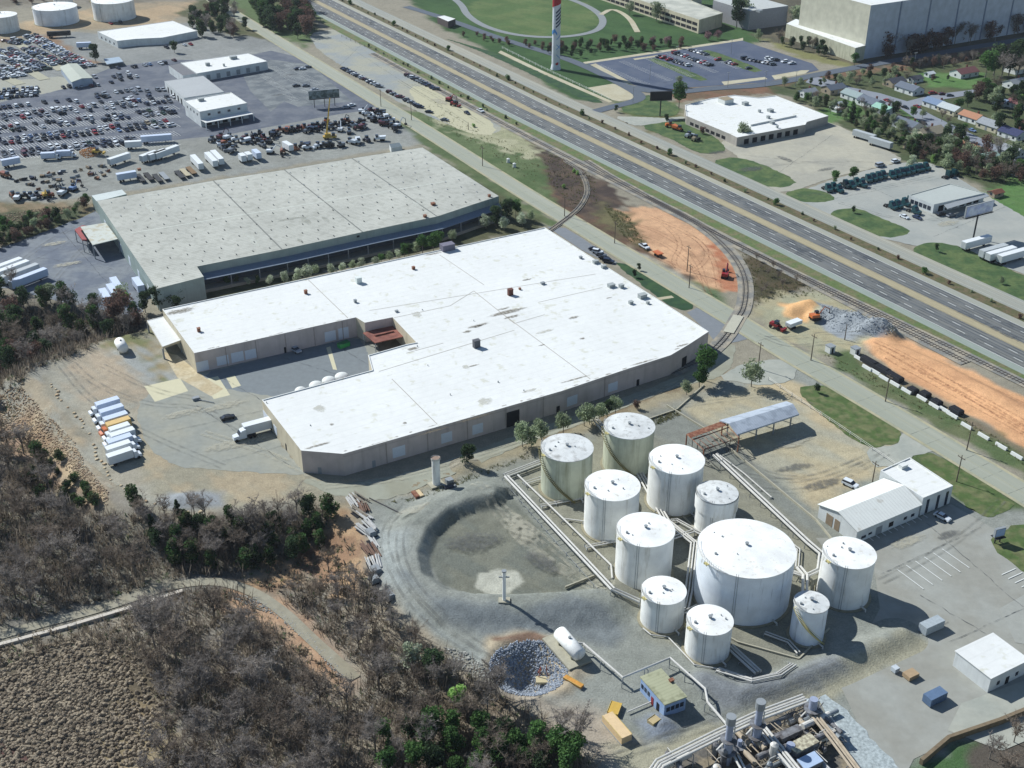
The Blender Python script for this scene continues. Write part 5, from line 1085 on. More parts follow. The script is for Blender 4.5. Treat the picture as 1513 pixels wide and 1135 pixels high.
mb = MB(); mb.cyl(0, 0, 0, 9.0, .42, n=12); mb.build('pipe', M_tank, rt, True); mb = MB(); mb.box(-1.4, 1.4, -1, 1, -.6, .35); mb.build('foot', M_cwall, rt); mb = MB(); mb.box(-1.3, 1.3, -.12, .12, 7.2, 7.5); mb.cyl(0, 0, 9, 9.3, .6, n=12); mb.build('cap', M_trim, rt)
def htank(loc, ang, L_, r, label, cradle=True, m=None, name='horizontal_tank'):
    rt = root(name, loc, ang, label, 'tank'); mb = MB(); n = 20; z = r + .6
    pr = [(-L_ / 2 - r * .35, .02), (-L_ / 2 - r * .25, r * .6), (-L_ / 2, r), (L_ / 2, r), (L_ / 2 + r * .25, r * .6), (L_ / 2 + r * .35, .02)]
    vs = [(x, q * math.cos(2 * math.pi * i / n), z + q * math.sin(2 * math.pi * i / n)) for x, q in pr for i in range(n)]
    mb.add(vs, [(j * n + i, j * n + (i + 1) % n, (j + 1) * n + (i + 1) % n, (j + 1) * n + i) for j in range(5) for i in range(n)]); mb.build('barrel', m or M_tank, rt, True)
    for s in (-1, 1): mb = MB(); mb.box(s * L_ * .32 - .25, s * L_ * .32 + .25, -r * .8, r * .8, -.2, z - r * .55); mb.build('saddle', M_cwall, rt)
    mb = MB(); mb.cyl(0, 0, z + r - .1, z + r + .35, .35, n=10); mb.build('manway', M_trim, rt); return rt
b = Pg(841, 962); htank(b, VA, 8.5, 1.7, 'white horizontal tank on a concrete slab beside the rock pit')
mb = MB(); mb.box(-6.5, 5.5, -3.4, 2.6, -.2, .35, 0, VA, b); rt = root('slab', (b.x, b.y, b.z), 0, 'grey concrete slab under the white horizontal tank', 'slab'); part(mb, 'slab_top', M_cwall, rt) if False else None
for v in range(len(mb.v)): mb.v[v] = (mb.v[v][0] - b.x, mb.v[v][1] - b.y, mb.v[v][2] - b.z)
mb.build('slab_top', M_cwall, rt)
htank(P(181, 519, 0), VA, 5.5, 1.75, 'fat white horizontal tank standing alone on the gravel west of the warehouse')
# orange skid and tray by the pump house
def skid(x, y, ang, L_, w, h, m, label, name, cat):
    b = P(x, y, 0); rt = root(name, (b.x, b.y, 0), ang, label, cat); mb = MB(); mb.box(-L_ / 2, L_ / 2, -w / 2, w / 2, .2, h); mb.build('box', m, rt)
    mb = MB(); mb.box(-L_ / 2 - .1, L_ / 2 + .1, -w / 2 - .1, w / 2 + .1, 0, .2); mb.build('base_frame', M_trim, rt)
    mb = MB()
    for s in (-1, 1): mb.tube([(-L_ / 2, s * w / 2, h + .05), (L_ / 2, s * w / 2, h + .05)], .08, 4)
    mb.build('top_rail', M_yel, rt); return rt
skid(911, 1081, VA, 7.5, 2.6, 2.0, mat('cream_orange', (226,196,152), .7, .08, 1), 'long cream-orange open container near the bend of the haul road', 'roll_off_container', 'container')
skid(908, 1050, R(70), 3.6, 2.4, .9, mat('yellow_frame', (206,168,78), .7, .1, 1), 'square yellow-framed tray north of the cream-orange container', 'tray', 'tray')
skid(966, 1070, R(40), 2.4, 1.8, 1.4, mat('tan_box', (190,170,128), .8, .1, 1), 'small tan box on the gravel heap beside the pump house', 'box', 'box')
skid(847, 1010, R(-40), 5, 1.2, .8, mat('orange_pump', (210,150,70), .7, .2, 1), 'yellow-orange pump skid at the right rim of the rock pit', 'pump_skid', 'pump')
b = Pg(803, 998); rt = root('intake_frame', b, 0, 'rusty red pump frame standing in the rock-lined pit', 'pump'); mb = MB()
for s in (-1, 1):
    for t in (-1, 1): mb.tube([(s * 1.2, t * .9, 0), (s * .6, t * .4, 2.2)], .12, 4)
mb.build('frame', mat('red_frame', (166,80,60), .7, .1, 1), rt); mb = MB(); mb.box(-1.8, 1.0, -2.6, -.6, -.3, .3); mb.build('slab', mat('tan_slab', (200,186,150), .9, .05, 1), rt); mb = MB(); mb.tube([(0, 0, 2.1), (.3, .4, 4.4)], .14, 5); mb.build('riser', M_pipe, rt)
# ---- debris row on the edge of the wood ----------------------------------
rr = random.Random(11)
DR = [(522,742),(530,738),(538,752),(541,765),(545,778),(548,790),(550,803),(553,816),(558,832),(556,845),(528,760),(536,785),(543,812),(549,835),(553,858),(575,883)]
kinds = [('pipe_stack', 'stack of pale pipes', mat('pale_scrap', (196,194,190), .6, .15, 1)), ('rusty_girder', 'bundle of rusty girders', mat('dull_rust', (124,98,84), .9, .3, 2)), ('scrap_bin', 'grey scrap bin', M_trim), ('timber_pile', 'pile of weathered timber', mat('grey_timber', (150,140,126), .9, .2, 1))]
for i, (x, y) in enumerate(DR):
    b = Pg(x, y); k = [0, 3, 1, 0, 0, 2, 0, 1, 0, 2, 3, 0, 1, 0, 2, 2][i]; nm, lb, m = kinds[k]
    rt = root(nm, b, VA + rr.uniform(-.3, .3), lb + ', ' + nth(i) + ' from the north in the scrap row', 'scrap pile', 'scrap row beside the haul road'); mb = MB()
    if k in (0, 1, 3):
        for q in range(7): yy = rr.uniform(-1.2, 1.2); L_ = rr.uniform(1.6, 3.6); z = .2 + rr.random() * .7; mb.tube([(-L_, yy, z), (L_, yy + rr.uniform(-.3, .3), z)], rr.uniform(.12, .26), 5)
    else:
        mb.box(-1.4, 1.4, -1, 1, 0, 1.3); mb.box(-1.2, 1.2, -.8, .8, 1.3, 1.5)
    mb.build('load', m, rt); mb = MB(); mb.box(-1.6, 1.6, -1.2, 1.2, -.1, .12); mb.build('pallet', M_dark, rt)
for x, y, lb in ((620,732,'tan timber crate lying on the gravel left of the stack'), (614,733,'brown timber beam beside the tan crate')):
    b = P(x, y, 0); rt = root('crate', (b.x, b.y, 0), VA, lb, 'crate'); mb = MB(); mb.box(-1.6, 1.6, -.6, .6, .15, .9); mb.build('box', mat('tan_timber', (214,190,150), .8, .1, 1) if 'crate ly' in lb else M_rust, rt); mb = MB(); mb.box(-1.7, 1.7, -.7, .7, 0, .15); mb.build('skid', M_trim, rt)
b = P(573, 750, 0); rt = root('long_pipe', (b.x, b.y, 0), R(-38), 'single dark pipe lying on open gravel below the warehouse corner', 'pipe'); mb = MB(); mb.tube([(-7, 0, .2), (7, 0, .2)], .16, 6); mb.build('barrel', mat('dark_pipe', (90,88,88), .7, .1, 1), rt)
lowwall('dark curved pipe edging the haul road beside the pond bank', [(601,793),(592,804),(585,818),(581,830)], .35, .15, mat('dark_pipe2', (84,84,88), .7, .1, 1))

# ================================================================ PROCESS PLANT (bottom right)
g = P(1090, 1110, 0)
def stru(x, y): return P(x, y, 0)
M_dirtystl = mat('dirty_steel', (130,130,132), .7, .3, 1, rgb2=(96,92,92), scale2=.6)
M_tanst = mat('tan_beam', (182,166,144), .7, .2, 1)
# boundary pipe racks
piperun('tan and white pipe rack along the north edge of the process plant', [(960,1150),(975,1128),(1060,1086),(1120,1058),(1190,1032)], 4.0, .3, 4, .7, 6.0, M_pipe)
piperun('pipe rack running down the east edge of the process plant', [(1190,1040),(1230,1090),(1290,1170)], 3.5, .3, 3, .7, 6.0, M_tanst)
piperun('pipe rack down the middle of the process plant', [(1115,1062),(1170,1130),(1210,1180)], 3.5, .3, 3, .8, 5.0)
piperun('pipe rack from the left column to the lower edge', [(1058,1090),(1085,1112),(1110,1160)], 3.0, .28, 2, .8, 5.0)
def column(x, yb, yt, r, label, head=True):
    h = solve_h(yt, yb); b = P(x, yb, 0); rt = root('process_column', (b.x, b.y, 0), 0, label, 'column')
    mb = MB(); mb.cyl(0, 0, 0, h * .55, r * 1.25, n=18); mb.cyl(0, 0, h * .55, h * .6, r * 1.25, r, n=18); mb.cyl(0, 0, h * .6, h, r, n=18); mb.build('shaft', mat('column_grey', (160,168,188), .5, .15, 1), rt, False)
    if head: mb = MB(); mb.cyl(0, 0, h - .1, h + 1.8, r * 1.4, n=14); mb.build('head', M_trim, rt)
    mb = MB(); mb.cyl(0, 0, h * .6, h * .6 + .15, r + 1.0, n=16); mb.cyl(0, 0, h * .3, h * .3 + .15, r + 1.1, n=16); mb.build('platform', M_dirtystl, rt)
    mb = MB(); mb.tube([(r + .3, 0, 0), (r + .3, 0, h * .9), (0, 0, h * .95)], .14, 6); mb.tube([(-r - .3, 0, 0), (-r - .3, 0, h * .5), (-r - 1.8, -1.4, h * .45)], .2, 6); mb.build('riser_pipe', M_pipe, rt)
column(1072, 1128, 1068, .75, 'left grey distillation column rising from the process plant')
column(1115, 1104, 1046, .75, 'second grey distillation column rising above the north rack of the plant')
column(1197, 1068, 1033, .9, 'squat column at the north-east corner of the process plant', False)
column(1091, 1114, 1094, .5, 'short thin column between the two grey distillation columns', False)
column(1165, 1122, 1100, .9, 'short dark column near the blue-roofed plant shed', False)
rr = random.Random(5)
def plantbox(px, h, label, wallm, roofm, name='plant_shed', cat='shed'):
    q = [flat2(P(*p, h)) for p in px] if px else [flat2(v) for v in cq]; rt = broot(name, q, label, cat); mb = MB(); mb.prism([(p.x, p.y) for p in q], -.1, h - .2, top=False); part(mb, 'wall', wallm, rt)
    c0 = sum(q, Vector()) / 4; mb = MB(); mb.prism([((p.x - c0.x) * 1.04 + c0.x, (p.y - c0.y) * 1.04 + c0.y) for p in q], h - .2, h, bot=True); part(mb, 'roof', roofm, rt); onwall(rt, q[3], q[2], (q[3] + q[2]) / 2, 1.1, 0, 2.1, M_dark, 'door', .07)
    for s in (.25, .75): onwall(rt, q[3], q[2], q[3] + (q[2] - q[3]) * s, .9, 1.1, 2.2, M_glass, 'window', .07)
plantbox([(1163,1100),(1196,1083),(1210,1096),(1178,1112)], 4.2, 'cream-roofed shed inside the process plant', M_dirtystl, mat('cream_roof', (206,198,170), .8, .15, 2, rgb2=(150,140,120), scale2=1.2))
plantbox([(1178,1122),(1203,1110),(1216,1124),(1190,1137)], 3.6, 'pale blue roofed shed below the cream-roofed one', M_dirtystl, mat('pale_blue_roof', (176,194,218), .6, .06, 1))
plantbox([(1148,1083),(1178,1070),(1186,1078),(1156,1092)], 3.4, 'grey framed condenser deck in the process plant', M_dirtystl, M_dirtystl, 'condenser', 'machine')
for i in range(56):
    x, y = rr.uniform(985, 1235), rr.uniform(1050, 1150)
    if y < 1128 - (x - 975) * .44 + 14: continue
    b = P(x, y, 0); rt = root('process_vessel', (b.x, b.y, 0), rr.choice((UA, VA)), '%s %s vessel, %s from the left among the machinery of the process plant' % (rr.choice(('grey', 'dirty white', 'tan', 'brown')), 'upright' if i % 3 == 0 else 'lying', nth(i)), 'vessel', 'vessels of the process plant')
    mt = rr.choice((M_dirtystl, M_pipe, M_tanst, M_dirtystl, M_steel)); mb = MB()
    if i % 3 == 0: r = rr.uniform(.5, 1.1); hh = rr.uniform(2, 5); mb.cyl(0, 0, 0, hh, r, n=14); mb.cyl(0, 0, hh, hh + .4, r, r * .4, n=14)
    else: L_ = rr.uniform(1.5, 3.5); r = rr.uniform(.4, .8); z = rr.uniform(1, 3); mb.tube([(-L_ - .3, 0, z), (-L_, 0, z), (L_, 0, z), (L_ + .3, 0, z)], r, 12)
    mb.build('vessel_shell', mt, rt)
    mb = MB()
    for s in (-1, 1):
        for t in (-1, 1): mb.tube([(s * 1.1, t * .6, 0), (s * 1.1, t * .6, 1.2 if i % 3 else .8)], .09, 4)
    mb.build('stand', M_dirtystl, rt)
    mb = MB(); z = rr.uniform(.6, 3.4); mb.tube([(0, 0, z), (rr.uniform(2, 5), 0, z), (rr.uniform(2, 5), rr.uniform(-4, 4), z)], .13, 5); mb.tube([(0, .4, z + .5), (-rr.uniform(1, 4), .4, z + .5), (-3, .4, 0)], .1, 5); mb.build('pipework', rr.choice((M_pipe, M_tanst, M_dirtystl)), rt)
sheet('plant_slab', [(965,1150),(978,1130),(1060,1090),(1190,1036),(1225,1085),(1300,1180),(1300,1260),(950,1260)], .02, mat('plant_ground', (104,100,94), .95, .3, 1.2, rgb2=(140,128,108), scale2=.3))
# building cut off by the right edge
cq = P(1466, 968, 4.5); cq = [cq + U * a_ * 6 + V * b_ * 5 for a_, b_ in ((-1, -1), (1, -1), (1, 1), (-1, 1))]
plantbox(None, 4.5, 'white flat canopy at the right edge with a dark shadow beside it', M_whitewall, M_wroof, 'canopy', 'canopy')
q = [flat2(P(*p, 6)) for p in [(1340,1062),(1513,1010),(1600,1060),(1400,1140)]]
sheet('paving_slab', [(1420,1040),(1530,1000),(1600,1060),(1480,1110),(1400,1080)], .02, M_concg)
sheet('paving_slab', [(1476,900),(1530,870),(1600,900),(1560,960),(1500,950)], .02, mat('paving_old', (160,160,152), .9, .08, .5))
lowwall('brown retaining wall above the green bank at the lower right', [(1360,1130),(1400,1096),(1476,1070),(1520,1052)], 1.6, .4, mat('brown_wall', (128,112,90), .9, .2, 1))

sheet('gravel_bed', [(1204,1034),(1226,1026),(1352,1160),(1400,1260),(1340,1260),(1290,1170)], .03, mat('coarse_gravel', (168,176,176), .95, .4, 1.4))
for i, (x, y, w_, l_, h_, c_, lb) in enumerate([(1375,930,2.4,6,2.4,(170,178,182),'grey steel container on the open paving below the office lot'),(1345,1000,2.2,3,1.2,(176,150,118),'tan pallet stack on the open paving'),(1322,992,1.4,1.4,1.3,(196,202,206),'white square tote on the open paving'),(1380,1035,2.4,5,2.2,(96,118,146),'blue-grey container near the brown retaining wall')]):
    p = P(x, y, .15); rt = root(('container', 'pallet_stack', 'tote', 'container')[i], p, UA, lb, ('container', 'pallets', 'tote', 'container')[i]); mb = MB(); mb.box(-l_ / 2, l_ / 2, -w_ / 2, w_ / 2, .12, h_); [mb.box(-l_ / 2 + k * l_ / 8 - .04, -l_ / 2 + k * l_ / 8 + .04, -w_ / 2 - .05, w_ / 2 + .05, .2, h_ - .1) for k in range(1, 8)]; mb.build('body', mat('box_%d' % i, c_, .7, .12, 1.5), rt); mb = MB(); mb.box(l_ / 2, l_ / 2 + .06, -w_ / 2 + .1, w_ / 2 - .1, .2, h_ - .1); mb.build('end_door', M_trim, rt)
# ================================================================ VEHICLES
def paint(name, rgb): return mat('paint_' + name, rgb, .35, .04, 2, spec=.5)
PC = {'white': (228,232,236), 'silver': (172,178,186), 'grey': (112,118,126), 'black': (34,37,44), 'dark blue': (44,56,86), 'navy': (36,44,66), 'red': (150,34,40), 'maroon': (92,36,46), 'green': (50,74,60), 'tan': (168,154,128), 'light blue': (120,146,186), 'yellow': (206,168,62), 'orange': (206,112,58), 'teal': (30,74,80), 'rusty orange': (156,92,62)}
PM = {k: paint(k.replace(' ', '_'), v) for k, v in PC.items()}
M_tyre = mat('tyre', (32,32,34), .9, .1, 2); M_vglass = mat('vehicle_glass', (40,48,60), .15, .05, 2, spec=.6); M_lamp = mat('lamp_lens', (220,214,200), .3, .05, 2)
def hull(mb, prof, w, mi, w2=None):
    "side profile (x, z) extruded across the width; upper points may be pulled in"
    n = len(prof); vs = []
    for s in (-1, 1):
        for x, z, k in prof: vs.append((x, s * w / 2 * k, z))
    mb.add(vs, [(i, (i + 1) % n, n + (i + 1) % n, n + i) for i in range(n)], mi); mb.add(vs[:n], [tuple(range(n - 1, -1, -1))], mi); mb.add(vs[n:], [tuple(range(n))], mi)
CARP = {'sedan': ([(-2.3,.35,1),(-2.35,.75,.98),(-2.2,.98,.94),(-1.5,1.0,.94),(1.0,.98,.94),(2.15,.78,.92),(2.3,.6,.96),(2.28,.32,1)], [(-1.75,.98,.9),(-1.1,1.40,.74),(.35,1.42,.74),(1.1,.98,.9)], 1.8),
 'hatchback': ([(-2.0,.35,1),(-2.05,.8,.98),(-1.95,1.02,.94),(.9,1.0,.94),(1.85,.82,.92),(2.0,.6,.96),(1.98,.32,1)], [(-1.95,1.0,.9),(-1.6,1.46,.76),(.2,1.48,.76),(1.05,1.0,.9)], 1.75),
 'SUV': ([(-2.35,.42,1),(-2.4,.9,.98),(-2.3,1.12,.95),(1.0,1.1,.95),(2.2,1.0,.93),(2.35,.75,.96),(2.32,.4,1)], [(-2.3,1.1,.92),(-2.05,1.72,.8),(.4,1.75,.8),(1.15,1.1,.92)], 1.95),
 'pickup': ([(-2.75,.5,1),(-2.8,1.0,.98),(-.6,1.05,.97),(1.4,1.08,.96),(2.6,1.0,.94),(2.75,.75,.97),(2.7,.45,1)], [(-.65,1.04,.93),(-.55,1.70,.82),(.75,1.72,.82),(1.5,1.06,.93)], 1.98),
 'van': ([(-2.6,.4,1),(-2.65,1.2,.98),(1.6,1.2,.97),(2.45,1.0,.94),(2.6,.7,.96),(2.55,.38,1)], [(-2.62,1.18,.96),(-2.55,2.05,.88),(1.0,2.08,.88),(1.7,1.18,.94)], 2.0)}
def car_parts(kind):
    body, cab, w = CARP[kind]; b = MB(); hull(b, body, w, 0)
    if kind == 'pickup': b.box(-2.6, -.8, -.8, .8, 1.02, 1.05, 1)
    # roof plate carries the paint, glazed band below
    c = MB(); hull(c, cab, w, 0); r = MB(); x0, x1 = cab[1][0], cab[2][0]; z = cab[1][1]; k = cab[1][2]
    r.box(x0, x1, -w / 2 * k - .01, w / 2 * k + .01, z - .04 - (.45 if kind == 'van' else 0), z + .05)
    wh = []
    for x in (cab and body[0][0] * .62, body[-1][0] * .62):
        for s in (-1, 1):
            t = MB(); n = 10; y0, y1 = s * (w / 2 - .2), s * (w / 2 + .02)
            vs = [(x + .34 * math.cos(2 * math.pi * i / n), y, .34 + .34 * math.sin(2 * math.pi * i / n)) for y in (y0, y1) for i in range(n)]
            t.add(vs, [(i, (i + 1) % n, n + (i + 1) % n, n + i) for i in range(n)] + [tuple(range(n)), tuple(range(2 * n - 1, n - 1, -1))]); wh.append(t)
    lm = MB()
    for s in (-1, 1): lm.box(body[-2][0] - .05, body[-2][0] + .03, s * w * .33 - .2, s * w * .33 + .2, .58, .72)
    return b, c, r, wh, lm
CARM, CARSEP = {}, {}
for k in CARP:
    b, c, r, wh, lm = car_parts(k); one = MB()
    for mb_, mi in ((b, 0), (c, 1), (r, 0)): one.add(mb_.v, mb_.f, mi)
    for t in wh: one.add(t.v, t.f, 2)
    CARM[k] = one.mesh(k.lower(), [PM['white'], M_vglass, M_tyre])
    CARSEP[k] = (b.mesh('body', [PM['white'], M_tyre]), c.mesh('cabin_glass', M_vglass), r.mesh('roof', PM['white']), [t.mesh('wheel', M_tyre) for t in wh], lm.mesh('headlight', M_lamp))
def setmat(o, m): o.material_slots[0].link = 'OBJECT'; o.material_slots[0].material = m
def car_near(kind, col, p, a, label, group=None):
    rt = root({'SUV': 'suv'}.get(kind, kind), p, a, label, 'car' if kind not in ('pickup', 'van') else kind, group); s = CARSEP[kind]
    o = link('body', s[0], rt); setmat(o, PM[col]); link('cabin_glass', s[1], rt); o = link('roof', s[2], rt); setmat(o, PM[col])
    for w in s[3]: link('wheel', w, rt)
    link('headlight', s[4], rt); return rt
FARCARS = []   # (kind, colour, point, angle, row description, group)
def car_far(kind, col, p, a, row, group): FARCARS.append((kind, col, Vector((p.x, p.y, .1)), a, row, group))
rc = random.Random(21)
JC = ['black'] * 8 + ['navy'] * 6 + ['dark blue'] * 4 + ['grey'] * 7 + ['silver'] * 7 + ['white'] * 10 + ['red'] * 2 + ['maroon'] * 2 + ['green', 'tan', 'light blue']
KC = ['sedan'] * 6 + ['hatchback'] * 2 + ['SUV'] * 4 + ['pickup'] * 3 + ['van']
def row(a, b, pitch, prob, ang, desc, group, cols=JC, kinds=KC, jit=.5, skip=()):
    A, B = P(*a), P(*b); n = max(1, int((B - A).length / pitch)); d = (B - A).normalized()
    for i in range(n + 1):
        if rc.random() > prob: continue
        p = A + d * (i * pitch) + Vector((rc.uniform(-jit, jit), rc.uniform(-jit, jit), 0))
        car_far(rc.choice(kinds), rc.choice(cols), p, ang + rc.uniform(-.06, .06) + (math.pi if rc.random() < .4 else 0), desc, group)
SG = 'cars parked in the salvage yard lot'; SA = R(-52)
for i, (y0, pr) in enumerate([(229,.8),(223,.72),(209,.78),(203,.7),(191,.72),(185,.66),(174,.68),(168,.62),(156,.5)]):
    x1 = 258 if i > 1 else 205
    row((-12, y0 + 6), (x1, y0 - .115 * x1 + 6), 3.1, pr, SA, nth(i) + ' row from the south in the salvage lot', SG)
for i, (a, b, pr) in enumerate([((145,141),(205,134),.85),((150,152),(232,142),.6),((60,158),(130,149),.15),((155,118),(200,108),.7),((158,124),(212,112),.6),((175,102),(262,92),.55),((85,131),(150,127),.85),((95,124),(146,114),.2)]):
    row(a, b, 3.2, pr, SA, nth(i) + ' short row near the metal shed', SG)
# dense blocks up-slope
def block(a, b, lanes, off, desc, pitch=2.6, pr=.9):
    A, B = P(*a), P(*b); d = (B - A).normalized(); n = Vector((-d.y, d.x, 0))
    for k in range(lanes):
        o = n * ((k - (lanes - 1) / 2) * off); m = int((B - A).length / pitch)
        for i in range(m + 1):
            if rc.random() < pr: car_far(rc.choice(KC), rc.choice(JC), A + o + d * (i * pitch) + Vector((rc.uniform(-.4, .4), rc.uniform(-.4, .4), 0)), math.atan2(d.y, d.x) + math.pi / 2 + rc.uniform(-.1, .1), desc, 'cars packed in the upper salvage blocks')
block((2,75),(58,106), 3, 5.6, 'western packed block of the upper salvage yard')
block((12,60),(36,66), 2, 5.2, 'short packed block by the sandy ground')
block((42,72),(88,97), 2, 5.4, 'middle packed block of the upper salvage yard')
block((46,54),(130,100), 2, 5.4, 'eastern packed block of the upper salvage yard')
block((-8,100),(24,116), 3, 5.2, 'lower-left packed block of the salvage yard')
block((-8,141),(56,136), 4, 5.2, 'dense cluster at the left edge above the lot', 2.5, .9)
# frontage lot lines
FGp = 'cars on the gravel lot by the highway'
for a, b, pr, desc in (((508,103),(562,130),.85,'line along the grass by the street'),((577,138),(622,160),.9,'line at the south edge of the gravel lot'),((626,163),(665,182),.45,'sparse line at the south end of the gravel lot'),((603,113),(645,134),.75,'line beside the highway verge')):
    row(a, b, 2.9, pr, R(-20), desc, FGp, ['black','navy','navy','dark blue','grey','silver','white','maroon'], jit=.3)
row((180,103),(258,90), 3.4, .35, SA, 'line behind the long white building', SG)
row((148,37),(200,33), 3.6, .5, SA, 'line behind the far white office', SG)
row((238,73),(310,62), 4, .4, SA, 'line in front of the far white office', SG)
CGp = 'cars on the campus car park'
for a, b, pr, desc in (((970,84),(1018,98),.8,'west row of the campus car park'),((993,78),(1050,98),.9,'second row of the campus car park'),((1020,75),(1052,84),.5,'third row of the campus car park'),((1055,88),(1110,103),.6,'fourth row of the campus car park'),((1100,88),(1150,98),.75,'fifth row of the campus car park'),((1118,84),(1180,97),.6,'east row of the campus car park')):
    row(a, b, 2.9, pr, R(28), desc, CGp, ['black','navy','grey','silver','white','white','red','grey'], jit=.2)
# equipment-yard cars
row((20,262),(170,240), 5, .0, SA, '', '')
# individual nearer cars, with parts
for kind, col, x, y, a, lb in [('sedan','black',337,619,UA,'black car alone in the truck court west of the south wing'),('pickup','silver',436,519,R(-45),'silver pickup parked in the shade of the court wall'),('pickup','white',952,366,VA,'white pickup on the street verge opposite the warehouse front'),('sedan','white',1392,766,VA+.2,'white sedan in the shadow of the flat-roofed office'),('SUV','white',1256,718,VA+.3,'small white SUV beside the green tank behind the workshop'),
   ('sedan','navy',878,370,R(-25),'navy car, first from the north beside the warehouse front'),('SUV','white',883,374,R(-25),'white SUV, second from the north beside the warehouse front'),('sedan','grey',888,378,R(-25),'grey car, third from the north beside the warehouse front'),('sedan','black',893,383,R(-25),'black car, fourth from the north beside the warehouse front'),('SUV','navy',899,388,R(-25),'navy SUV, last in the row beside the warehouse front'),
   ('sedan','white',1348,128,R(5),'white car at the bend of the residential street'),('sedan','maroon',1392,140,R(10),'maroon car on the side street by the blue-roofed house'),('SUV','red',1378,139,R(10),'red SUV parked on the side street'),('sedan','grey',1403,142,R(10),'grey car on the side street, nearest the willow'),('sedan','red',1311,150,VA,'red car in the residential street beside the green-roofed house'),('sedan','black',1337,160,VA,'black car on the west side of the residential street'),('sedan','red',1355,159,VA,'red car on the east side of the residential street'),('SUV','black',1363,183,VA,'black SUV in the shaded part of the residential street'),('sedan','light blue',1436,194,VA,'pale blue car halfway down the residential street'),('pickup','navy',1467,288,VA,'navy pickup by the green field at the right'),
   ('SUV','white',1323,240,UA,'white SUV behind the row of dark green trucks'),('van','silver',1300,246,UA,'silver van behind the row of dark green trucks'),('sedan','white',1336,322,VA,'white car in front of the truck showroom'),('sedan','dark blue',1355,323,VA,'dark blue car in front of the truck showroom'),('sedan','grey',1405,320,UA,'grey car at the south wall of the showroom'),('SUV','black',1390,318,UA,'black SUV at the corner of the showroom'),('pickup','white',710,165,VA,'white pickup at the south tip of the gravel lot'),('sedan','navy',690,168,VA,'navy car near the end of the gravel lot')]:
    p = P(x, y, .12); car_near(kind, col, p, a, lb)
for i, (x, y, c) in enumerate([(447,103,'white'),(440,103,'navy'),(465,134,'silver'),(438,128,'black'),(452,128,'grey'),(455,100,'grey'),(520,157,'white'),(512,160,'silver')]):
    car_far('sedan', c, P(x, y), UA, 'scattered group on the dark lot by the salvage office', 'cars scattered on the dark lot')
FARCARS.sort(key=lambda t: t[2].length)
NIND = 265
cnt = {}
byrow = {}
for t in FARCARS[:NIND]: byrow.setdefault(t[4], []).append(t)
for rw, lst in byrow.items():
    lst.sort(key=lambda t: t[2].x)
    for i, (k, c, p, a, _, g) in enumerate(lst):
        o = bpy.data.objects.new(k.lower(), CARM[k]); COL.objects.link(o); o.location = p; o.rotation_euler[2] = a; setmat(o, PM[c])
        tag(o, '%s %s, %s from the west, %s' % (c, k, nth(i), rw), k if k in ('pickup', 'van') else 'car', g)
mb = MB(); mats_ = list(PM.values()) + [M_vglass, M_tyre]; idx = {c: i for i, c in enumerate(PM)}
for k, c, p, a, _, g in FARCARS[NIND:]:
    me = CARM[k]; ca, sa = math.cos(a), math.sin(a); mm = (idx[c], len(PM), len(PM) + 1)
    vs = [(p.x + v.co.x * ca - v.co.y * sa, p.y + v.co.x * sa + v.co.y * ca, p.z + v.co.z) for v in me.vertices]; o_ = len(mb.v); mb.v += vs
    for f in me.polygons: mb.f.append(tuple(i + o_ for i in f.vertices)); mb.m.append(mm[f.material_index])
if mb.v: stuff(mb.build('parked_cars', mats_), 'mass of small cars in the far rows of the salvage yard', 'cars')
print('cars', len(FARCARS))

# ---- trucks and trailers ---------------------------------------------------
def wheels(rt, xs, w, r=.5):
    for x in xs:
        for s in (-1, 1):
            t = MB(); n = 12; y0, y1 = s * (w / 2 - .35), s * (w / 2)
            vs = [(x + r * math.cos(2 * math.pi * i / n), y, r + r * math.sin(2 * math.pi * i / n)) for y in (y0, y1) for i in range(n)]
            t.add(vs, [(i, (i + 1) % n, n + (i + 1) % n, n + i) for i in range(n)] + [tuple(range(n)), tuple(range(2 * n - 1, n - 1, -1))]); t.build('wheel', M_tyre, rt)
def cab(rt, x, col, h=2.6, L_=2.2):
    mb = MB(); hull(mb, [(x, .6, 1), (x, h, .9), (x + L_ * .45, h, .9), (x + L_ * .62, 1.5, .96), (x + L_, 1.35, .94), (x + L_ + .05, .6, 1)], 2.3, 0); mb.build('cab', PM[col], rt)
    mb = MB(); hull(mb, [(x + L_ * .46, h - .12, .84), (x + L_ * .62 + .03, 1.56, .9), (x + L_ * .6, 1.5, .9), (x + L_ * .43, h - .12, .84)], 2.34, 0); mb.build('windscreen', M_vglass, rt)
M_box = mat('trailer_white', (232,234,234), .5, .05, .8); M_boxb = mat('trailer_bluewhite', (206,216,234), .5, .05, .8); M_chas = mat('chassis', (48,50,54), .8, .1, 1); M_alu = mat('trailer_grey', (186,190,190), .5, .08, .8)
def box_truck(p, a, label, group=None, L_=7.4, boxm=None, col='white', dark_top=False):
    rt = root('box_truck', p, a, label, 'truck', group); cab(rt, L_ / 2 - .2, col)
    mb = MB(); mb.box(-L_ / 2, L_ / 2 - .4, -1.22, 1.22, 1.05, 3.65); mb.build('cargo_box', boxm or M_box, rt)
    mb = MB(); mb.box(-L_ / 2 - .04, -L_ / 2, -1.1, 1.1, 1.15, 3.5); mb.build('rear_door', M_alu, rt)
    mb = MB(); mb.box(-L_ / 2, L_ / 2 + 1.6, -.5, .5, .5, 1.05); mb.build('chassis', M_chas, rt); wheels(rt, (-L_ / 2 + 1.6, L_ / 2 + 1.0), 2.3, .48); return rt
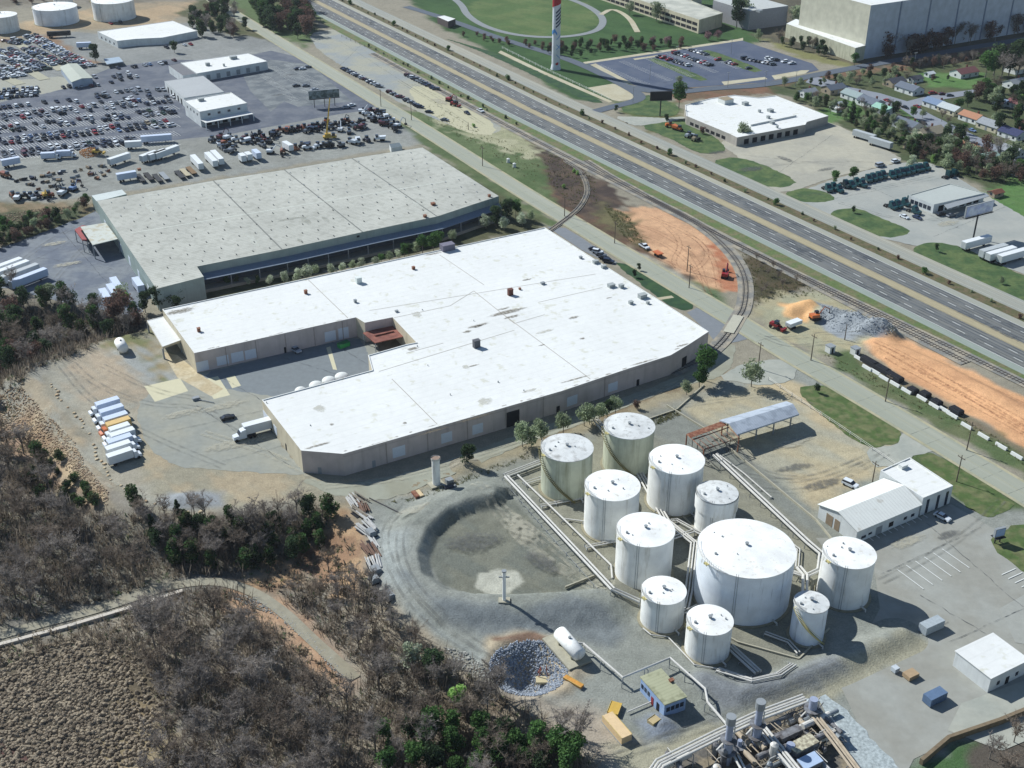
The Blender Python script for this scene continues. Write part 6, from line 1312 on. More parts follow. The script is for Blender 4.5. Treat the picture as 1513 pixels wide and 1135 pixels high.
def trailer(p, a, label, group=None, L_=15.5, m=None, name='semi_trailer', h=4.05):
    rt = root(name, p, a, label, 'trailer', group); mb = MB(); mb.box(-L_ / 2, L_ / 2, -1.28, 1.28, 1.2, h); mb.build('body', m or M_box, rt)
    mb = MB(); mb.box(-L_ / 2 - .04, -L_ / 2, -1.15, 1.15, 1.3, h - .12); mb.build('rear_door', M_alu, rt)
    mb = MB(); mb.box(-L_ / 2 + .5, L_ / 2 - .5, -.5, .5, .9, 1.2); mb.build('chassis', M_chas, rt)
    mb = MB(); mb.box(L_ / 2 - 3.2, L_ / 2 - 3.0, -.8, .8, 0, 1.2); mb.build('landing_leg', M_chas, rt); wheels(rt, (-L_ / 2 + 1.4, -L_ / 2 + 2.7), 2.4, .5); return rt
def flatbed(p, a, label, group=None, L_=12, load=None):
    rt = root('flatbed_trailer', p, a, label, 'trailer', group); mb = MB(); mb.box(-L_ / 2, L_ / 2, -1.2, 1.2, 1.0, 1.3); mb.build('deck', load or mat('deck_wood', (150,134,108), .9, .15, 1), rt)
    mb = MB(); mb.box(-L_ / 2, L_ / 2, -.4, .4, .6, 1.0); mb.build('chassis', M_chas, rt); wheels(rt, (-L_ / 2 + 1.4, -L_ / 2 + 2.7), 2.4, .48); return rt
def tractor(p, a, label, group=None, col='teal'):
    rt = root('tractor_truck', p, a, label, 'truck', group); mb = MB(); hull(mb, [(-.6, .7, 1), (-.6, 3.5, .92), (.7, 3.3, .9), (1.3, 2.7, .92), (1.7, 1.9, .95), (3.3, 1.7, .8), (3.4, .7, .9)], 2.3, 0); mb.build('cab', PM[col], rt)
    mb = MB(); hull(mb, [(.85, 3.1, .86), (1.38, 2.7, .9), (1.75, 1.98, .92), (1.6, 1.95, .9)], 2.36, 0); mb.build('windscreen', M_vglass, rt)
    mb = MB(); mb.box(-3.6, -.6, -.45, .45, .6, 1.05); mb.cyl(-2.4, 0, 1.05, 1.2, .5, n=10); mb.build('frame', M_chas, rt); wheels(rt, (-3.0, -1.7, 2.6), 2.4, .5); return rt
M_panel_red = mat('red_trim', (170,110,90), .5, .1, 1)
BT = 'box trucks in line at the west edge of the truck court'
lst = [(150,612,172,589,M_boxb,'white'),(156,622,177,596,M_boxb,'white'),(160,632,186,610,M_boxb,'white'),(170,634,192,616,mat('orange_white', (222,186,120), .5, .1, 1),'orange'),(168,644,192,634,M_box,'white'),(172,652,197,640,M_box,'white'),(190,656,156,662,M_boxb,'white'),(190,667,156,676,M_box,'white'),(190,676,156,688,M_box,'white')]
nm = ['blue-white box truck, northernmost of the nine trucks', 'blue-white box truck, second from the north', 'blue-white box truck, just north of the orange one', 'orange box truck with white roof amid the white trucks', 'short white box truck just south of the orange one', 'white box truck, two south of the orange one', 'blue-white box truck facing east, third from the south', 'white box truck facing east, second from the south', 'white box truck, southernmost of the nine trucks']
nb = {}
for i in range(9):
    c = P(163 + i * 2.4, 600 + i * 9.6, .1); c = P([160,166,172,176,178,182,180,178,180][i], [607,618,629,637,645,653,662,672,683][i], .1)
    box_truck(c, (UA + math.pi if i < 6 else UA) + .12, nm[i], BT, 7.6 if i != 4 else 6.4, lst[i][4], lst[i][5])
trailer(P(388, 638, .1), UA, 'white trailer backed to the dock at the west end of the south wing', None, 11.5); tractor(P(361, 648, .1), UA + math.pi, 'white tractor truck coupled to the docked trailer', None, 'white')
flatbed(P(384, 628, .1), UA, 'dark red flatbed behind the docked white trailer', None, 9, M_rust)
# trailers at left edge and by the trees
for i, (x, y, L_, m) in enumerate([(8,404,20,M_box),(18,408,19,M_box),(32,413,18,M_alu),(44,420,17,M_boxb)]):
    trailer(P(x, y, .1), R(54), ['white trailer, leftmost of four at the left edge', 'white trailer, second of four at the left edge', 'greyish trailer, third of four at the left edge', 'blue-white trailer, rightmost of four at the left edge'][i], 'trailers at the left edge of the truck yard', 15.5, m)
for x, y, lb in ((157,447,'pale trailer under the trees, lower left of the green tree'),(168,440,'pale trailer touching the flowering tree'),(173,430,'short white trailer above the flowering tree'),(206,430,'pale trailer by the corner of the grey warehouse')):
    trailer(P(x, y, .1), VA, lb, 'trailers half hidden under trees', 9, M_boxb)
flatbed(P(225, 505), 0, 'spare', None) if False else None
# north gravel yard: trailers, trucks, equipment
TR = [(18,247,R(8),8,M_boxb,'blue-white short trailer at the left edge of the equipment yard'),(57,301,0,0,None,''),(131,278,0,0,None,'')]
trailer(P(17, 246, .1), UA + .1, TR[0][5], None, 8.5, M_boxb)
for x, y, lb in ((73,236,'blue-white box truck west of the mulch pile'),(96,233,'blue-white box truck nearest the mulch pile')): box_truck(P(x, y, .1), R(8), lb, 'box trucks by the mulch pile', 7, M_boxb)
for x, y, a, L_, lb in ((177,242,R(55),12,'white trailer angled alone west of the three parked trailers'),(221,238,R(58),10,'short white trailer, west of the three angled ones'),(233,236,R(58),11,'white trailer, middle of the three angled ones'),(247,232,R(58),15,'long white trailer, east of the three angled ones'),(292,247,R(-62),15,'white trailer in line just north of the grey warehouse roof'),(313,243,R(-62),15,'long white trailer, west one of the close pair'),(322,240,R(-62),15,'grey-white trailer, east one of the close pair'),(188,267,UA,9,'small blue-white trailer above the lean-to roof'),(359,240,R(-60),5,'white camper, west of the three by the roof edge'),(368,238,R(-60),5,'white camper, middle of the three by the roof edge'),(380,235,R(-60),7,'blue-white camper, east of the three by the roof edge'),(426,223,R(-55),8,'white box trailer among cars north of the warehouse roof'),(198,220,R(12),8,'wide white trailer home south of the parked rows')):
    trailer(P(x, y, .1), a, lb, 'trailers in the equipment yard', L_, M_boxb if 'blue' in lb else M_box)
rt = trailer(P(232, 211, .1), R(14), 'long blue-white office trailer with brown-topped deck, south of the parked rows', None, 15, M_boxb)
for i, (x, y) in enumerate([(208,266),(220,264),(233,266),(243,263),(266,261),(274,258),(283,255)]):
    flatbed(P(x, y, .1), R(-60), ['dark', 'black', 'dark', 'grey', 'dark', 'pale wooden', 'brown wooden'][i] + ' flatbed trailer, ' + nth(i) + ' from the west along the warehouse roof edge', 'flatbed trailers in the equipment yard', 11, [M_chas, M_black, M_chas, M_trim, M_chas, mat('pale_deck', (186,174,146), .9, .1, 1), mat('brown_deck', (128,104,76), .9, .1, 1)][i])
def machine(kind, p, a, label, group, col):
    rt = root({'loader': 'wheel_loader', 'digger': 'excavator', 'dozer': 'bulldozer', 'dump': 'dump_truck', 'roller': 'road_roller'}[kind], p, a, label, kind if kind != 'digger' else 'excavator', group); m = PM[col] if col in PM else col
    if kind == 'digger':
        for s in (-1, 1): mb = MB(); hull(mb, [(-1.9, .2, 1), (-1.7, .9, 1), (1.7, .9, 1), (1.9, .2, 1), (1.5, 0, 1), (-1.5, 0, 1)], .6, 0); mb.v = [(x, y + s * 1.1, z) for x, y, z in mb.v]; mb.build('track', M_tyre, rt)
        mb = MB(); mb.box(-1.9, 1.2, -1.2, 1.2, 1.0, 2.1); mb.build('house', m, rt); mb = MB(); mb.box(.1, 1.4, .2, 1.2, 1.9, 3.0); mb.build('cab', M_vglass, rt)
        mb = MB(); mb.tube([(1.0, -.3, 1.8), (3.2, -.3, 4.6), (5.4, -.3, 3.4)], .28, 4, r1=.2); mb.build('boom', m, rt); mb = MB(); mb.tube([(5.4, -.3, 3.5), (5.6, -.3, .9)], .2, 4); mb.box(5.0, 6.0, -.9, .3, .2, 1.0); mb.build('bucket', M_chas, rt)
    else:
        mb = MB(); mb.box(-2.6, 1.0, -.9, .9, .9, 1.9); mb.box(-2.4, -.9, -.8, .8, 1.9, 2.2); mb.build('body', m, rt); mb = MB(); mb.box(-.7, .6, -.75, .75, 1.9, 3.0); mb.box(-.8, .7, -.85, .85, 3.0, 3.1); mb.build('cab', M_vglass, rt)
        if kind == 'loader': mb = MB(); mb.tube([(.8, .6, 1.4), (2.6, .6, .9)], .15, 4); mb.tube([(.8, -.6, 1.4), (2.6, -.6, .9)], .15, 4); mb.box(2.5, 3.5, -1.3, 1.3, .3, 1.2); mb.build('bucket', m, rt)
        if kind == 'dozer': mb = MB(); mb.box(1.4, 1.8, -1.6, 1.6, .1, 1.3); mb.build('blade', m, rt)
        if kind == 'dump': mb = MB(); hull(mb, [(-4.4, 1.2, 1), (-4.6, 2.6, 1), (-1.0, 2.4, 1), (-1.2, 1.2, 1)], 2.4, 0); mb.build('tipper_body', m, rt)
        if kind == 'roller': mb = MB(); mb.tube([(2.2, -1, .7), (2.2, 1, .7)], .7, 14); mb.build('drum', M_chas, rt)
        wheels(rt, (-1.9, 1.1) if kind != 'dump' else (-3.4, -2.2, 1.1), 2.2, .65)
    return rt
EG = 'machines in the equipment yard'; re_ = random.Random(77)
ECOL = ['rusty orange', 'black', 'white', 'white', 'grey', 'black', 'black', 'navy', 'maroon', 'silver', 'grey', 'navy']
cl = [(x, y) for x, y in [(314,209),(326,205),(334,213),(340,218),(350,209),(345,224),(365,206),(380,212),(390,206),(388,217),(398,212),(376,204),(324,216),(358,212),(384,200),(402,204),(340,205),(330,222)]]
n = 0
def mset(pts, where, kinds, cols):
    for i, (x, y) in enumerate(sorted(pts)):
        c = re_.choice(cols); k = re_.choice(kinds); p = P(x, y, .1); kn = {'loader': 'wheel loader', 'digger': 'excavator', 'dozer': 'bulldozer', 'dump': 'dump truck', 'roller': 'road roller'}[k]
        machine(k, p, re_.uniform(0, 6.28), '%s %s, %s from the west in the %s' % (c, kn, nth(i), where), EG, c)
mset(cl, 'cluster east of the angled trailers', ['loader', 'digger', 'dozer', 'dump'], ECOL)
mset([(414,195),(424,197),(432,194),(441,193),(450,191),(462,190),(470,188),(478,188),(489,191),(496,187),(506,184),(514,182),(521,188),(527,192),(532,183),(516,197),(503,194),(538,189),(482,182),(405,200),(455,196),(468,195)], 'middle row of the equipment yard', ['loader', 'digger', 'dump', 'dozer', 'roller'], ECOL)
mset([(535,167),(542,170),(548,175),(553,180),(560,176),(566,182),(572,186),(578,190),(584,194),(588,188),(577,180),(568,173),(558,168),(548,166)], 'cluster beside the street', ['loader', 'digger', 'dump', 'roller'], ['red', 'white', 'maroon', 'maroon', 'black', 'grey', 'black', 'white'])
mset([(400,227),(418,227),(437,221),(446,218),(455,221),(470,218),(478,218),(487,217),(504,217),(517,212),(530,213),(542,209),(557,208),(12,263),(20,292),(28,294),(38,293),(46,293),(55,292),(95,285),(72,291)], 'southern line of the equipment yard', ['loader', 'dump', 'dozer', 'digger'], ['rusty orange', 'white', 'black', 'grey', 'navy', 'black', 'white', 'black'])
for x, y, k, c, a, lb in ((109,282,'digger','light blue',1.2,'blue excavator beside the conifer at the yard corner'),(96,287,'dump','white',1.4,'white dump truck below the blue excavator'),(68,292,'digger','yellow',-1,'black and yellow excavator at the yard edge'),(664,150,'digger','red',-.6,'red excavator, north one of the pair on the gravel lot'),(672,157,'loader','red',-.6,'red wheel loader, south one of the pair on the gravel lot'),(1071,410,'digger','red',1.3,'red excavator on the clay beside the curving spur'),(1147,486,'loader','red',-.8,'small red loader beside the street near the stone heaps'),(1204,472,'digger','orange',.3,'brown excavator between the ochre heap and the grey heaps'),(145,228,'loader','yellow',0,'yellow loader at the mulch pile'),(990,188,'loader','orange',.2,'orange loader on the grass by the white commercial roof'),(1004,194,'dump','orange',-.8,'orange and grey machine, second on the grass by the white roof'),(1018,203,'loader','silver',.8,'grey machine, third on the grass by the white roof'),(1028,208,'roller','tan',.8,'tan machine, last on the grass by the white roof')):
    machine(k, Pg(x, y, .1), a, lb, None, c)
for x, y, lb in ((1172,484,'white tipper trailer with black shadow near the red loader'),): trailer(P(x, y, .1), UA + .1, lb, None, 6, M_box, h=2.6)
trailer(P(972, 378, .1), VA, 'low orange trailer behind the white pickup on the verge', None, 4, PM['orange'], h=1.6)
# crane
b = P(489, 205, 0); rt = root('mobile_crane', (b.x, b.y, .1), R(10), 'yellow mobile crane with raised boom in the equipment yard', 'crane'); mb = MB(); mb.box(-4, 3, -1.3, 1.3, .7, 1.5); mb.box(-3, 0, -1.2, 1.2, 1.5, 2.8); mb.build('carrier', PM['yellow'], rt); mb = MB(); mb.box(.6, 2.2, -.8, .8, 1.5, 3); mb.build('cab', M_vglass, rt)
mb = MB(); mb.tube([(-2, 0, 2.6), (1.0, 0, 21)], .45, 4, r1=.25); mb.build('boom', PM['yellow'], rt); wheels(rt, (-3, -1.6, 1.6), 2.5, .6)
# highway hoarding by the salvage lot
def hoarding(x, y, ang, w, h, z0, label, face, legs=1, name='billboard', back=None):
    b = P(x, y, 0); rt = root(name, (b.x, b.y, 0), ang, label, 'billboard'); mb = MB(); mb.box(-w / 2, w / 2, -.35, .35, z0, z0 + h); mb.build('panel', back or M_trim, rt)
    for s in (-1, 1):
        mb = MB(); mb.box(-w / 2 + .2, w / 2 - .2, s * .36 - .02, s * .36 + .02, z0 + .2, z0 + h - .2); mb.build('face', face, rt)
        mb = MB(); mb.box(-w / 2, w / 2, min(s * .3, s * 1.1), max(s * .3, s * 1.1), z0 - .25, z0 - .1); mb.build('catwalk', M_chas, rt)
    for k in range(legs): mb = MB(); x_ = 0 if legs == 1 else -w / 2 + w * (k + .5) / legs; mb.cyl(x_, 0, 0, z0, .35 if legs == 1 else .18, n=10); mb.build('post', M_chas, rt)
    return rt
hoarding(480, 158, R(18), 17, 4.5, 5, 'long dark-green two-sided billboard with red end by the salvage yard entrance', mat('hoarding_green', (92,104,98), .6, .3, .8, rgb2=(140,150,150), scale2=.4), 3)
hoarding(975, 172, R(6), 12, 4.6, 9, 'black electronic billboard beside the tall round tree on the frontage road', mat('dark_screen', (24,28,36), .3, .1, 1), 1, back=M_black)
hoarding(1438, 352, UA, 16, 4.8, 10.5, 'white and pale-blue billboard on a steel post in the truck showroom yard', mat('hoarding_blue', (186,194,226), .5, .2, .5, rgb2=(220,224,236), scale2=.3), 1)
hoarding(1473, 802, R(20), 3.2, 2.6, 2.2, 'pale blue roadside sign at the entrance by the office car park', mat('sign_blue', (170,190,222), .5, .1, 1), 2, name='road_sign')
# dark green trucks in the dealership
TG_ = 'dark green tractor trucks of the showroom'
for i, (x, y) in enumerate([(1222,282),(1230,280),(1238,283),(1248,276),(1256,277),(1264,273),(1272,275),(1281,268),(1288,266),(1296,264),(1303,262),(1316,262),(1323,260),(1330,258),(1337,257),(1344,255),(1351,253),(1358,252),(1366,250)]):
    tractor(P(x, y, .1), R(-70) + rc.uniform(-.1, .1), 'dark green tractor truck, %s from the west in the long row' % nth(i), TG_)
for i, (x, y, a) in enumerate([(1316,308,R(-60)),(1324,306,R(-60)),(1335,303,R(-60)),(1343,300,R(-60)),(1350,315,R(-55)),(1400,262,R(40)),(1408,260,R(40))]):
    tractor(P(x, y, .1), a, 'dark green tractor truck, %s from the west, standing apart near the showroom' % nth(i), TG_)
TRR = 'white trailers on the right edge of the showroom yard'
for x, y, L_, a, m, lb in ((1441,366,15,UA,M_box,'white trailer standing alone below the billboard'),(1466,379,14,UA,M_alu,'grey-topped trailer behind the two white ones'),(1477,383,15,UA,M_box,'white trailer, middle of the three close ones at right'),(1494,386,15,UA,M_box,'white trailer nearest the right edge'),(1276,207,13,VA+.15,M_alu,'grey-white trailer, north of two by the hedge'),(1300,218,13,VA+.15,M_alu,'grey-white trailer, south of two by the hedge'),):
    trailer(P(x, y, .1), a, lb, TRR if x > 1400 else 'trailers parked along the neighbourhood hedge', L_, m)
trailer(P(88, 55, .1), R(14), 'dark long bus-like trailer beside the cars in the far salvage yard', None, 15, M_chas); trailer(P(125, 72, .1), R(10), 'pale blue lorry body by the conifer of the salvage yard', None, 9, M_boxb)
# attachments laid out on the gravel
M_att = [M_trim, M_rust, M_chas, mat('att_tan', (150,132,108), .8, .1, 1), PM['navy'], M_steel]
atts = []
for mi in range(3):
    mb = MB()
    if mi == 0: hull(mb, [(-.5, 0, 1), (-.7, .9, 1), (.3, 1.1, 1), (.6, .2, 1)], 2.0, 0)
    elif mi == 1: mb.box(-.1, .1, -1, 1, 0, 1.1); mb.box(.1, 1.4, -.7, -.5, 0, .15); mb.box(.1, 1.4, .5, .7, 0, .15)
    else: mb.tube([(-1.2, 0, .5), (1.2, 0, .5)], .5, 8); mb.box(-1.4, 1.4, -.2, .2, .9, 1.2)
    atts.append(mb.mesh('attachment', M_trim))
k = 0
for rw, (a, b, n, pr) in enumerate([((25,268),(160,245),30,.7),((40,275),(165,252),28,.7),((55,282),(160,260),20,.55)]):
    j = 0; A, B = P(*a), P(*b)
    for i in range(n):
        if re_.random() > pr: continue
        p = A + (B - A) * (i / n) + Vector((re_.uniform(-1, 1), re_.uniform(-2, 2), 0)); t = re_.randrange(3); o = link(['bucket', 'fork_frame', 'drum'][t], atts[t], None, (p.x, p.y, .1), re_.uniform(0, 6)); mi = re_.randrange(6); setmat(o, M_att[mi])
        tag(o, '%s %s, %s from the west in the %s row of parts on the gravel' % (['grey', 'rusty', 'black', 'tan', 'navy', 'steel'][mi], ['bucket', 'fork frame', 'drum'][t], nth(j), ORD[rw]), 'machine part', 'machine parts laid out on the gravel'); j += 1
# dumpster in the court
b = P(508, 512, .1); rt = root('dumpster', b, UA + .2, 'bright green open dumpster in the shade of the court corner', 'dumpster'); mb = MB()
mb.box(-2, 2, -1, 1, 0, .2); mb.box(-2, 2, -1, -.88, .2, 1.5); mb.box(-2, 2, .88, 1, .2, 1.5); mb.box(-2, -1.88, -.88, .88, .2, 1.4); mb.box(1.88, 2, -.88, .88, .2, 1.4); mb.build('bin', mat('bright_green', (70,170,90), .5, .1, 1), rt); mb = MB(); mb.box(-2.1, 2.1, -1.1, 1.1, 1.5, 1.58) ; mb.box(-1.5, 1.5, -.5, .5, 1.58, 1.62); mb.build('lid', mat('dk_green', (40,110,60), .5, .1, 1), rt)
# fallen dish in the court
b = P(291, 590, .1); rt = root('scrap_heap', b, 0, 'small grey wreckage with a long bar on the asphalt of the truck court', 'wreckage'); mb = MB(); mb.tube([(-1, 0, .3), (6, -2.4, .2)], .15, 5); mb.box(-1.4, .8, -.6, .8, 0, .8, 0, .5); mb.build('bar', M_trim, rt)
# ================================================================ TREES AND PLANTS
def leafmat(name, rgb, rgb2, var=.3):
    m = mat(name, rgb, .9, var, 1.3, rgb2=rgb2, scale2=.5, obrand=.22, spec=.15); nt = m.node_tree; N = nt.nodes; L = nt.links
    b = N['Principled BSDF']; src = b.inputs['Base Color'].links[0].from_socket; t = N.new('ShaderNodeBsdfTranslucent'); L.new(src, t.inputs['Color'])
    mx = N.new('ShaderNodeMixShader'); mx.inputs[0].default_value = .38; L.new(b.outputs[0], mx.inputs[1]); L.new(t.outputs[0], mx.inputs[2]); L.new(mx.outputs[0], N['Material Output'].inputs['Surface']); return m
L_dark = leafmat('dark_green_leaves', (84,104,70), (62,82,58)); L_mid = leafmat('green_leaves', (96,130,72), (76,110,62)); L_bright = leafmat('spring_leaves', (170,204,120), (132,168,92))
L_olive = leafmat('olive_leaves', (176,186,150), (140,154,118)); L_bloss = leafmat('blossom', (204,210,184), (170,182,148)); L_pink = leafmat('pink_blossom', (170,132,136), (130,104,104)); L_ivy = leafmat('ivy', (78,112,64), (94,96,70))
L_twig = leafmat('bare_twigs', (168,158,150), (134,124,116), .2); L_twigb = leafmat('brown_twigs', (156,142,128), (124,110,98), .2); L_brown = leafmat('russet_leaves', (132,104,92), (104,84,76)); M_bark = mat('bark', (128,120,110), .95, .2, 2, obrand=.15)
def crown_leaf(seed, h, w, n, leaf, blobs=9, z0=.25, cone=False, sp=1.0):
    r = random.Random(seed); B = []
    for i in range(blobs):
        t = (i + .5) / blobs; z = z0 * h + (h * (1 - z0)) * (t if cone else r.uniform(.12, .85)); a = r.uniform(0, 6.28)
        if cone: q = w * .5 * (1 - t) ** .8 * .55; rad = w * .5 * (1 - t * .8) * .75
        else: q = w * .5 * r.uniform(.1, .62) * math.sin(math.pi * min(.95, max(.15, (z / h - z0 * .6)))) ; rad = w * r.uniform(.2, .34)
        B.append((q * math.cos(a), q * math.sin(a), z, rad))
    vs, fs = [], []
    for i in range(n):
        bx, by, bz, rad = B[i % blobs]; u = r.gauss(0, 1), r.gauss(0, 1), r.gauss(0, 1); L_ = math.sqrt(sum(k * k for k in u)) + 1e-6; q = rad * (r.random() ** .33) * sp
        c = Vector((bx + u[0] / L_ * q, by + u[1] / L_ * q, min(h * 1.02, bz + u[2] / L_ * q * .85)))
        if c.z < h * .06: continue
        a = Vector((r.gauss(0, 1), r.gauss(0, 1), r.gauss(0, .7))).normalized(); b = a.cross(Vector((r.gauss(0, 1), r.gauss(0, 1), r.gauss(0, 1)))).normalized(); s = leaf * r.uniform(.6, 1.3)
        o = len(vs); vs += [c - a * s, c + b * s * .8, c + a * s, c - b * s * .8 + Vector((0, 0, s * .3))]; fs.append((o, o + 1, o + 2, o + 3))
    me = bpy.data.meshes.new('crown'); me.from_pydata([tuple(v) for v in vs], [], fs); return me
def crown_bare(seed, h, w, n=1000):
    r = random.Random(seed); mb = MB(); ends = []
    for i in range(11):
        a = r.uniform(0, 6.28); z = h * r.uniform(.22, .6); p = Vector((0, 0, z)); d = Vector((math.cos(a), math.sin(a), r.uniform(.7, 1.8))).normalized(); L_ = min(w * .5 / max(.3, math.hypot(d.x, d.y)), (h - z)) * r.uniform(.75, 1.0)
        q = p + d * L_ + Vector((0, 0, L_ * .12)); mb.tube([p, (p + q) / 2 + Vector((r.uniform(-.3, .3), r.uniform(-.3, .3), .2)), q], .11, 3, r1=.04, cap=False); ends.append((p, q))
        for j in range(5):
            t = r.uniform(.3, .95); s = p + (q - p) * t; e = s + Vector((r.gauss(0, 1), r.gauss(0, 1), r.uniform(.1, 1.3))).normalized() * L_ * r.uniform(.25, .5); mb.tube([s, e], .05, 3, r1=.02, cap=False); ends.append((s, e))
    for i in range(n):
        s, e = r.choice(ends); c = s + (e - s) * r.uniform(.35, 1.05); d = Vector((r.gauss(0, 1), r.gauss(0, 1), r.uniform(-.2, 1.4))).normalized() * r.uniform(.5, 1.5); k = d.cross(Vector((r.gauss(0, 1), r.gauss(0, 1), r.gauss(0, 1)))).normalized() * r.uniform(.03, .07)
        mb.add([c - k, c + k, c + d], [(0, 1, 2)])
    me = bpy.data.meshes.new('crown'); me.from_pydata([tuple(v) for v in mb.v], [], mb.f); return me
def trunk_mesh(h, r0, lean=0, seed=0):
    r = random.Random(seed); mb = MB(); mb.tube([(0, 0, -.6), (r.uniform(-.1, .1), r.uniform(-.1, .1), h * .35), (lean + r.uniform(-.3, .3), r.uniform(-.3, .3), h * .8)], r0, 6, r1=r0 * .35)
    for i in range(4): a = r.uniform(0, 6.28); z = h * r.uniform(.3, .5); mb.tube([(0, 0, z), (math.cos(a) * h * .16, math.sin(a) * h * .16, z + h * .2)], r0 * .4, 4, r1=r0 * .15, cap=False)
    return mb.mesh('trunk', M_bark)
TY = {}
def ttype(key, meshes, m): TY[key] = ([(trunk_mesh(10, .22, 0, i), me) for i, me in enumerate(meshes)], m)
ttype('bare', [crown_bare(i, 10, 8.5) for i in range(6)], L_twig)
ttype('bareb', TY and [t[1] for t in TY['bare'][0][:0]] or [crown_bare(20 + i, 10, 7) for i in range(4)], L_twigb)
ttype('dark', [crown_leaf(40 + i, 10, 7, 1500, .34, 11) for i in range(4)], L_dark)
ttype('mid', [crown_leaf(50 + i, 10, 7, 1500, .34, 10) for i in range(4)], L_mid)
ttype('bright', [crown_leaf(60 + i, 10, 7, 1100, .36, 9) for i in range(2)], L_bright)
ttype('olive', [crown_leaf(70 + i, 10, 8.5, 1100, .36, 9, .3, sp=1.1) for i in range(4)], L_olive)
ttype('blossom', [crown_leaf(80 + i, 10, 8, 1200, .34, 9, .15) for i in range(3)], L_bloss)
ttype('pink', [crown_leaf(90 + i, 10, 10, 1000, .36, 9, .15) for i in range(2)], L_pink)
ttype('cedar', [crown_leaf(100 + i, 10, 5.5, 1600, .32, 9, .06, cone=True) for i in range(3)], L_dark)
ttype('pine', [crown_leaf(110 + i, 10, 5, 1300, .32, 9, .1, cone=True) for i in range(3)], L_mid)
ttype('ivy', [crown_leaf(120 + i, 10, 7, 1300, .38, 9, .05) for i in range(3)], L_ivy)
ttype('russet', [crown_leaf(130 + i, 10, 9, 1100, .36, 9, .12) for i in range(2)], L_brown)
SHR = {'bush': [crown_leaf(200 + i, 10, 11, 700, .62, 7, .0) for i in range(4)]}
rt_ = random.Random(99); NT = [0]
NAMES = {'bare': 'bare_tree', 'bareb': 'bare_tree', 'dark': 'evergreen_tree', 'mid': 'leafy_tree', 'bright': 'spring_tree', 'olive': 'olive_green_tree', 'blossom': 'flowering_tree', 'pink': 'flowering_tree', 'cedar': 'cedar_tree', 'pine': 'pine_tree', 'ivy': 'ivy_clad_tree', 'russet': 'russet_tree'}
def tree(ty, p, h, label, group=None, w=None):
    v = rt_.choice(TY[ty][0]); m = TY[ty][1]; NT[0] += 1
    r = bpy.data.objects.new(NAMES[ty], None); COL.objects.link(r); r.location = p; r.rotation_euler[2] = rt_.uniform(0, 6.28); s = h / 10; sw = (w if w else 1) * s; r.scale = (sw, sw, s); tag(r, label, 'tree', group)
    link('trunk', v[0], r); c = link('crown', v[1], r)
    if not v[1].materials: v[1].materials.append(m)
    return r
def bush(p, h, m, label, group=None, name='shrub', w=1.0):
    me = rt_.choice(SHR['bush']); o = bpy.data.objects.new(name, None); COL.objects.link(o); o.location = p; o.rotation_euler[2] = rt_.uniform(0, 6.28); s = h / 10; o.scale = (s * w, s * w, s); tag(o, label, 'shrub', group)
    if not me.materials: me.materials.append(L_mid)
    c = link('foliage', me, o); c.material_slots[0].link = 'OBJECT'; c.material_slots[0].material = m; return o
def scatter(poly, n, fn, mind=3.0, avoid=(), tries=30):
    w = poly; xs = [p.x for p in w]; ys = [p.y for p in w]; pts = []
    for _ in range(n * tries):
        if len(pts) >= n: break
        x, y = rt_.uniform(min(xs), max(xs)), rt_.uniform(min(ys), max(ys))
        if not inpoly((x, y), w) or any(math.hypot(x - a, y - b) < mind for a, b in pts): continue
        if any(inpoly((x, y), q) for q in avoid): continue
        if avoid_road and dline(np.array([x]), np.array([y]), LR)[0] < 5.5: continue
        pts.append((x, y))
    for x, y in pts: fn(Vector((x, y, terr1(x, y))))
avoid_road = True
WP2 = lambda pts: W2(pts)
def inner(px): return WP2(px)
CLEAR = WP2([(478,765),(520,752),(548,790),(560,845),(500,850),(470,830),(400,848),(345,848),(370,815),(430,795)])
MARSH = WP2([(-80,960),(0,950),(110,920),(205,955),(225,1010),(215,1060),(175,1180),(-120,1200)])
W_G = 'bare trees of the wood at the lower left'
rng_ty = ['bare'] * 5 + ['bareb'] * 4
def mk(tys, lo, hi, label, group, w=1): return lambda p: tree(rt_.choice(tys), p, rt_.uniform(lo, hi), label, group, w)
scatter(inner([(-60,620),(40,640),(100,720),(170,760),(330,780),(420,770),(400,800),(300,830),(220,850),(80,885),(-60,930)]), 52, mk(rng_ty, 8, 12, 'bare grey-brown tree in the wood above the dirt track', 'bare trees above the dirt track'), 4.5)
scatter(inner([(205,890),(330,880),(380,930),(470,1000),(500,1135),(300,1200),(190,1200),(235,1060),(230,960)]), 48, mk(rng_ty, 8, 12, 'bare grey-brown tree in the wood below the dirt track', 'bare trees below the dirt track'), 4.5, (MARSH,))
scatter(inner([(400,850),(540,850),(590,920),(660,975),(700,1010),(560,1010),(520,960),(450,910)]), 26, mk(rng_ty, 5, 8, 'bare bushy tree on the slope between dirt track and haul road', 'bare trees on the slope below the scrap row'), 3.8, (CLEAR,))
scatter(inner([(500,1010),(700,1010),(800,1060),(870,1120),(880,1200),(480,1200)]), 22, mk(rng_ty, 7, 11, 'bare grey tree among the evergreens at the bottom centre', 'bare trees at the bottom centre'), 4.5)
scatter(inner([(200,748),(320,765),(400,752),(470,745),(495,760),(470,790),(400,812),(320,815),(230,800)]), 46, mk(['dark', 'cedar', 'ivy', 'ivy', 'bare', 'bareb'], 5.5, 8.5, 'dark thicket tree at the foot of the truck court bank', 'dark thicket below the truck court'), 3.2)
scatter(inner([(-60,430),(60,440),(150,460),(225,470),(205,492),(120,508),(30,540),(-60,600)]), 60, mk(['dark', 'dark', 'bare', 'bareb', 'ivy', 'russet', 'bare'], 7, 11, 'dark mixed tree in the wood left of the white horizontal tank', 'trees left of the white horizontal tank'), 4.0)
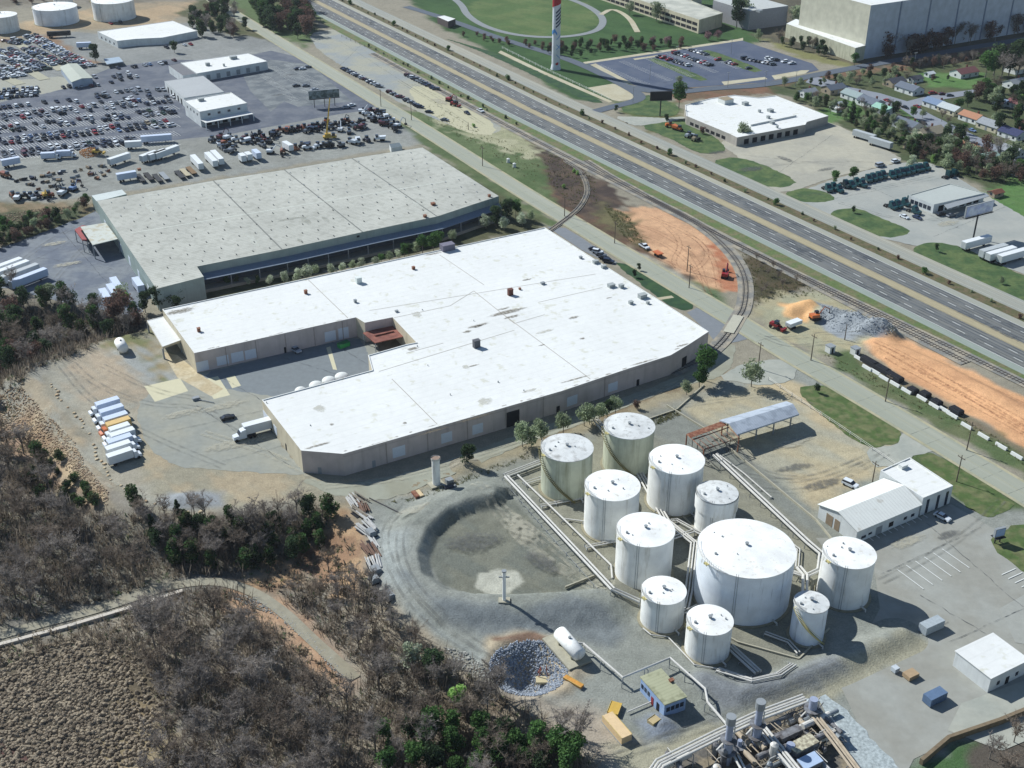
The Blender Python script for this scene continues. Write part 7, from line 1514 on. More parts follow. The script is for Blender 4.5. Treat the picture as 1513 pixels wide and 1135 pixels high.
scatter(inner([(-60,600),(30,620),(70,670),(60,700),(-60,690)]), 12, mk(['ivy', 'bare', 'bareb', 'mid'], 6, 9, 'scrubby tree on the bank at the left edge', 'scrubby trees on the left bank'), 5)
scatter(inner([(560,1060),(640,1040),(700,1060),(800,1090),(860,1130),(860,1180),(560,1200)]), 34, mk(['mid', 'pine', 'mid', 'dark'], 6, 9, 'deep green young evergreen at the bottom edge, right of centre', 'evergreens at the bottom edge'), 4)
for i in range(16):
    x, y = [(85,700),(110,712),(72,718),(130,735),(95,735),(60,735),(118,750),(300,770),(270,765),(350,775),(90,680),(75,690),(100,725),(125,722),(140,745),(110,740)][i]
    bush(Pg(x, y), rt_.uniform(2.5, 4.2), L_ivy, 'green ivy clump on the rocky bank left of the box trucks' if x < 200 else 'green shrub at the foot of the truck court bank', 'green clumps on the bank', 'ivy_clump')
for ty, x, y, h, lb in [('bright',676,1045,7,'bright lime-green tree beside the haul road at the bottom'),('blossom',610,985,8,'pale green-white tree at the edge of the haul road bend'),('dark',640,1000,8,'dark tree just right of the pale green-white one'),('bare',720,1055,11,'big grey bare tree beside the lime-green one'),('bare',560,1020,12,'tall grey bare tree at the end of the dirt track'),('bare',230,960,14,'tall pale bare tree standing over the dirt track'),('bare',375,1040,14,'tall dark bare trunk right of the marsh'),('bareb',486,845,8,'lone bare tree on the tan slope left of the scrap row'),('mid',820,1120,8,'round green tree nearest the haul road at the bottom'),('mid',850,1128,8,'round green tree at the bottom, right of its twin'),('mid',765,1120,7.5,'round green tree at the bottom, left of the two twins')]:
    tree(ty, Pg(x, y), h, lb)
# around the warehouses (bases hidden behind roofs: placed by crown height)
HG_ = 'flowering trees in the gap between the two warehouses'
for x, y, ty, h in [(398,412,'blossom',4.5),(420,407,'blossom',5),(438,403,'blossom',5.5),(452,398,'blossom',7),(465,398,'olive',4.5),(490,396,'blossom',5.5),(505,393,'blossom',4.5),(520,390,'olive',4.5),(533,386,'blossom',5),(555,384,'blossom',4.5),(564,381,'mid',4.5),(575,378,'olive',4.5),(588,372,'blossom',4.5),(597,369,'mid',6),(604,367,'dark',6),(615,364,'olive',5),(624,360,'mid',8),(640,355,'mid',8),(650,352,'mid',7),(668,347,'olive',5)]:
    p = P(x, y + 2, h * .5); p.z = 0; tree(ty, p, h, {'blossom': 'pale flowering tree in the gap between the two warehouses', 'olive': 'olive-green small tree in the gap between the two warehouses', 'mid': 'green tree in the gap between the two warehouses', 'dark': 'dark green tree in the gap between the two warehouses'}[ty], 'trees in the gap between the two warehouses')
for x, y, ty, h in [(318,412,'ivy',3.5),(335,415,'mid',4),(350,412,'ivy',3.5),(366,414,'blossom',3.5),(380,412,'ivy',3.5)]:
    p = P(x, y, 2); p.z = 0; tree(ty, p, h, 'low green shrubby tree at the west end of the warehouse gap', 'shrubby trees at the west end of the gap')
for x, y, ty, h, lb in [(718,338,'blossom',7,'pale tree, westernmost of the clump by the grey warehouse corner'),(733,335,'dark',9,'dark tree, second in the clump by the grey warehouse corner'),(745,340,'blossom',6,'pale tree between two dark ones by the grey warehouse corner'),(750,326,'dark',10,'tallest dark tree of the clump by the grey warehouse corner'),(762,322,'mid',8,'green tree behind the clump by the grey warehouse corner'),(772,334,'blossom',6.5,'pale tree, easternmost of the clump by the grey warehouse corner'),(783,328,'olive',5.5,'small olive tree near the street crossing of the old spur'),
   (235,458,'dark',9,'dark tree at the south-west corner of the grey warehouse'),(250,452,'ivy',9,'ivy-dark tree in front of the grey warehouse corner'),(268,449,'dark',8,'dark bushy tree beside the warehouse gap'),(262,462,'dark',7,'dark tree touching the north-west corner of the white roof'),(215,462,'dark',8,'dark tree behind the open shed'),(180,446,'blossom',8,'light green flowering tree among the half hidden trailers'),(186,452,'bright',6,'small bright tree below the flowering one'),(75,448,'olive',8,'olive-green tree above the wood at left'),(20,430,'bare',9,'bare round tree beside the four trailers'),(140,465,'dark',8,'dark tree left of the half hidden trailers'),(110,455,'dark',7,'dark tree at the south edge of the truck yard'),(200,475,'ivy',8,'ivy tree north of the open shed'),
   (128,305,'mid',6,'conifer at the corner of the lean-to')]:
    q = Pg(x, y); tree(ty, q, h, lb)
scatter(WP2([(-60,395),(0,370),(60,345),(125,318),(130,306),(60,322),(0,335),(-60,350)]), 74, mk(['mid', 'dark', 'ivy', 'olive', 'russet'], 3.5, 6, 'bushy hedge tree between the truck yard and the equipment yard', 'hedge trees north of the truck yard'), 2.2)
scatter(WP2([(276,40),(300,10),(340,15),(368,48),(360,58),(300,58)]), 34, mk(['dark', 'bare', 'dark', 'russet', 'ivy'], 8, 12, 'tree in the clump east of the far white office', 'clump east of the far white office'), 3.5)
scatter(WP2([(374,20),(395,-20),(430,-20),(468,48),(440,58),(400,56)]), 70, mk(['dark', 'dark', 'ivy', 'russet', 'mid'], 11, 16, 'tall dark tree in the big clump at the top between the two roads', 'big clump at the top between the roads'), 3.2)
scatter(WP2([(60,10),(130,0),(280,-20),(300,-30),(40,-20),(-40,8)]), 26, mk(['russet', 'ivy', 'russet'], 5, 8, 'scrubby tree on the far bank behind the tanks', 'scrub behind the far tanks'), 6)
for x, y, ty, h, lb in [(142,92,'dark',11,'dark conifer beside the low carport in the salvage yard'),(258,78,'dark',8,'small dark tree in front of the far white office'),(690,688,'dark',7.5,'lone dark round tree beside the access road'),(1041,562,'mid',12,'tall green tree at the south-east corner of the white warehouse'),(1033,572,'mid',8,'lower green tree in front of the tall corner tree'),(1110,571,'olive',9.5,'broad olive-green tree beside the driveway north of the canopy'),(1014,583,'olive',5.5,'small olive tree alone by the tank ground wall'),(941,604,'russet',3.5,'tiny russet tree on the roadside slope'),(1207,580,'dark',3.5,'round dark bush on the grass island by the street'),
   (1003,160,'mid',14,'tall round tree behind the black electronic billboard'),(1003,128,'olive',6,'small tree on the campus car park island'),(1098,207,'olive',9,'olive tree in front of the white commercial roof'),(1108,207,'olive',5,'small olive tree right of the taller one at the white commercial roof'),(1038,198,'russet',4.5,'bare shrubby tree by the machines on the grass'),(985,182,'dark',5,'dark bush near the driveway of the white commercial roof'),(910,100+66,'dark',4,'dark bush under the electronic billboard'),(938,388+22,'dark',3.6,'dark bush, left of the pair on the warehouse front lawn'),(944,400,'dark',3,'dark bush, right of the pair on the warehouse front lawn')]:
    tree(ty, P(x, y, .05), h, lb)
OG = 'olive trees along the access road'
for i, (x, y) in enumerate([(772,660),(785,660),(800,650),(832,640),(863,629),(871,627),(885,621),(909,612)]):
    tree('olive', P(x, y, .05), rt_.uniform(6, 7.5), 'silvery olive-green tree, %s from the west in the row along the access road' % nth(i), OG)
tree('dark', P(897, 615, .05), 6, 'dark tree amid the silvery row along the access road')
# campus planting
scatter(WP2([(800,78),(860,64),(930,62),(1010,64),(1030,60),(1010,72),(930,78),(850,88)]), 46, mk(['dark', 'russet', 'russet', 'dark', 'ivy'], 4, 6.5, 'dark shrubby tree in the belt between oval lawn and campus car park', 'shrub belt south of the oval lawn'), 3.5)
for x, y, ty, h, lb in [(1046,60,'pink',6,'pinkish flowering tree, left of the pair by the garage end'),(1060,58,'pink',6,'pinkish flowering tree, right of the pair by the garage end'),(965,68,'pink',6,'pinkish tree in the shrub belt, left one'),(985,68,'pink',6,'pinkish tree in the shrub belt, right one'),(970,32,'olive',13,'round grey-green tree in front of the parking garage'),(930,22,'olive',9,'pale tree near the drive bend by the garage'),(1088,42,'dark',20,'huge grey-green tree between tower block and ribbed hall'),(1102,38,'olive',19,'huge olive tree at the corner of the ribbed hall'),(1175,38,'olive',13,'wide olive tree on the annex side of the hall'),(1215,42,'olive',15,'tall olive tree before the cream annex'),(1232,48,'dark',13,'darker tree at the foot of the enormous block'),(1196,52,'bareb',11,'bare tree before the annex'),(1262,98,'mid',8,'small green tree at the corner of the annex')]:
    tree(ty, P(x, y, 0), h, lb)
scatter(WP2([(1120,50),(1210,70),(1262,88),(1240,92),(1180,76),(1115,60)]), 14, mk(['bareb', 'olive', 'dark'], 6, 9, 'tree on the grass bank in front of the annex', 'trees on the annex bank'), 6)
scatter(WP2([(1310,88),(1400,72),(1470,58),(1600,40),(1600,28),(1470,44),(1380,58),(1300,74)]), 60, mk(['russet', 'russet', 'russet', 'bare'], 9, 15, 'brownish tree at the shaded foot of the enormous block', 'trees at the foot of the enormous block'), 5.5)
scatter(WP2([(690,48),(730,60),(840,70),(830,78),(740,66),(680,54)]), 18, mk(['russet'], 3, 4.5, 'low bare shrub below the loop path', 'bare shrubs below the loop path'), 4)
# verge shrubs
nH = Vector((-V.y, V.x, 0))
for i in range(62):
    t = -330 + i * 11.5 + rt_.uniform(-3, 3); p = (HM + (dB * t if t > 0 else dA * (-t))) + nH * rt_.uniform(17.3, 20.5)
    big = i % 7 == 3; bush(Vector((p.x, p.y, .1)), rt_.uniform(2.6, 4.2) if big else rt_.uniform(1.0, 2.0), L_mid if big else rt_.choice((L_brown, L_dark, L_olive)), 'rounded green shrub taller than its neighbours on the highway verge' if big else 'low brown-green shrub on the verge between highway and frontage road', 'tall verge shrubs' if big else 'low verge shrubs')
for i in range(16):
    t = -170 + i * 13 + rt_.uniform(-5, 5); p = (HM + (dB * t if t > 0 else dA * (-t))) + nH * rt_.uniform(-21, -19); bush(Vector((p.x, p.y, .1)), rt_.uniform(1.2, 2.4), L_dark, 'dark shrub between the highway and the railway', 'dark shrubs along the railway')
# neighbourhood -----------------------------------------------------------
NBH = [(1194,136,9,7,UA,'grey','white','small white house with grey roof nearest the white commercial building'),(1232,130,12,8,UA,'slate','tan','slate-roofed house behind the small white one'),(1262,140,13,8,VA,'greygreen','white','long white house with grey-green roof'),(1287,150,13,9,VA,'slate','white','tall gabled white house, west side of the street'),(1243,151,6,4,UA,'palegrey','tan','small pale outbuilding in the lawn behind the long white house'),(1236,158,5,4,VA,'white','white','white garden shed by the hedge'),
 (1306,160,11,7,VA,'teal','white','white house with pale teal roof'),(1342,183,14,9,VA,'slate','white','white house with dark slate roof above the hedge trailers'),(1373,195,15,10,UA,'tan','cream','cream house with broad tan hip roof'),(1344,130,14,9,VA,'slate','white','white house with slate roof by the street bend'),(1322,120,11,8,UA,'dark','tan','dark-roofed house at the north end of the street'),(1352,114,8,6,UA,'dark','white','dark little barn at the end of the lawn'),(1374,107,5,4,UA,'white','white','tiny white hut at the top of the lawn'),(1425,106,15,9,UA,'maroon','white','white house with maroon and orange roof by the great willow'),
 (1383,152,12,8,VA,'blue','white','white house with blue-grey roof on the corner'),(1405,160,12,8,VA,'palegrey','cream','cream house with pale metal roof, second on the east side'),(1437,172,12,8,VA,'orange','white','white house with bright orange roof, east side'),(1466,184,13,9,VA,'grey','cream','cream house with grey roof, next to the orange-roofed one'),(1497,196,12,9,VA,'navy','white','white house with navy blue solar roof'),(1434,218,11,8,VA,'orange','cream','cream house with orange roof, west side'),(1459,232,10,8,UA,'paleteal','cream','cream gabled house with pale teal roof'),
 (1504,100,14,9,UA,'tan','white','white house at the right edge above the willow'),(1502,122,13,9,UA,'grey','white','grey-roofed house at the right edge beside the willow'),(1481,148,8,6,VA,'blue','white','small blue-roofed house in deep shade below the willow'),(1503,152,9,7,VA,'maroon','white','small maroon-roofed house near the right edge'),(1350,212,8,6,UA,'dark','tan','dark shed roof in the garden behind the slate house'),(1495,222,10,8,VA,'grey','white','grey-roofed white house at the right edge, west side'),(1500,248,9,7,VA,'slate','white','slate-roofed white house behind the trees at the right edge'),(1472,282,6,4,UA,'rust','tan','rusty little shed by the green field'),(1288,232,0,0,0,'','','')]
RC = {'grey': (150,154,158), 'slate': (104,112,124), 'greygreen': (148,162,160), 'palegrey': (186,192,192), 'white': (226,228,226), 'teal': (150,190,172), 'tan': (160,150,128), 'dark': (80,82,90), 'maroon': (126,84,84), 'blue': (120,138,164), 'orange': (176,128,100), 'navy': (56,62,96), 'paleteal': (170,196,184), 'rust': (130,84,66)}
WC = {'white': (224,226,222), 'cream': (206,198,172), 'tan': (168,154,132)}
for x, y, L_, W_, a, rc_, wc, lb in NBH:
    if not L_: continue
    c = P(x, y, 2.5); c.z = 0; d = Vector((math.cos(a), math.sin(a), 0)); n = Vector((-d.y, d.x, 0)); q = [c - d * L_ / 2 - n * W_ / 2, c - d * L_ / 2 + n * W_ / 2, c + d * L_ / 2 + n * W_ / 2, c + d * L_ / 2 - n * W_ / 2]
    small = L_ < 9; h = 2.2 if small else 3.0
    rt = gable('house' if not small else 'shed', q, h, W_ * .22, lb, 'house' if not small else 'shed', mat('wall_' + wc, WC[wc], .9, .06, 1), mat('roof_' + rc_, RC[rc_], .85, .12, 1.2), .4)
    for (A, B, k) in ((q[0], q[3], 3), (q[3], q[2], 2), (q[0], q[1], 1)):
        L2 = (B - A).length
        for i in range(k if not small else 1):
            t = (i + .5) / k if not small else .5
            dd = (B - A).normalized(); nrm = Vector((dd.y, -dd.x, 0)); mid = (q[0] + q[2]) / 2; pc = A + (B - A) * t
            if (pc - mid).dot(nrm) < 0: A2, B2 = B, A
            else: A2, B2 = A, B
            onwall(rt, A2, B2, pc, 1.2, 1.0 if not (i == 1 and k == 3) else .05, 2.1, M_glass if not (i == 1 and k == 3) else M_trim, 'window' if not (i == 1 and k == 3) else 'door', .08)
    if not small:
        cc = c + d * L_ * .2 + n * W_ * .15; mb = MB(); mb.box(-.4, .4, -.4, .4, h, h + W_ * .22 + .9, 0, a, (cc.x, cc.y, 0)); part(mb, 'chimney', M_brick, rt)
NG = 'trees among the houses at the upper right'
scatter(WP2([(1180,140),(1230,150),(1250,165),(1300,175),(1330,190),(1345,205),(1330,225),(1290,205),(1230,172),(1170,150)]), 56, mk(['dark', 'mid', 'ivy', 'olive', 'bareb'], 3.5, 7, 'bushy tree in the hedge behind the white commercial roof', 'hedge behind the white commercial roof'), 3.6)
scatter(WP2([(1330,225),(1350,215),(1400,220),(1450,240),(1500,255),(1513,270),(1470,270),(1400,255),(1370,240)]), 48, mk(['dark', 'olive', 'ivy', 'russet', 'bareb'], 5, 9, 'tree in the belt between the houses and the truck showroom', 'tree belt behind the truck showroom'), 4.5)
scatter(WP2([(1440,135),(1530,135),(1600,160),(1600,220),(1540,215),(1480,170),(1420,155)]), 34, mk(['dark', 'mid', 'bareb', 'dark'], 6, 10, 'dark garden tree below the great willow', 'garden trees below the willow'), 6, (WP2([(1470,175),(1510,185),(1520,205),(1470,195)]),))
scatter(WP2([(1480,225),(1600,250),(1600,300),(1520,280),(1470,250)]), 14, mk(['dark', 'olive', 'mid'], 6, 10, 'garden tree at the right edge west of the street', 'garden trees at the right edge'), 6)
scatter(WP2([(1140,128),(1260,112),(1400,88),(1500,72),(1500,80),(1400,98),(1300,112),(1200,130)]), 44, mk(['russet', 'dark', 'russet', 'olive'], 3, 6, 'scrubby tree on the russet bank along the campus road', 'scrub on the russet campus bank'), 6)
for x, y, ty, h, lb in [(1352,207,'blossom',6,'white flowering tree beside the hedge trailers'),(1394,232,'blossom',7,'white flowering tree by the dark green trucks'),(1345,248,'blossom',7,'large white flowering tree at the corner of the showroom yard'),(1378,245,'bright',6,'yellow-green tree in the belt'),(1440,245,'blossom',8,'pale flowering tree below the orange-roofed house'),(1408,218,'russet',7,'dark red tree beside the orange-roofed house'),(1410,240,'russet',7,'russet tree in the belt behind the showroom'),(1395,212,'dark',9,'dark tree cluster by the street, left one'),(1415,208,'dark',9,'dark tree cluster by the street, right one'),(1322,170,'dark',8,'dark tree beside the teal-roofed house'),(1415,168,'mid',8,'green tree before the orange-roofed house'),(1475,235,'bare',11,'big bare dark tree beside the teal gabled house'),(1508,160,'bright',8,'yellow-green tree at the right edge'),(1446,138,'russet',8,'brownish tree at the end of the side street'),
  (1455,118,'mid',17,'green left half of the great tree group'),(1468,112,'dark',20,'dark middle tree of the great group'),(1478,122,'bare',17,'grey weeping tree in front of the great group'),(1490,112,'dark',20,'dark right tree of the great group'),(1502,118,'bare',15,'grey bare tree at the right of the great group'),(1500,100,'dark',17,'dark tree at the back right of the great group'),(1400,119,'dark',3.5,'low dark bush on the big lawn'),(1378,120,'russet',4,'russet bush on the big lawn'),(1232,274,'mid',7,'small green tree among the dark green trucks, west one'),(1260,268,'mid',7,'small green tree among the dark green trucks, east one'),(1261,315,'dark',3.5,'small dark tree on the grass island by the frontage road'),(1383,372,'dark',3.5,'small dark tree on the long grass bank'),(1480,420,'olive',3,'small shrub on the long grass bank')]:
    tree(ty, P(x, y, .05), h, lb)
scatter(WP2([(1440,1100),(1513,1085),(1600,1080),(1600,1200),(1450,1180)]), 10, mk(['bare', 'bareb'], 6, 8, 'bare tree at the bottom right corner', 'bare trees at the bottom right corner'), 4.5)
scatter(WP2([(1095,370),(1125,385),(1190,420),(1150,435),(1110,450)]), 9, mk(['bareb'], 2.5, 4.5, 'bare scrub between the spur and the main track', 'bare scrub inside the spur'), 4)
scatter(WP2([(840,245),(862,258),(866,290),(850,305),(820,285),(810,262)]), 6, mk(['bareb'], 2, 3.5, 'low bare scrub between the two old spurs', 'bare scrub between the old spurs'), 5)
for x, y in ((848,255),(853,258),(833,278),(700,128+60)): bush(P(x, y, 0), 2.2, L_bright, 'lime-green bush in the dark ground between the old spurs' if y > 200 else 'lime shrub near the gravel lot', 'lime bushes by the old spurs')
print('trees', NT[0])

# ================================================================ ROCKS, BRUSH, SMALL THINGS
def rocks(name, poly, n, s0, s1, m, label, cat, sink=.3, drape=True, seed=1, avoid=None):
    r = random.Random(seed); xs = [p.x for p in poly]; ys = [p.y for p in poly]; P_ = []
    while len(P_) < n:
        X = np.array([r.uniform(min(xs), max(xs)) for _ in range(n)]); Y = np.array([r.uniform(min(ys), max(ys)) for _ in range(n)]); k = sdf(X, Y, poly) < 0
        P_ += list(zip(X[k], Y[k]))
    P_ = P_[:n]; X = np.array([p[0] for p in P_]); Y = np.array([p[1] for p in P_]); Z = terr(X, Y); vs, fs = [], []
    for x, y, z in zip(X, Y, Z):
        s = r.uniform(s0, s1); o = len(vs); a = r.uniform(0, 6.28)
        for i in range(5): t = a + i * 1.257; q = s * r.uniform(.7, 1.1); vs.append((x + q * math.cos(t), y + q * math.sin(t), z - .1)); 
        for i in range(5): t = a + i * 1.257 + .3; q = s * r.uniform(.4, .8); vs.append((x + q * math.cos(t), y + q * math.sin(t), z + s * r.uniform(.5, 1.0)))
        fs += [(o + i, o + (i + 1) % 5, o + 5 + (i + 1) % 5, o + 5 + i) for i in range(5)] + [(o + 5, o + 6, o + 7, o + 8, o + 9)]
    me = bpy.data.meshes.new(name); me.from_pydata(vs, [], fs); me.materials.append(m); return stuff(link(name, me), label, cat)
c = PIT_C; PITP = [Vector((c.x + 9.2 * math.cos(t / 20 * 6.283), c.y + 9.2 * math.sin(t / 20 * 6.283), 0)) for t in range(20)]
rocks('pit_rocks', PITP, 3600, .12, .36, mat('riprap_grey', (176,182,190), .9, .3, 2.5, rgb2=(130,138,150), scale2=1.5), 'loose grey rocks lining the round pit', 'rocks')
rocks('bank_rocks', WP2([(-60,560),(30,565),(62,600),(112,655),(120,690),(100,690),(60,650),(20,620),(-60,610)]), 2200, .15, .45, mat('bank_rock', (206,184,152), .9, .25, 2, rgb2=(170,146,122), scale2=.6), 'loose tan rocks on the bank left of the truck court', 'rocks', seed=2)
rocks('bank_rocks', WP2([(110,655),(128,690),(160,728),(158,742),(130,730),(105,690)]), 700, .12, .38, mat('bank_rock', (0,0,0)), 'loose pinkish rocks below the box trucks', 'rocks', seed=3)
rocks('track_rocks', WP2([(330,845),(380,855),(430,885),(480,930),(510,970),(498,972),(460,925),(400,880),(340,856)]), 800, .1, .3, mat('grey_rock', (170,168,160), .9, .25, 2), 'grey rocks along the bend of the dirt track', 'rocks', seed=4)
rocks('slope_rocks', WP2([(655,955),(690,965),(735,1005),(700,1000),(665,975)]), 260, .15, .4, mat('grey_rock', (0,0,0)), 'pale rocks between haul road and trees', 'rocks', seed=5)
rocks('heap_rocks', WP2([(1215,450),(1240,455),(1300,470),(1330,498),(1290,504),(1240,492),(1208,475)]), 900, .1, .35, mat('blue_gravel', (166,170,172), .9, .25, 2), 'stones on the grey heaps beside the railway', 'rocks', seed=6)
rocks('yard_rubble', WP2([(0,318),(60,308),(120,305),(100,315),(40,325),(0,332)]), 500, .15, .5, mat('rubble', (160,142,116), .9, .25, 1.5), 'brown rubble along the south bank of the equipment yard', 'rubble', seed=7)
rocks('mulch', WP2([(118,226),(130,221),(146,224),(144,232),(128,234),(118,231)]), 500, .15, .4, mat('mulch_orange', (190,140,92), .9, .25, 1.5), 'orange-brown mulch heap between the box trucks and the trailer home', 'mulch', seed=8)
# boulders along the edge of the court
BL = [(75,568),(86,584),(92,596),(104,606),(115,615),(124,632),(133,646),(140,662),(146,678),(160,702),(172,714),(182,722),(195,730),(205,737),(216,741),(228,746),(245,749),(262,753),(280,756),(300,755)]
BL = resample([Pg(*p) for p in BL], 1.9); r = random.Random(4); bm_ = []
for v in range(3):
    mb = MB(); vs = []; rr = random.Random(v)
    for k, (z, q) in enumerate(((-.2, .8), (.25, 1.0), (.6, .6))): vs += [(q * rr.uniform(.8, 1.15) * math.cos(i * .897), q * rr.uniform(.8, 1.15) * math.sin(i * .897), z) for i in range(7)]
    mb.add(vs, [(j * 7 + i, j * 7 + (i + 1) % 7, (j + 1) * 7 + (i + 1) % 7, (j + 1) * 7 + i) for j in range(2) for i in range(7)] + [tuple(range(14, 21))]); bm_.append(mb.mesh('boulder', mat('boulder_tan', (206,188,154), .9, .2, 1.5, rgb2=(180,150,116), scale2=.8)))
for i, p in enumerate(BL):
    if r.random() < .12: continue
    o = link('boulder', r.choice(bm_), None, (p.x + r.uniform(-.5, .5), p.y + r.uniform(-.5, .5), terr1(p.x, p.y)), r.uniform(0, 6)); s = r.uniform(.4, .75); o.scale = (s, s * r.uniform(.8, 1.2), s); tag(o, 'tan boulder in the line edging the truck court', 'boulder', 'boulders edging the truck court')
# concrete barriers along the clay strip
for i, (x, y) in enumerate([(1269,531),(1281,545),(1293,551),(1306,560),(1322,569),(1339,579),(1362,590),(1380,601),(1395,607),(1407,615),(1428,631),(1453,646),(1479,661),(1502,675)]):
    b = P(x, y, .05); rt = root('concrete_block', b, VA, 'white concrete barrier, %s from the north along the clay strip' % nth(i), 'barrier', 'white barriers along the clay strip'); mb = MB(); hull(mb, [(-2, 0, 1), (-2, .9, .5), (2, .9, .5), (2, 0, 1)], .9, 0); mb.build('body', M_white, rt)
for i, (x, y, L_) in enumerate([(1285,538,7),(1302,548,6),(1321,560,6),(1348,580,3),(1366,586,3),(1383,598,3),(1412,610,4)]):
    b = P(x, y, .05); rt = root('hopper_bin', b, VA, 'dark %s bin, %s from the north behind the white barriers' % ('covered' if L_ > 5 else 'low', nth(i)), 'bin', 'dark bins behind the white barriers'); mb = MB(); hull(mb, [(-L_ / 2, 0, 1), (-L_ / 2, 1.6, 1), (L_ / 2, 1.6, 1), (L_ / 2, 0, 1)], 2.4, 0); mb.build('bin', M_chas, rt); mb = MB(); mb.box(-L_ / 2, L_ / 2, 1.15, 1.4, .3, 1.3) ; mb.box(-L_ / 2 + .3, L_ / 2 - .3, -.9, .9, 1.6, 1.75); mb.build('cover', M_dark, rt)
for x, y, lb in ((1226,520,'small white cabin north of the white barriers'),(1263,523,'white pump box beside the orange netting')):
    b = P(x, y, .05); rt = root('cabin', b, UA, lb, 'cabin'); mb = MB(); mb.box(-1.2, 1.2, -1.2, 1.2, 0, 2.4); mb.build('wall', M_white, rt); mb = MB(); mb.box(-1.35, 1.35, -1.35, 1.35, 2.4, 2.55); mb.build('roof', M_trim, rt); mb = MB(); mb.box(-.4, .4, -1.26, -1.2, 0, 2); mb.build('door', M_dark, rt)
for x, y, lb in ((751,240,'white marker stone, upper one on the grass by the street'),(760,247,'white marker stone, lower one on the grass by the street')):
    b = P(x, y, .05); rt = root('kiosk', b, .3, lb, 'marker'); mb = MB(); mb.cyl(0, 0, 0, 1.8, .9, .7, 10); mb.build('body', M_white, rt); mb = MB(); mb.cyl(0, 0, 1.8, 2.1, .9, .3, 10); mb.build('cap', M_white, rt)
b = P(1165, 467, .05)
# poles
def pole(x, y, h, label, arm=1, group=None):
    b = Pg(x, y); rt = root('utility_pole', b, VA, label, 'utility pole', group); mb = MB(); mb.cyl(0, 0, -.3, h, .2, .12, 8); mb.build('post', mat('pole_wood', (112,100,86), .9, .15, 1), rt)
    if arm: mb = MB(); mb.box(-1.3, 1.3, -.08, .08, h - 1.0, h - .8); [mb.cyl(x_, 0, h - .8, h - .55, .07, n=6) for x_ in (-1.1, 0, 1.1)]; mb.build('crossarm', mat('pole_wood', (0,0,0)), rt)
pole(1015, 401, 11, 'wooden pole standing in the orange clay lot'); pole(1248, 502, 6, 'short post by the grey stone heaps', 0); pole(692, 192, 4, 'short post on the gravel lot', 0); pole(1289, 712, 7, 'pole beside the white workshop'); pole(1413, 712, 9, 'pole on the grass island by the office', 1); pole(563, 158, 10, 'pole at the north of the street, by the equipment yard'); pole(1120, 545, 10, 'pole near the level crossing drive')
for i, (x, y) in enumerate([(600,180),(705,248),(826,322),(900,362),(1010,428),(1190,535),(1300,596),(1420,668)]): pole(x + 8, y - 2, 10, 'roadside pole, %s from the north along the far side of the street' % nth(i), 1, 'poles along the street')
for i, (x, y) in enumerate([(935,152),(960,118),(1020,108),(1075,130),(1130,128),(1175,128),(1000,90),(1080,80),(1440,60),(1470,62),(1350,100)]):
    b = P(x, y, .1); rt = root('lamp_post', b, UA, 'tall grey lamp post, %s on the campus side' % nth(i), 'lamp post', 'campus lamp posts'); mb = MB(); mb.cyl(0, 0, 0, 9, .14, .09, 8); mb.build('post', M_trim, rt); mb = MB(); mb.box(-1.2, 1.2, -.2, .2, 8.9, 9.1); mb.build('lamp_head', M_trim, rt)
# fences
def fence(label, px, h, step, m, rails=(1.0,), mesh=None, name='fence'):
    pts = resample([P(x, y, 0) for x, y in px], step); c = sum(pts, Vector()) / len(pts); rt = root(name, (c.x, c.y, 0), 0, label, 'fence'); mb = MB()
    for a, b in zip(pts, pts[1:]):
        for z in rails: mb.tube([(a.x, a.y, h * z), (b.x, b.y, h * z)], .045, 4, cap=False)
    part(mb, 'rail', m, rt)
    for p in pts[:90]: mb = MB(); mb.box(-.08, .08, -.08, .08, -.1, h + .1, 0, UA, (p.x, p.y, 0)); part(mb, 'post', m, rt)
fence('white post fence along the campus footpath', [(742,72),(800,101),(866,132),(900,148)], 1.5, 7, M_white, (.9, .5))
fence('low guard fence along the east side of the canopy yard', [(1135,562),(1170,586),(1240,632),(1322,688)], 1.2, 4, M_pipe, (1.0, .55))
fence('fence between gravel lot and railway', [(505,55),(560,78),(620,108),(700,150)], 1.4, 6, mat('dark_fence', (84,80,74), .8, .1, 1), (1.0, .5))
fence('steel fence at the west side of the terminal tanks', [(742,712),(800,780),(898,892)], .9, 6, M_trim, (1.0,))
# kerb along islands
M_kerb = mat('kerb_stone', (186,182,166), .9, .08, 1)
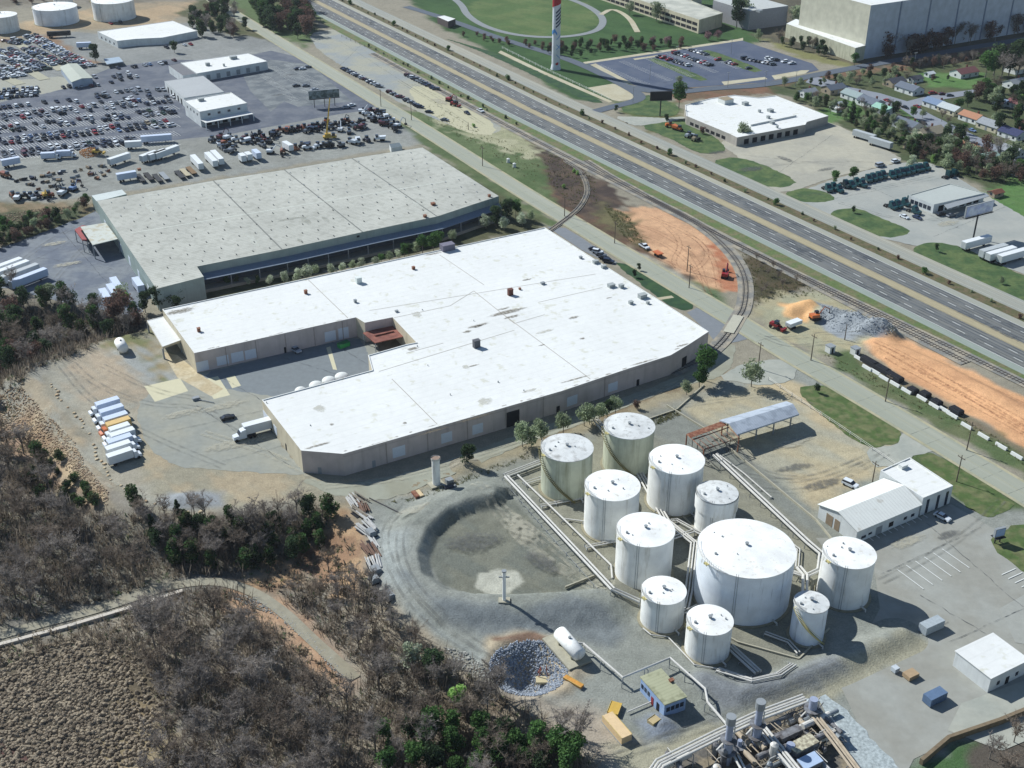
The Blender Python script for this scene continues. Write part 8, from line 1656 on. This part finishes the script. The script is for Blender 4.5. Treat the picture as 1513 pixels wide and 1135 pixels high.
# understory brush and marsh
OPEN = (WP2([(500,745),(545,785),(562,850),(530,868),(470,835),(400,850),(335,850),(365,815),(430,790),(475,762)]), WP2([(345,872),(400,905),(455,955),(505,1010),(530,1000),(500,960),(440,905),(380,862)]), WP2([(-60,550),(30,560),(110,650),(125,690),(160,735),(120,745),(60,690),(-60,640)]), WP2([(-60,900),(120,870),(180,880),(60,925),(-60,940)]), WP2([(180,1000),(228,990),(250,1060),(200,1150),(150,1150)]))
def brush(name, polys, n, size, m, label, seed, flat=False, hmul=1.0, avoid=(), wid=1.0):
    r = random.Random(seed); vs, fs = [], []
    for poly, share in polys:
        xs = [p.x for p in poly]; ys = [p.y for p in poly]; k = int(n * share); X = np.array([r.uniform(min(xs), max(xs)) for _ in range(k * 3)]); Y = np.array([r.uniform(min(ys), max(ys)) for _ in range(k * 3)])
        ok = sdf(X, Y, poly) < 0
        for q in avoid: ok &= sdf(X, Y, q) > 0
        ok &= dline(X, Y, LR) > 3.0
        X, Y = X[ok][:k], Y[ok][:k]; Z = terr(X, Y)
        for x, y, z in zip(X, Y, Z):
            s = size * r.uniform(.5, 1.3)
            for j in range(7):
                a = r.uniform(0, 6.28); e = r.uniform(.25, 1.3); d = Vector((math.cos(a) * math.cos(e), math.sin(a) * math.cos(e), math.sin(e) * hmul)) * s * r.uniform(.7, 1.3); w = Vector((-math.sin(a), math.cos(a), 0)) * s * r.uniform(.1, .22) * wid; b = Vector((x + r.uniform(-s, s) * .4, y + r.uniform(-s, s) * .4, z - .1)); o = len(vs); vs += [b - w, b + w, b + d + w * .4, b + d - w * .4]; fs.append((o, o + 1, o + 2, o + 3))
    me = bpy.data.meshes.new(name); me.from_pydata([tuple(v) for v in vs], [], fs); me.materials.append(m); return stuff(link(name, me), label, 'brush')
WI = WP2([(-120,440),(60,450),(150,470),(215,475),(120,520),(40,550),(10,600),(60,660),(120,740),(222,765),(317,770),(400,755),(480,745),(520,790),(540,850),(600,925),(680,985),(740,1025),(800,1060),(870,1120),(900,1220),(-200,1220)])
brush('bare_thicket', [(WI, 1.0)], 8500, 2.4, leafmat('thicket_twigs', (164,150,134), (134,120,104), .2), 'grey-brown leafless thicket standing among the trees of the wood', 35, hmul=1.5, avoid=(MARSH,) + OPEN, wid=.22)
brush('undergrowth', [(WI, 1.0)], 7000, 1.1, leafmat('dry_brush', (158,144,122), (122,112,98)), 'dry grey-brown undergrowth covering the wood floor', 31, avoid=(MARSH,))
brush('undergrowth', [(WI, 1.0)], 3000, .7, leafmat('green_brush', (108,128,84), (90,108,74)), 'dark green undergrowth in patches through the wood', 32, avoid=(MARSH,))
def tussocks():
    r = random.Random(8); xs = [p.x for p in MARSH]; ys = [p.y for p in MARSH]; X = np.array([r.uniform(min(xs), max(xs)) for _ in range(16000)]); Y = np.array([r.uniform(min(ys), max(ys)) for _ in range(16000)]); ok = (sdf(X, Y, MARSH) + 6 * wob(X, Y, 5) + np.array([r.uniform(-7, 7) for _ in range(len(X))]) < 0) & (dline(X, Y, LR) > 4); X, Y = X[ok][:6500], Y[ok][:6500]; Z = terr(X, Y); vs, fs = [], []
    for x, y, z in zip(X, Y, Z):
        s = r.uniform(.25, .8); o = len(vs); n = 5; vs.append((x, y, z + s * .9))
        for k, (q, zz) in enumerate(((.55, .75), (1.0, .1))): vs += [(x + s * q * r.uniform(.75, 1.2) * math.cos(i / n * 6.283 + k * .3), y + s * q * r.uniform(.75, 1.2) * math.sin(i / n * 6.283 + k * .3), z + s * zz * r.uniform(.7, 1.2)) for i in range(n)]
        fs += [(o, o + 1 + i, o + 1 + (i + 1) % n) for i in range(n)] + [(o + 1 + i, o + 1 + n + i, o + 1 + n + (i + 1) % n, o + 1 + (i + 1) % n) for i in range(n)]
    me = bpy.data.meshes.new('marsh_tussocks'); me.from_pydata(vs, [], fs); me.materials.append(leafmat('dry_sedge', (210,192,166), (162,146,126), .3)); stuff(link('marsh_tussocks', me), 'tan dry sedge tussocks covering the marsh at the lower left corner', 'marsh grass')
tussocks()
mb = MB(); 
wl = [Pg(*p) for p in [(-60,966),(0,955),(100,928),(200,898),(271,875)]]; c_ = sum(wl, Vector()) / len(wl); rt = root('pale_kerb_wall', c_, 0, 'long pale kerb wall running along the lower side of the dirt track', 'wall')
for k, (a, b) in enumerate(zip(wl, wl[1:])):
    mb = MB(); d = b - a; n_ = Vector((-d.y, d.x, 0)).normalized() * .55; o = c_; 
    mb.add([(a - n_ - o) + Vector((0,0,.75)), (b - n_ - o) + Vector((0,0,.75)), (b + n_ - o) + Vector((0,0,.75)), (a + n_ - o) + Vector((0,0,.75)), (a - n_ - o) - Vector((0,0,.5)), (b - n_ - o) - Vector((0,0,.5)), (b + n_ - o) - Vector((0,0,.5)), (a + n_ - o) - Vector((0,0,.5))], [(0, 1, 2, 3), (0, 4, 5, 1), (2, 6, 7, 3), (1, 5, 6, 2), (0, 3, 7, 4)]); mb.build('wall_segment', mat('pale_wall', (206,196,182), .9, .1, 1), rt)
# stains and dust on the yards
for i, (x, y, a, b, an, m) in enumerate([(1175,690,9,3,.3,M_oil),(1215,715,10,3,.4,M_oil),(330,600,12,3,.5,M_pale),(1110,250,10,5,.4,M_oil),(1160,235,9,3,-1,M_oil),(1060,225,8,3,.4,M_oil),(1400,330,9,4,.5,M_pale),(350,655,14,4,.4,M_pale),(270,610,10,3,.5,M_pale),(770,780,12,5,-1,M_pale),(800,830,9,4,-.8,M_oil),(1340,800,9,3,.5,M_pale),(1400,790,6,2,.5,M_oil),(700,800,12,6,.2,M_oil),(100,390,9,3,.5,M_pale),(80,360,8,3,.5,M_pale),(1080,640,7,2,.4,M_oil),(1170,655,11,3,.5,M_pale),(620,760,10,3,.4,M_pale),(1220,250,8,2.5,.5,M_oil),(430,110,6,2,.5,M_oil),(410,140,6,2,.5,M_oil),(650,150,12,5,-.9,M_pale),(1430,320,10,4,.5,M_oil)]):
    q = P(x, y, .2 + .003 * i); q.z = max(.2, terr1(q.x, q.y) + .2) + .003 * i; stain('ground_stain', q, a, b, an, m)

scatter(WP2([(1440,95),(1513,85),(1600,90),(1600,135),(1513,130),(1440,128)]), 12, mk(['bare', 'bareb', 'dark'], 8, 13, 'garden tree around the great willow', 'garden trees around the willow'), 5)
scatter(WP2([(1330,100),(1440,90),(1440,100),(1330,112)]), 10, mk(['bareb', 'bare'], 6, 9, 'bare tree along the top of the big lawn', 'bare trees above the big lawn'), 5)
avoid_road = False
def weeds(name, polys, n, label, m, seed, s=.5): brush(name, [(p, 1 / len(polys)) for p in polys], n, s, m, label, seed)
weeds('weeds', [WP2(q) for q in ([(890,300),(930,320),(960,375),(920,350)], [(1095,365),(1120,375),(1240,440),(1150,440),(1108,460)], [(801,225),(840,235),(878,262),(885,300),(850,312),(812,270)], [(1218,522),(1400,605),(1600,720),(1600,735),(1400,625),(1222,535)], [(640,150),(700,190),(800,230),(790,270),(700,215),(620,170)], [(910,640),(1000,605),(1010,612),(920,650)], [(560,748),(640,722),(800,662),(800,668),(640,735)])], 4200, 'tufts of dry weeds on the rough ground between street and railway', leafmat('weed', (140,134,96), (104,112,72)), 41, .55)

scatter(WP2([(1230,165),(1300,185),(1340,205),(1400,215),(1440,200),(1400,180),(1330,165),(1290,152)]), 26, mk(['bare', 'bareb', 'olive', 'mid'], 4, 7, 'garden tree between the houses and the residential street', 'garden trees along the residential street'), 5)
scatter(WP2([(1225,118),(1320,112),(1345,120),(1300,130),(1240,128)]), 14, mk(['bareb', 'dark', 'olive'], 4, 7, 'bushy tree behind the northern row of houses', 'trees behind the northern houses'), 5)

scatter(WP2([(1440,140),(1600,150),(1600,240),(1513,225),(1450,190),(1400,160)]), 22, mk(['dark', 'russet', 'olive', 'ivy'], 6, 11, 'tall garden tree among the eastern houses', 'tall garden trees among the eastern houses'), 4.5)
scatter(WP2([(1410,205),(1460,222),(1513,245),(1513,275),(1440,255),(1400,235)]), 22, mk(['dark', 'russet', 'olive', 'ivy'], 5, 9, 'tree in the dense belt below the orange roof', 'dense belt below the orange roof'), 3.5)
# thin air between camera and town
hz = MB(); hz.box(-1700, 1700, -300, 2200, -14, 235); hm = bpy.data.materials.new('haze'); hm.use_nodes = True; hn = hm.node_tree; hn.nodes.remove(hn.nodes['Principled BSDF'])
pv = hn.nodes.new('ShaderNodeVolumePrincipled'); pv.inputs['Color'].default_value = (.80, .90, 1, 1); pv.inputs['Density'].default_value = .00004; pv.inputs['Anisotropy'].default_value = .2; hn.links.new(pv.outputs[0], hn.nodes['Material Output'].inputs['Volume'])
stuff(hz.build('haze', hm), 'thin pale blue haze over the whole district', 'haze')
# ================================================================ CAMERA, LIGHT, WORLD
cam = bpy.data.cameras.new('camera'); co = bpy.data.objects.new('camera', cam); COL.objects.link(co)
co.location = (0, 0, CH); co.rotation_euler = (math.pi / 2 - PIT, 0, 0)
cam.sensor_width = 36; cam.lens = FPX / 1513 * 36; cam.clip_end = 20000; cam.clip_start = 1
scene.camera = co
SE, SAZ = R(40), R(36)      # sun elevation; shadows fall right and towards the viewer
sd = Vector((-math.cos(SAZ) * math.cos(SE), math.sin(SAZ) * math.cos(SE), math.sin(SE)))
sl = bpy.data.lights.new('sun', 'SUN'); sl.energy = 5.0; sl.angle = R(.5); sl.color = (1, .992, .965)
so = bpy.data.objects.new('sun', sl); COL.objects.link(so); so.rotation_euler = sd.to_track_quat('Z', 'Y').to_euler(); so.location = (0, 0, 400)
w = bpy.data.worlds.new('World'); scene.world = w; w.use_nodes = True
N = w.node_tree.nodes; L = w.node_tree.links
sk = N.new('ShaderNodeTexSky'); sk.sky_type = 'NISHITA'; sk.sun_disc = False; sk.sun_elevation = SE
sk.sun_rotation = math.atan2(sd.x, sd.y); sk.dust_density = .1; sk.ozone_density = 2.0
L.new(sk.outputs[0], N['Background'].inputs[0]); N['Background'].inputs[1].default_value = .085
scene.view_settings.view_transform = 'Standard'; scene.view_settings.look = 'None'; scene.view_settings.exposure = EXPO; scene.view_settings.gamma = 1
for lb, os_ in LABELS.items():
    n = len(lb.split())
    if n < 4 or n > 16: print('LABEL LEN', n, lb)
    if len(os_) > 1 and not all('group' in o for o in os_): print('DUP', len(os_), lb)
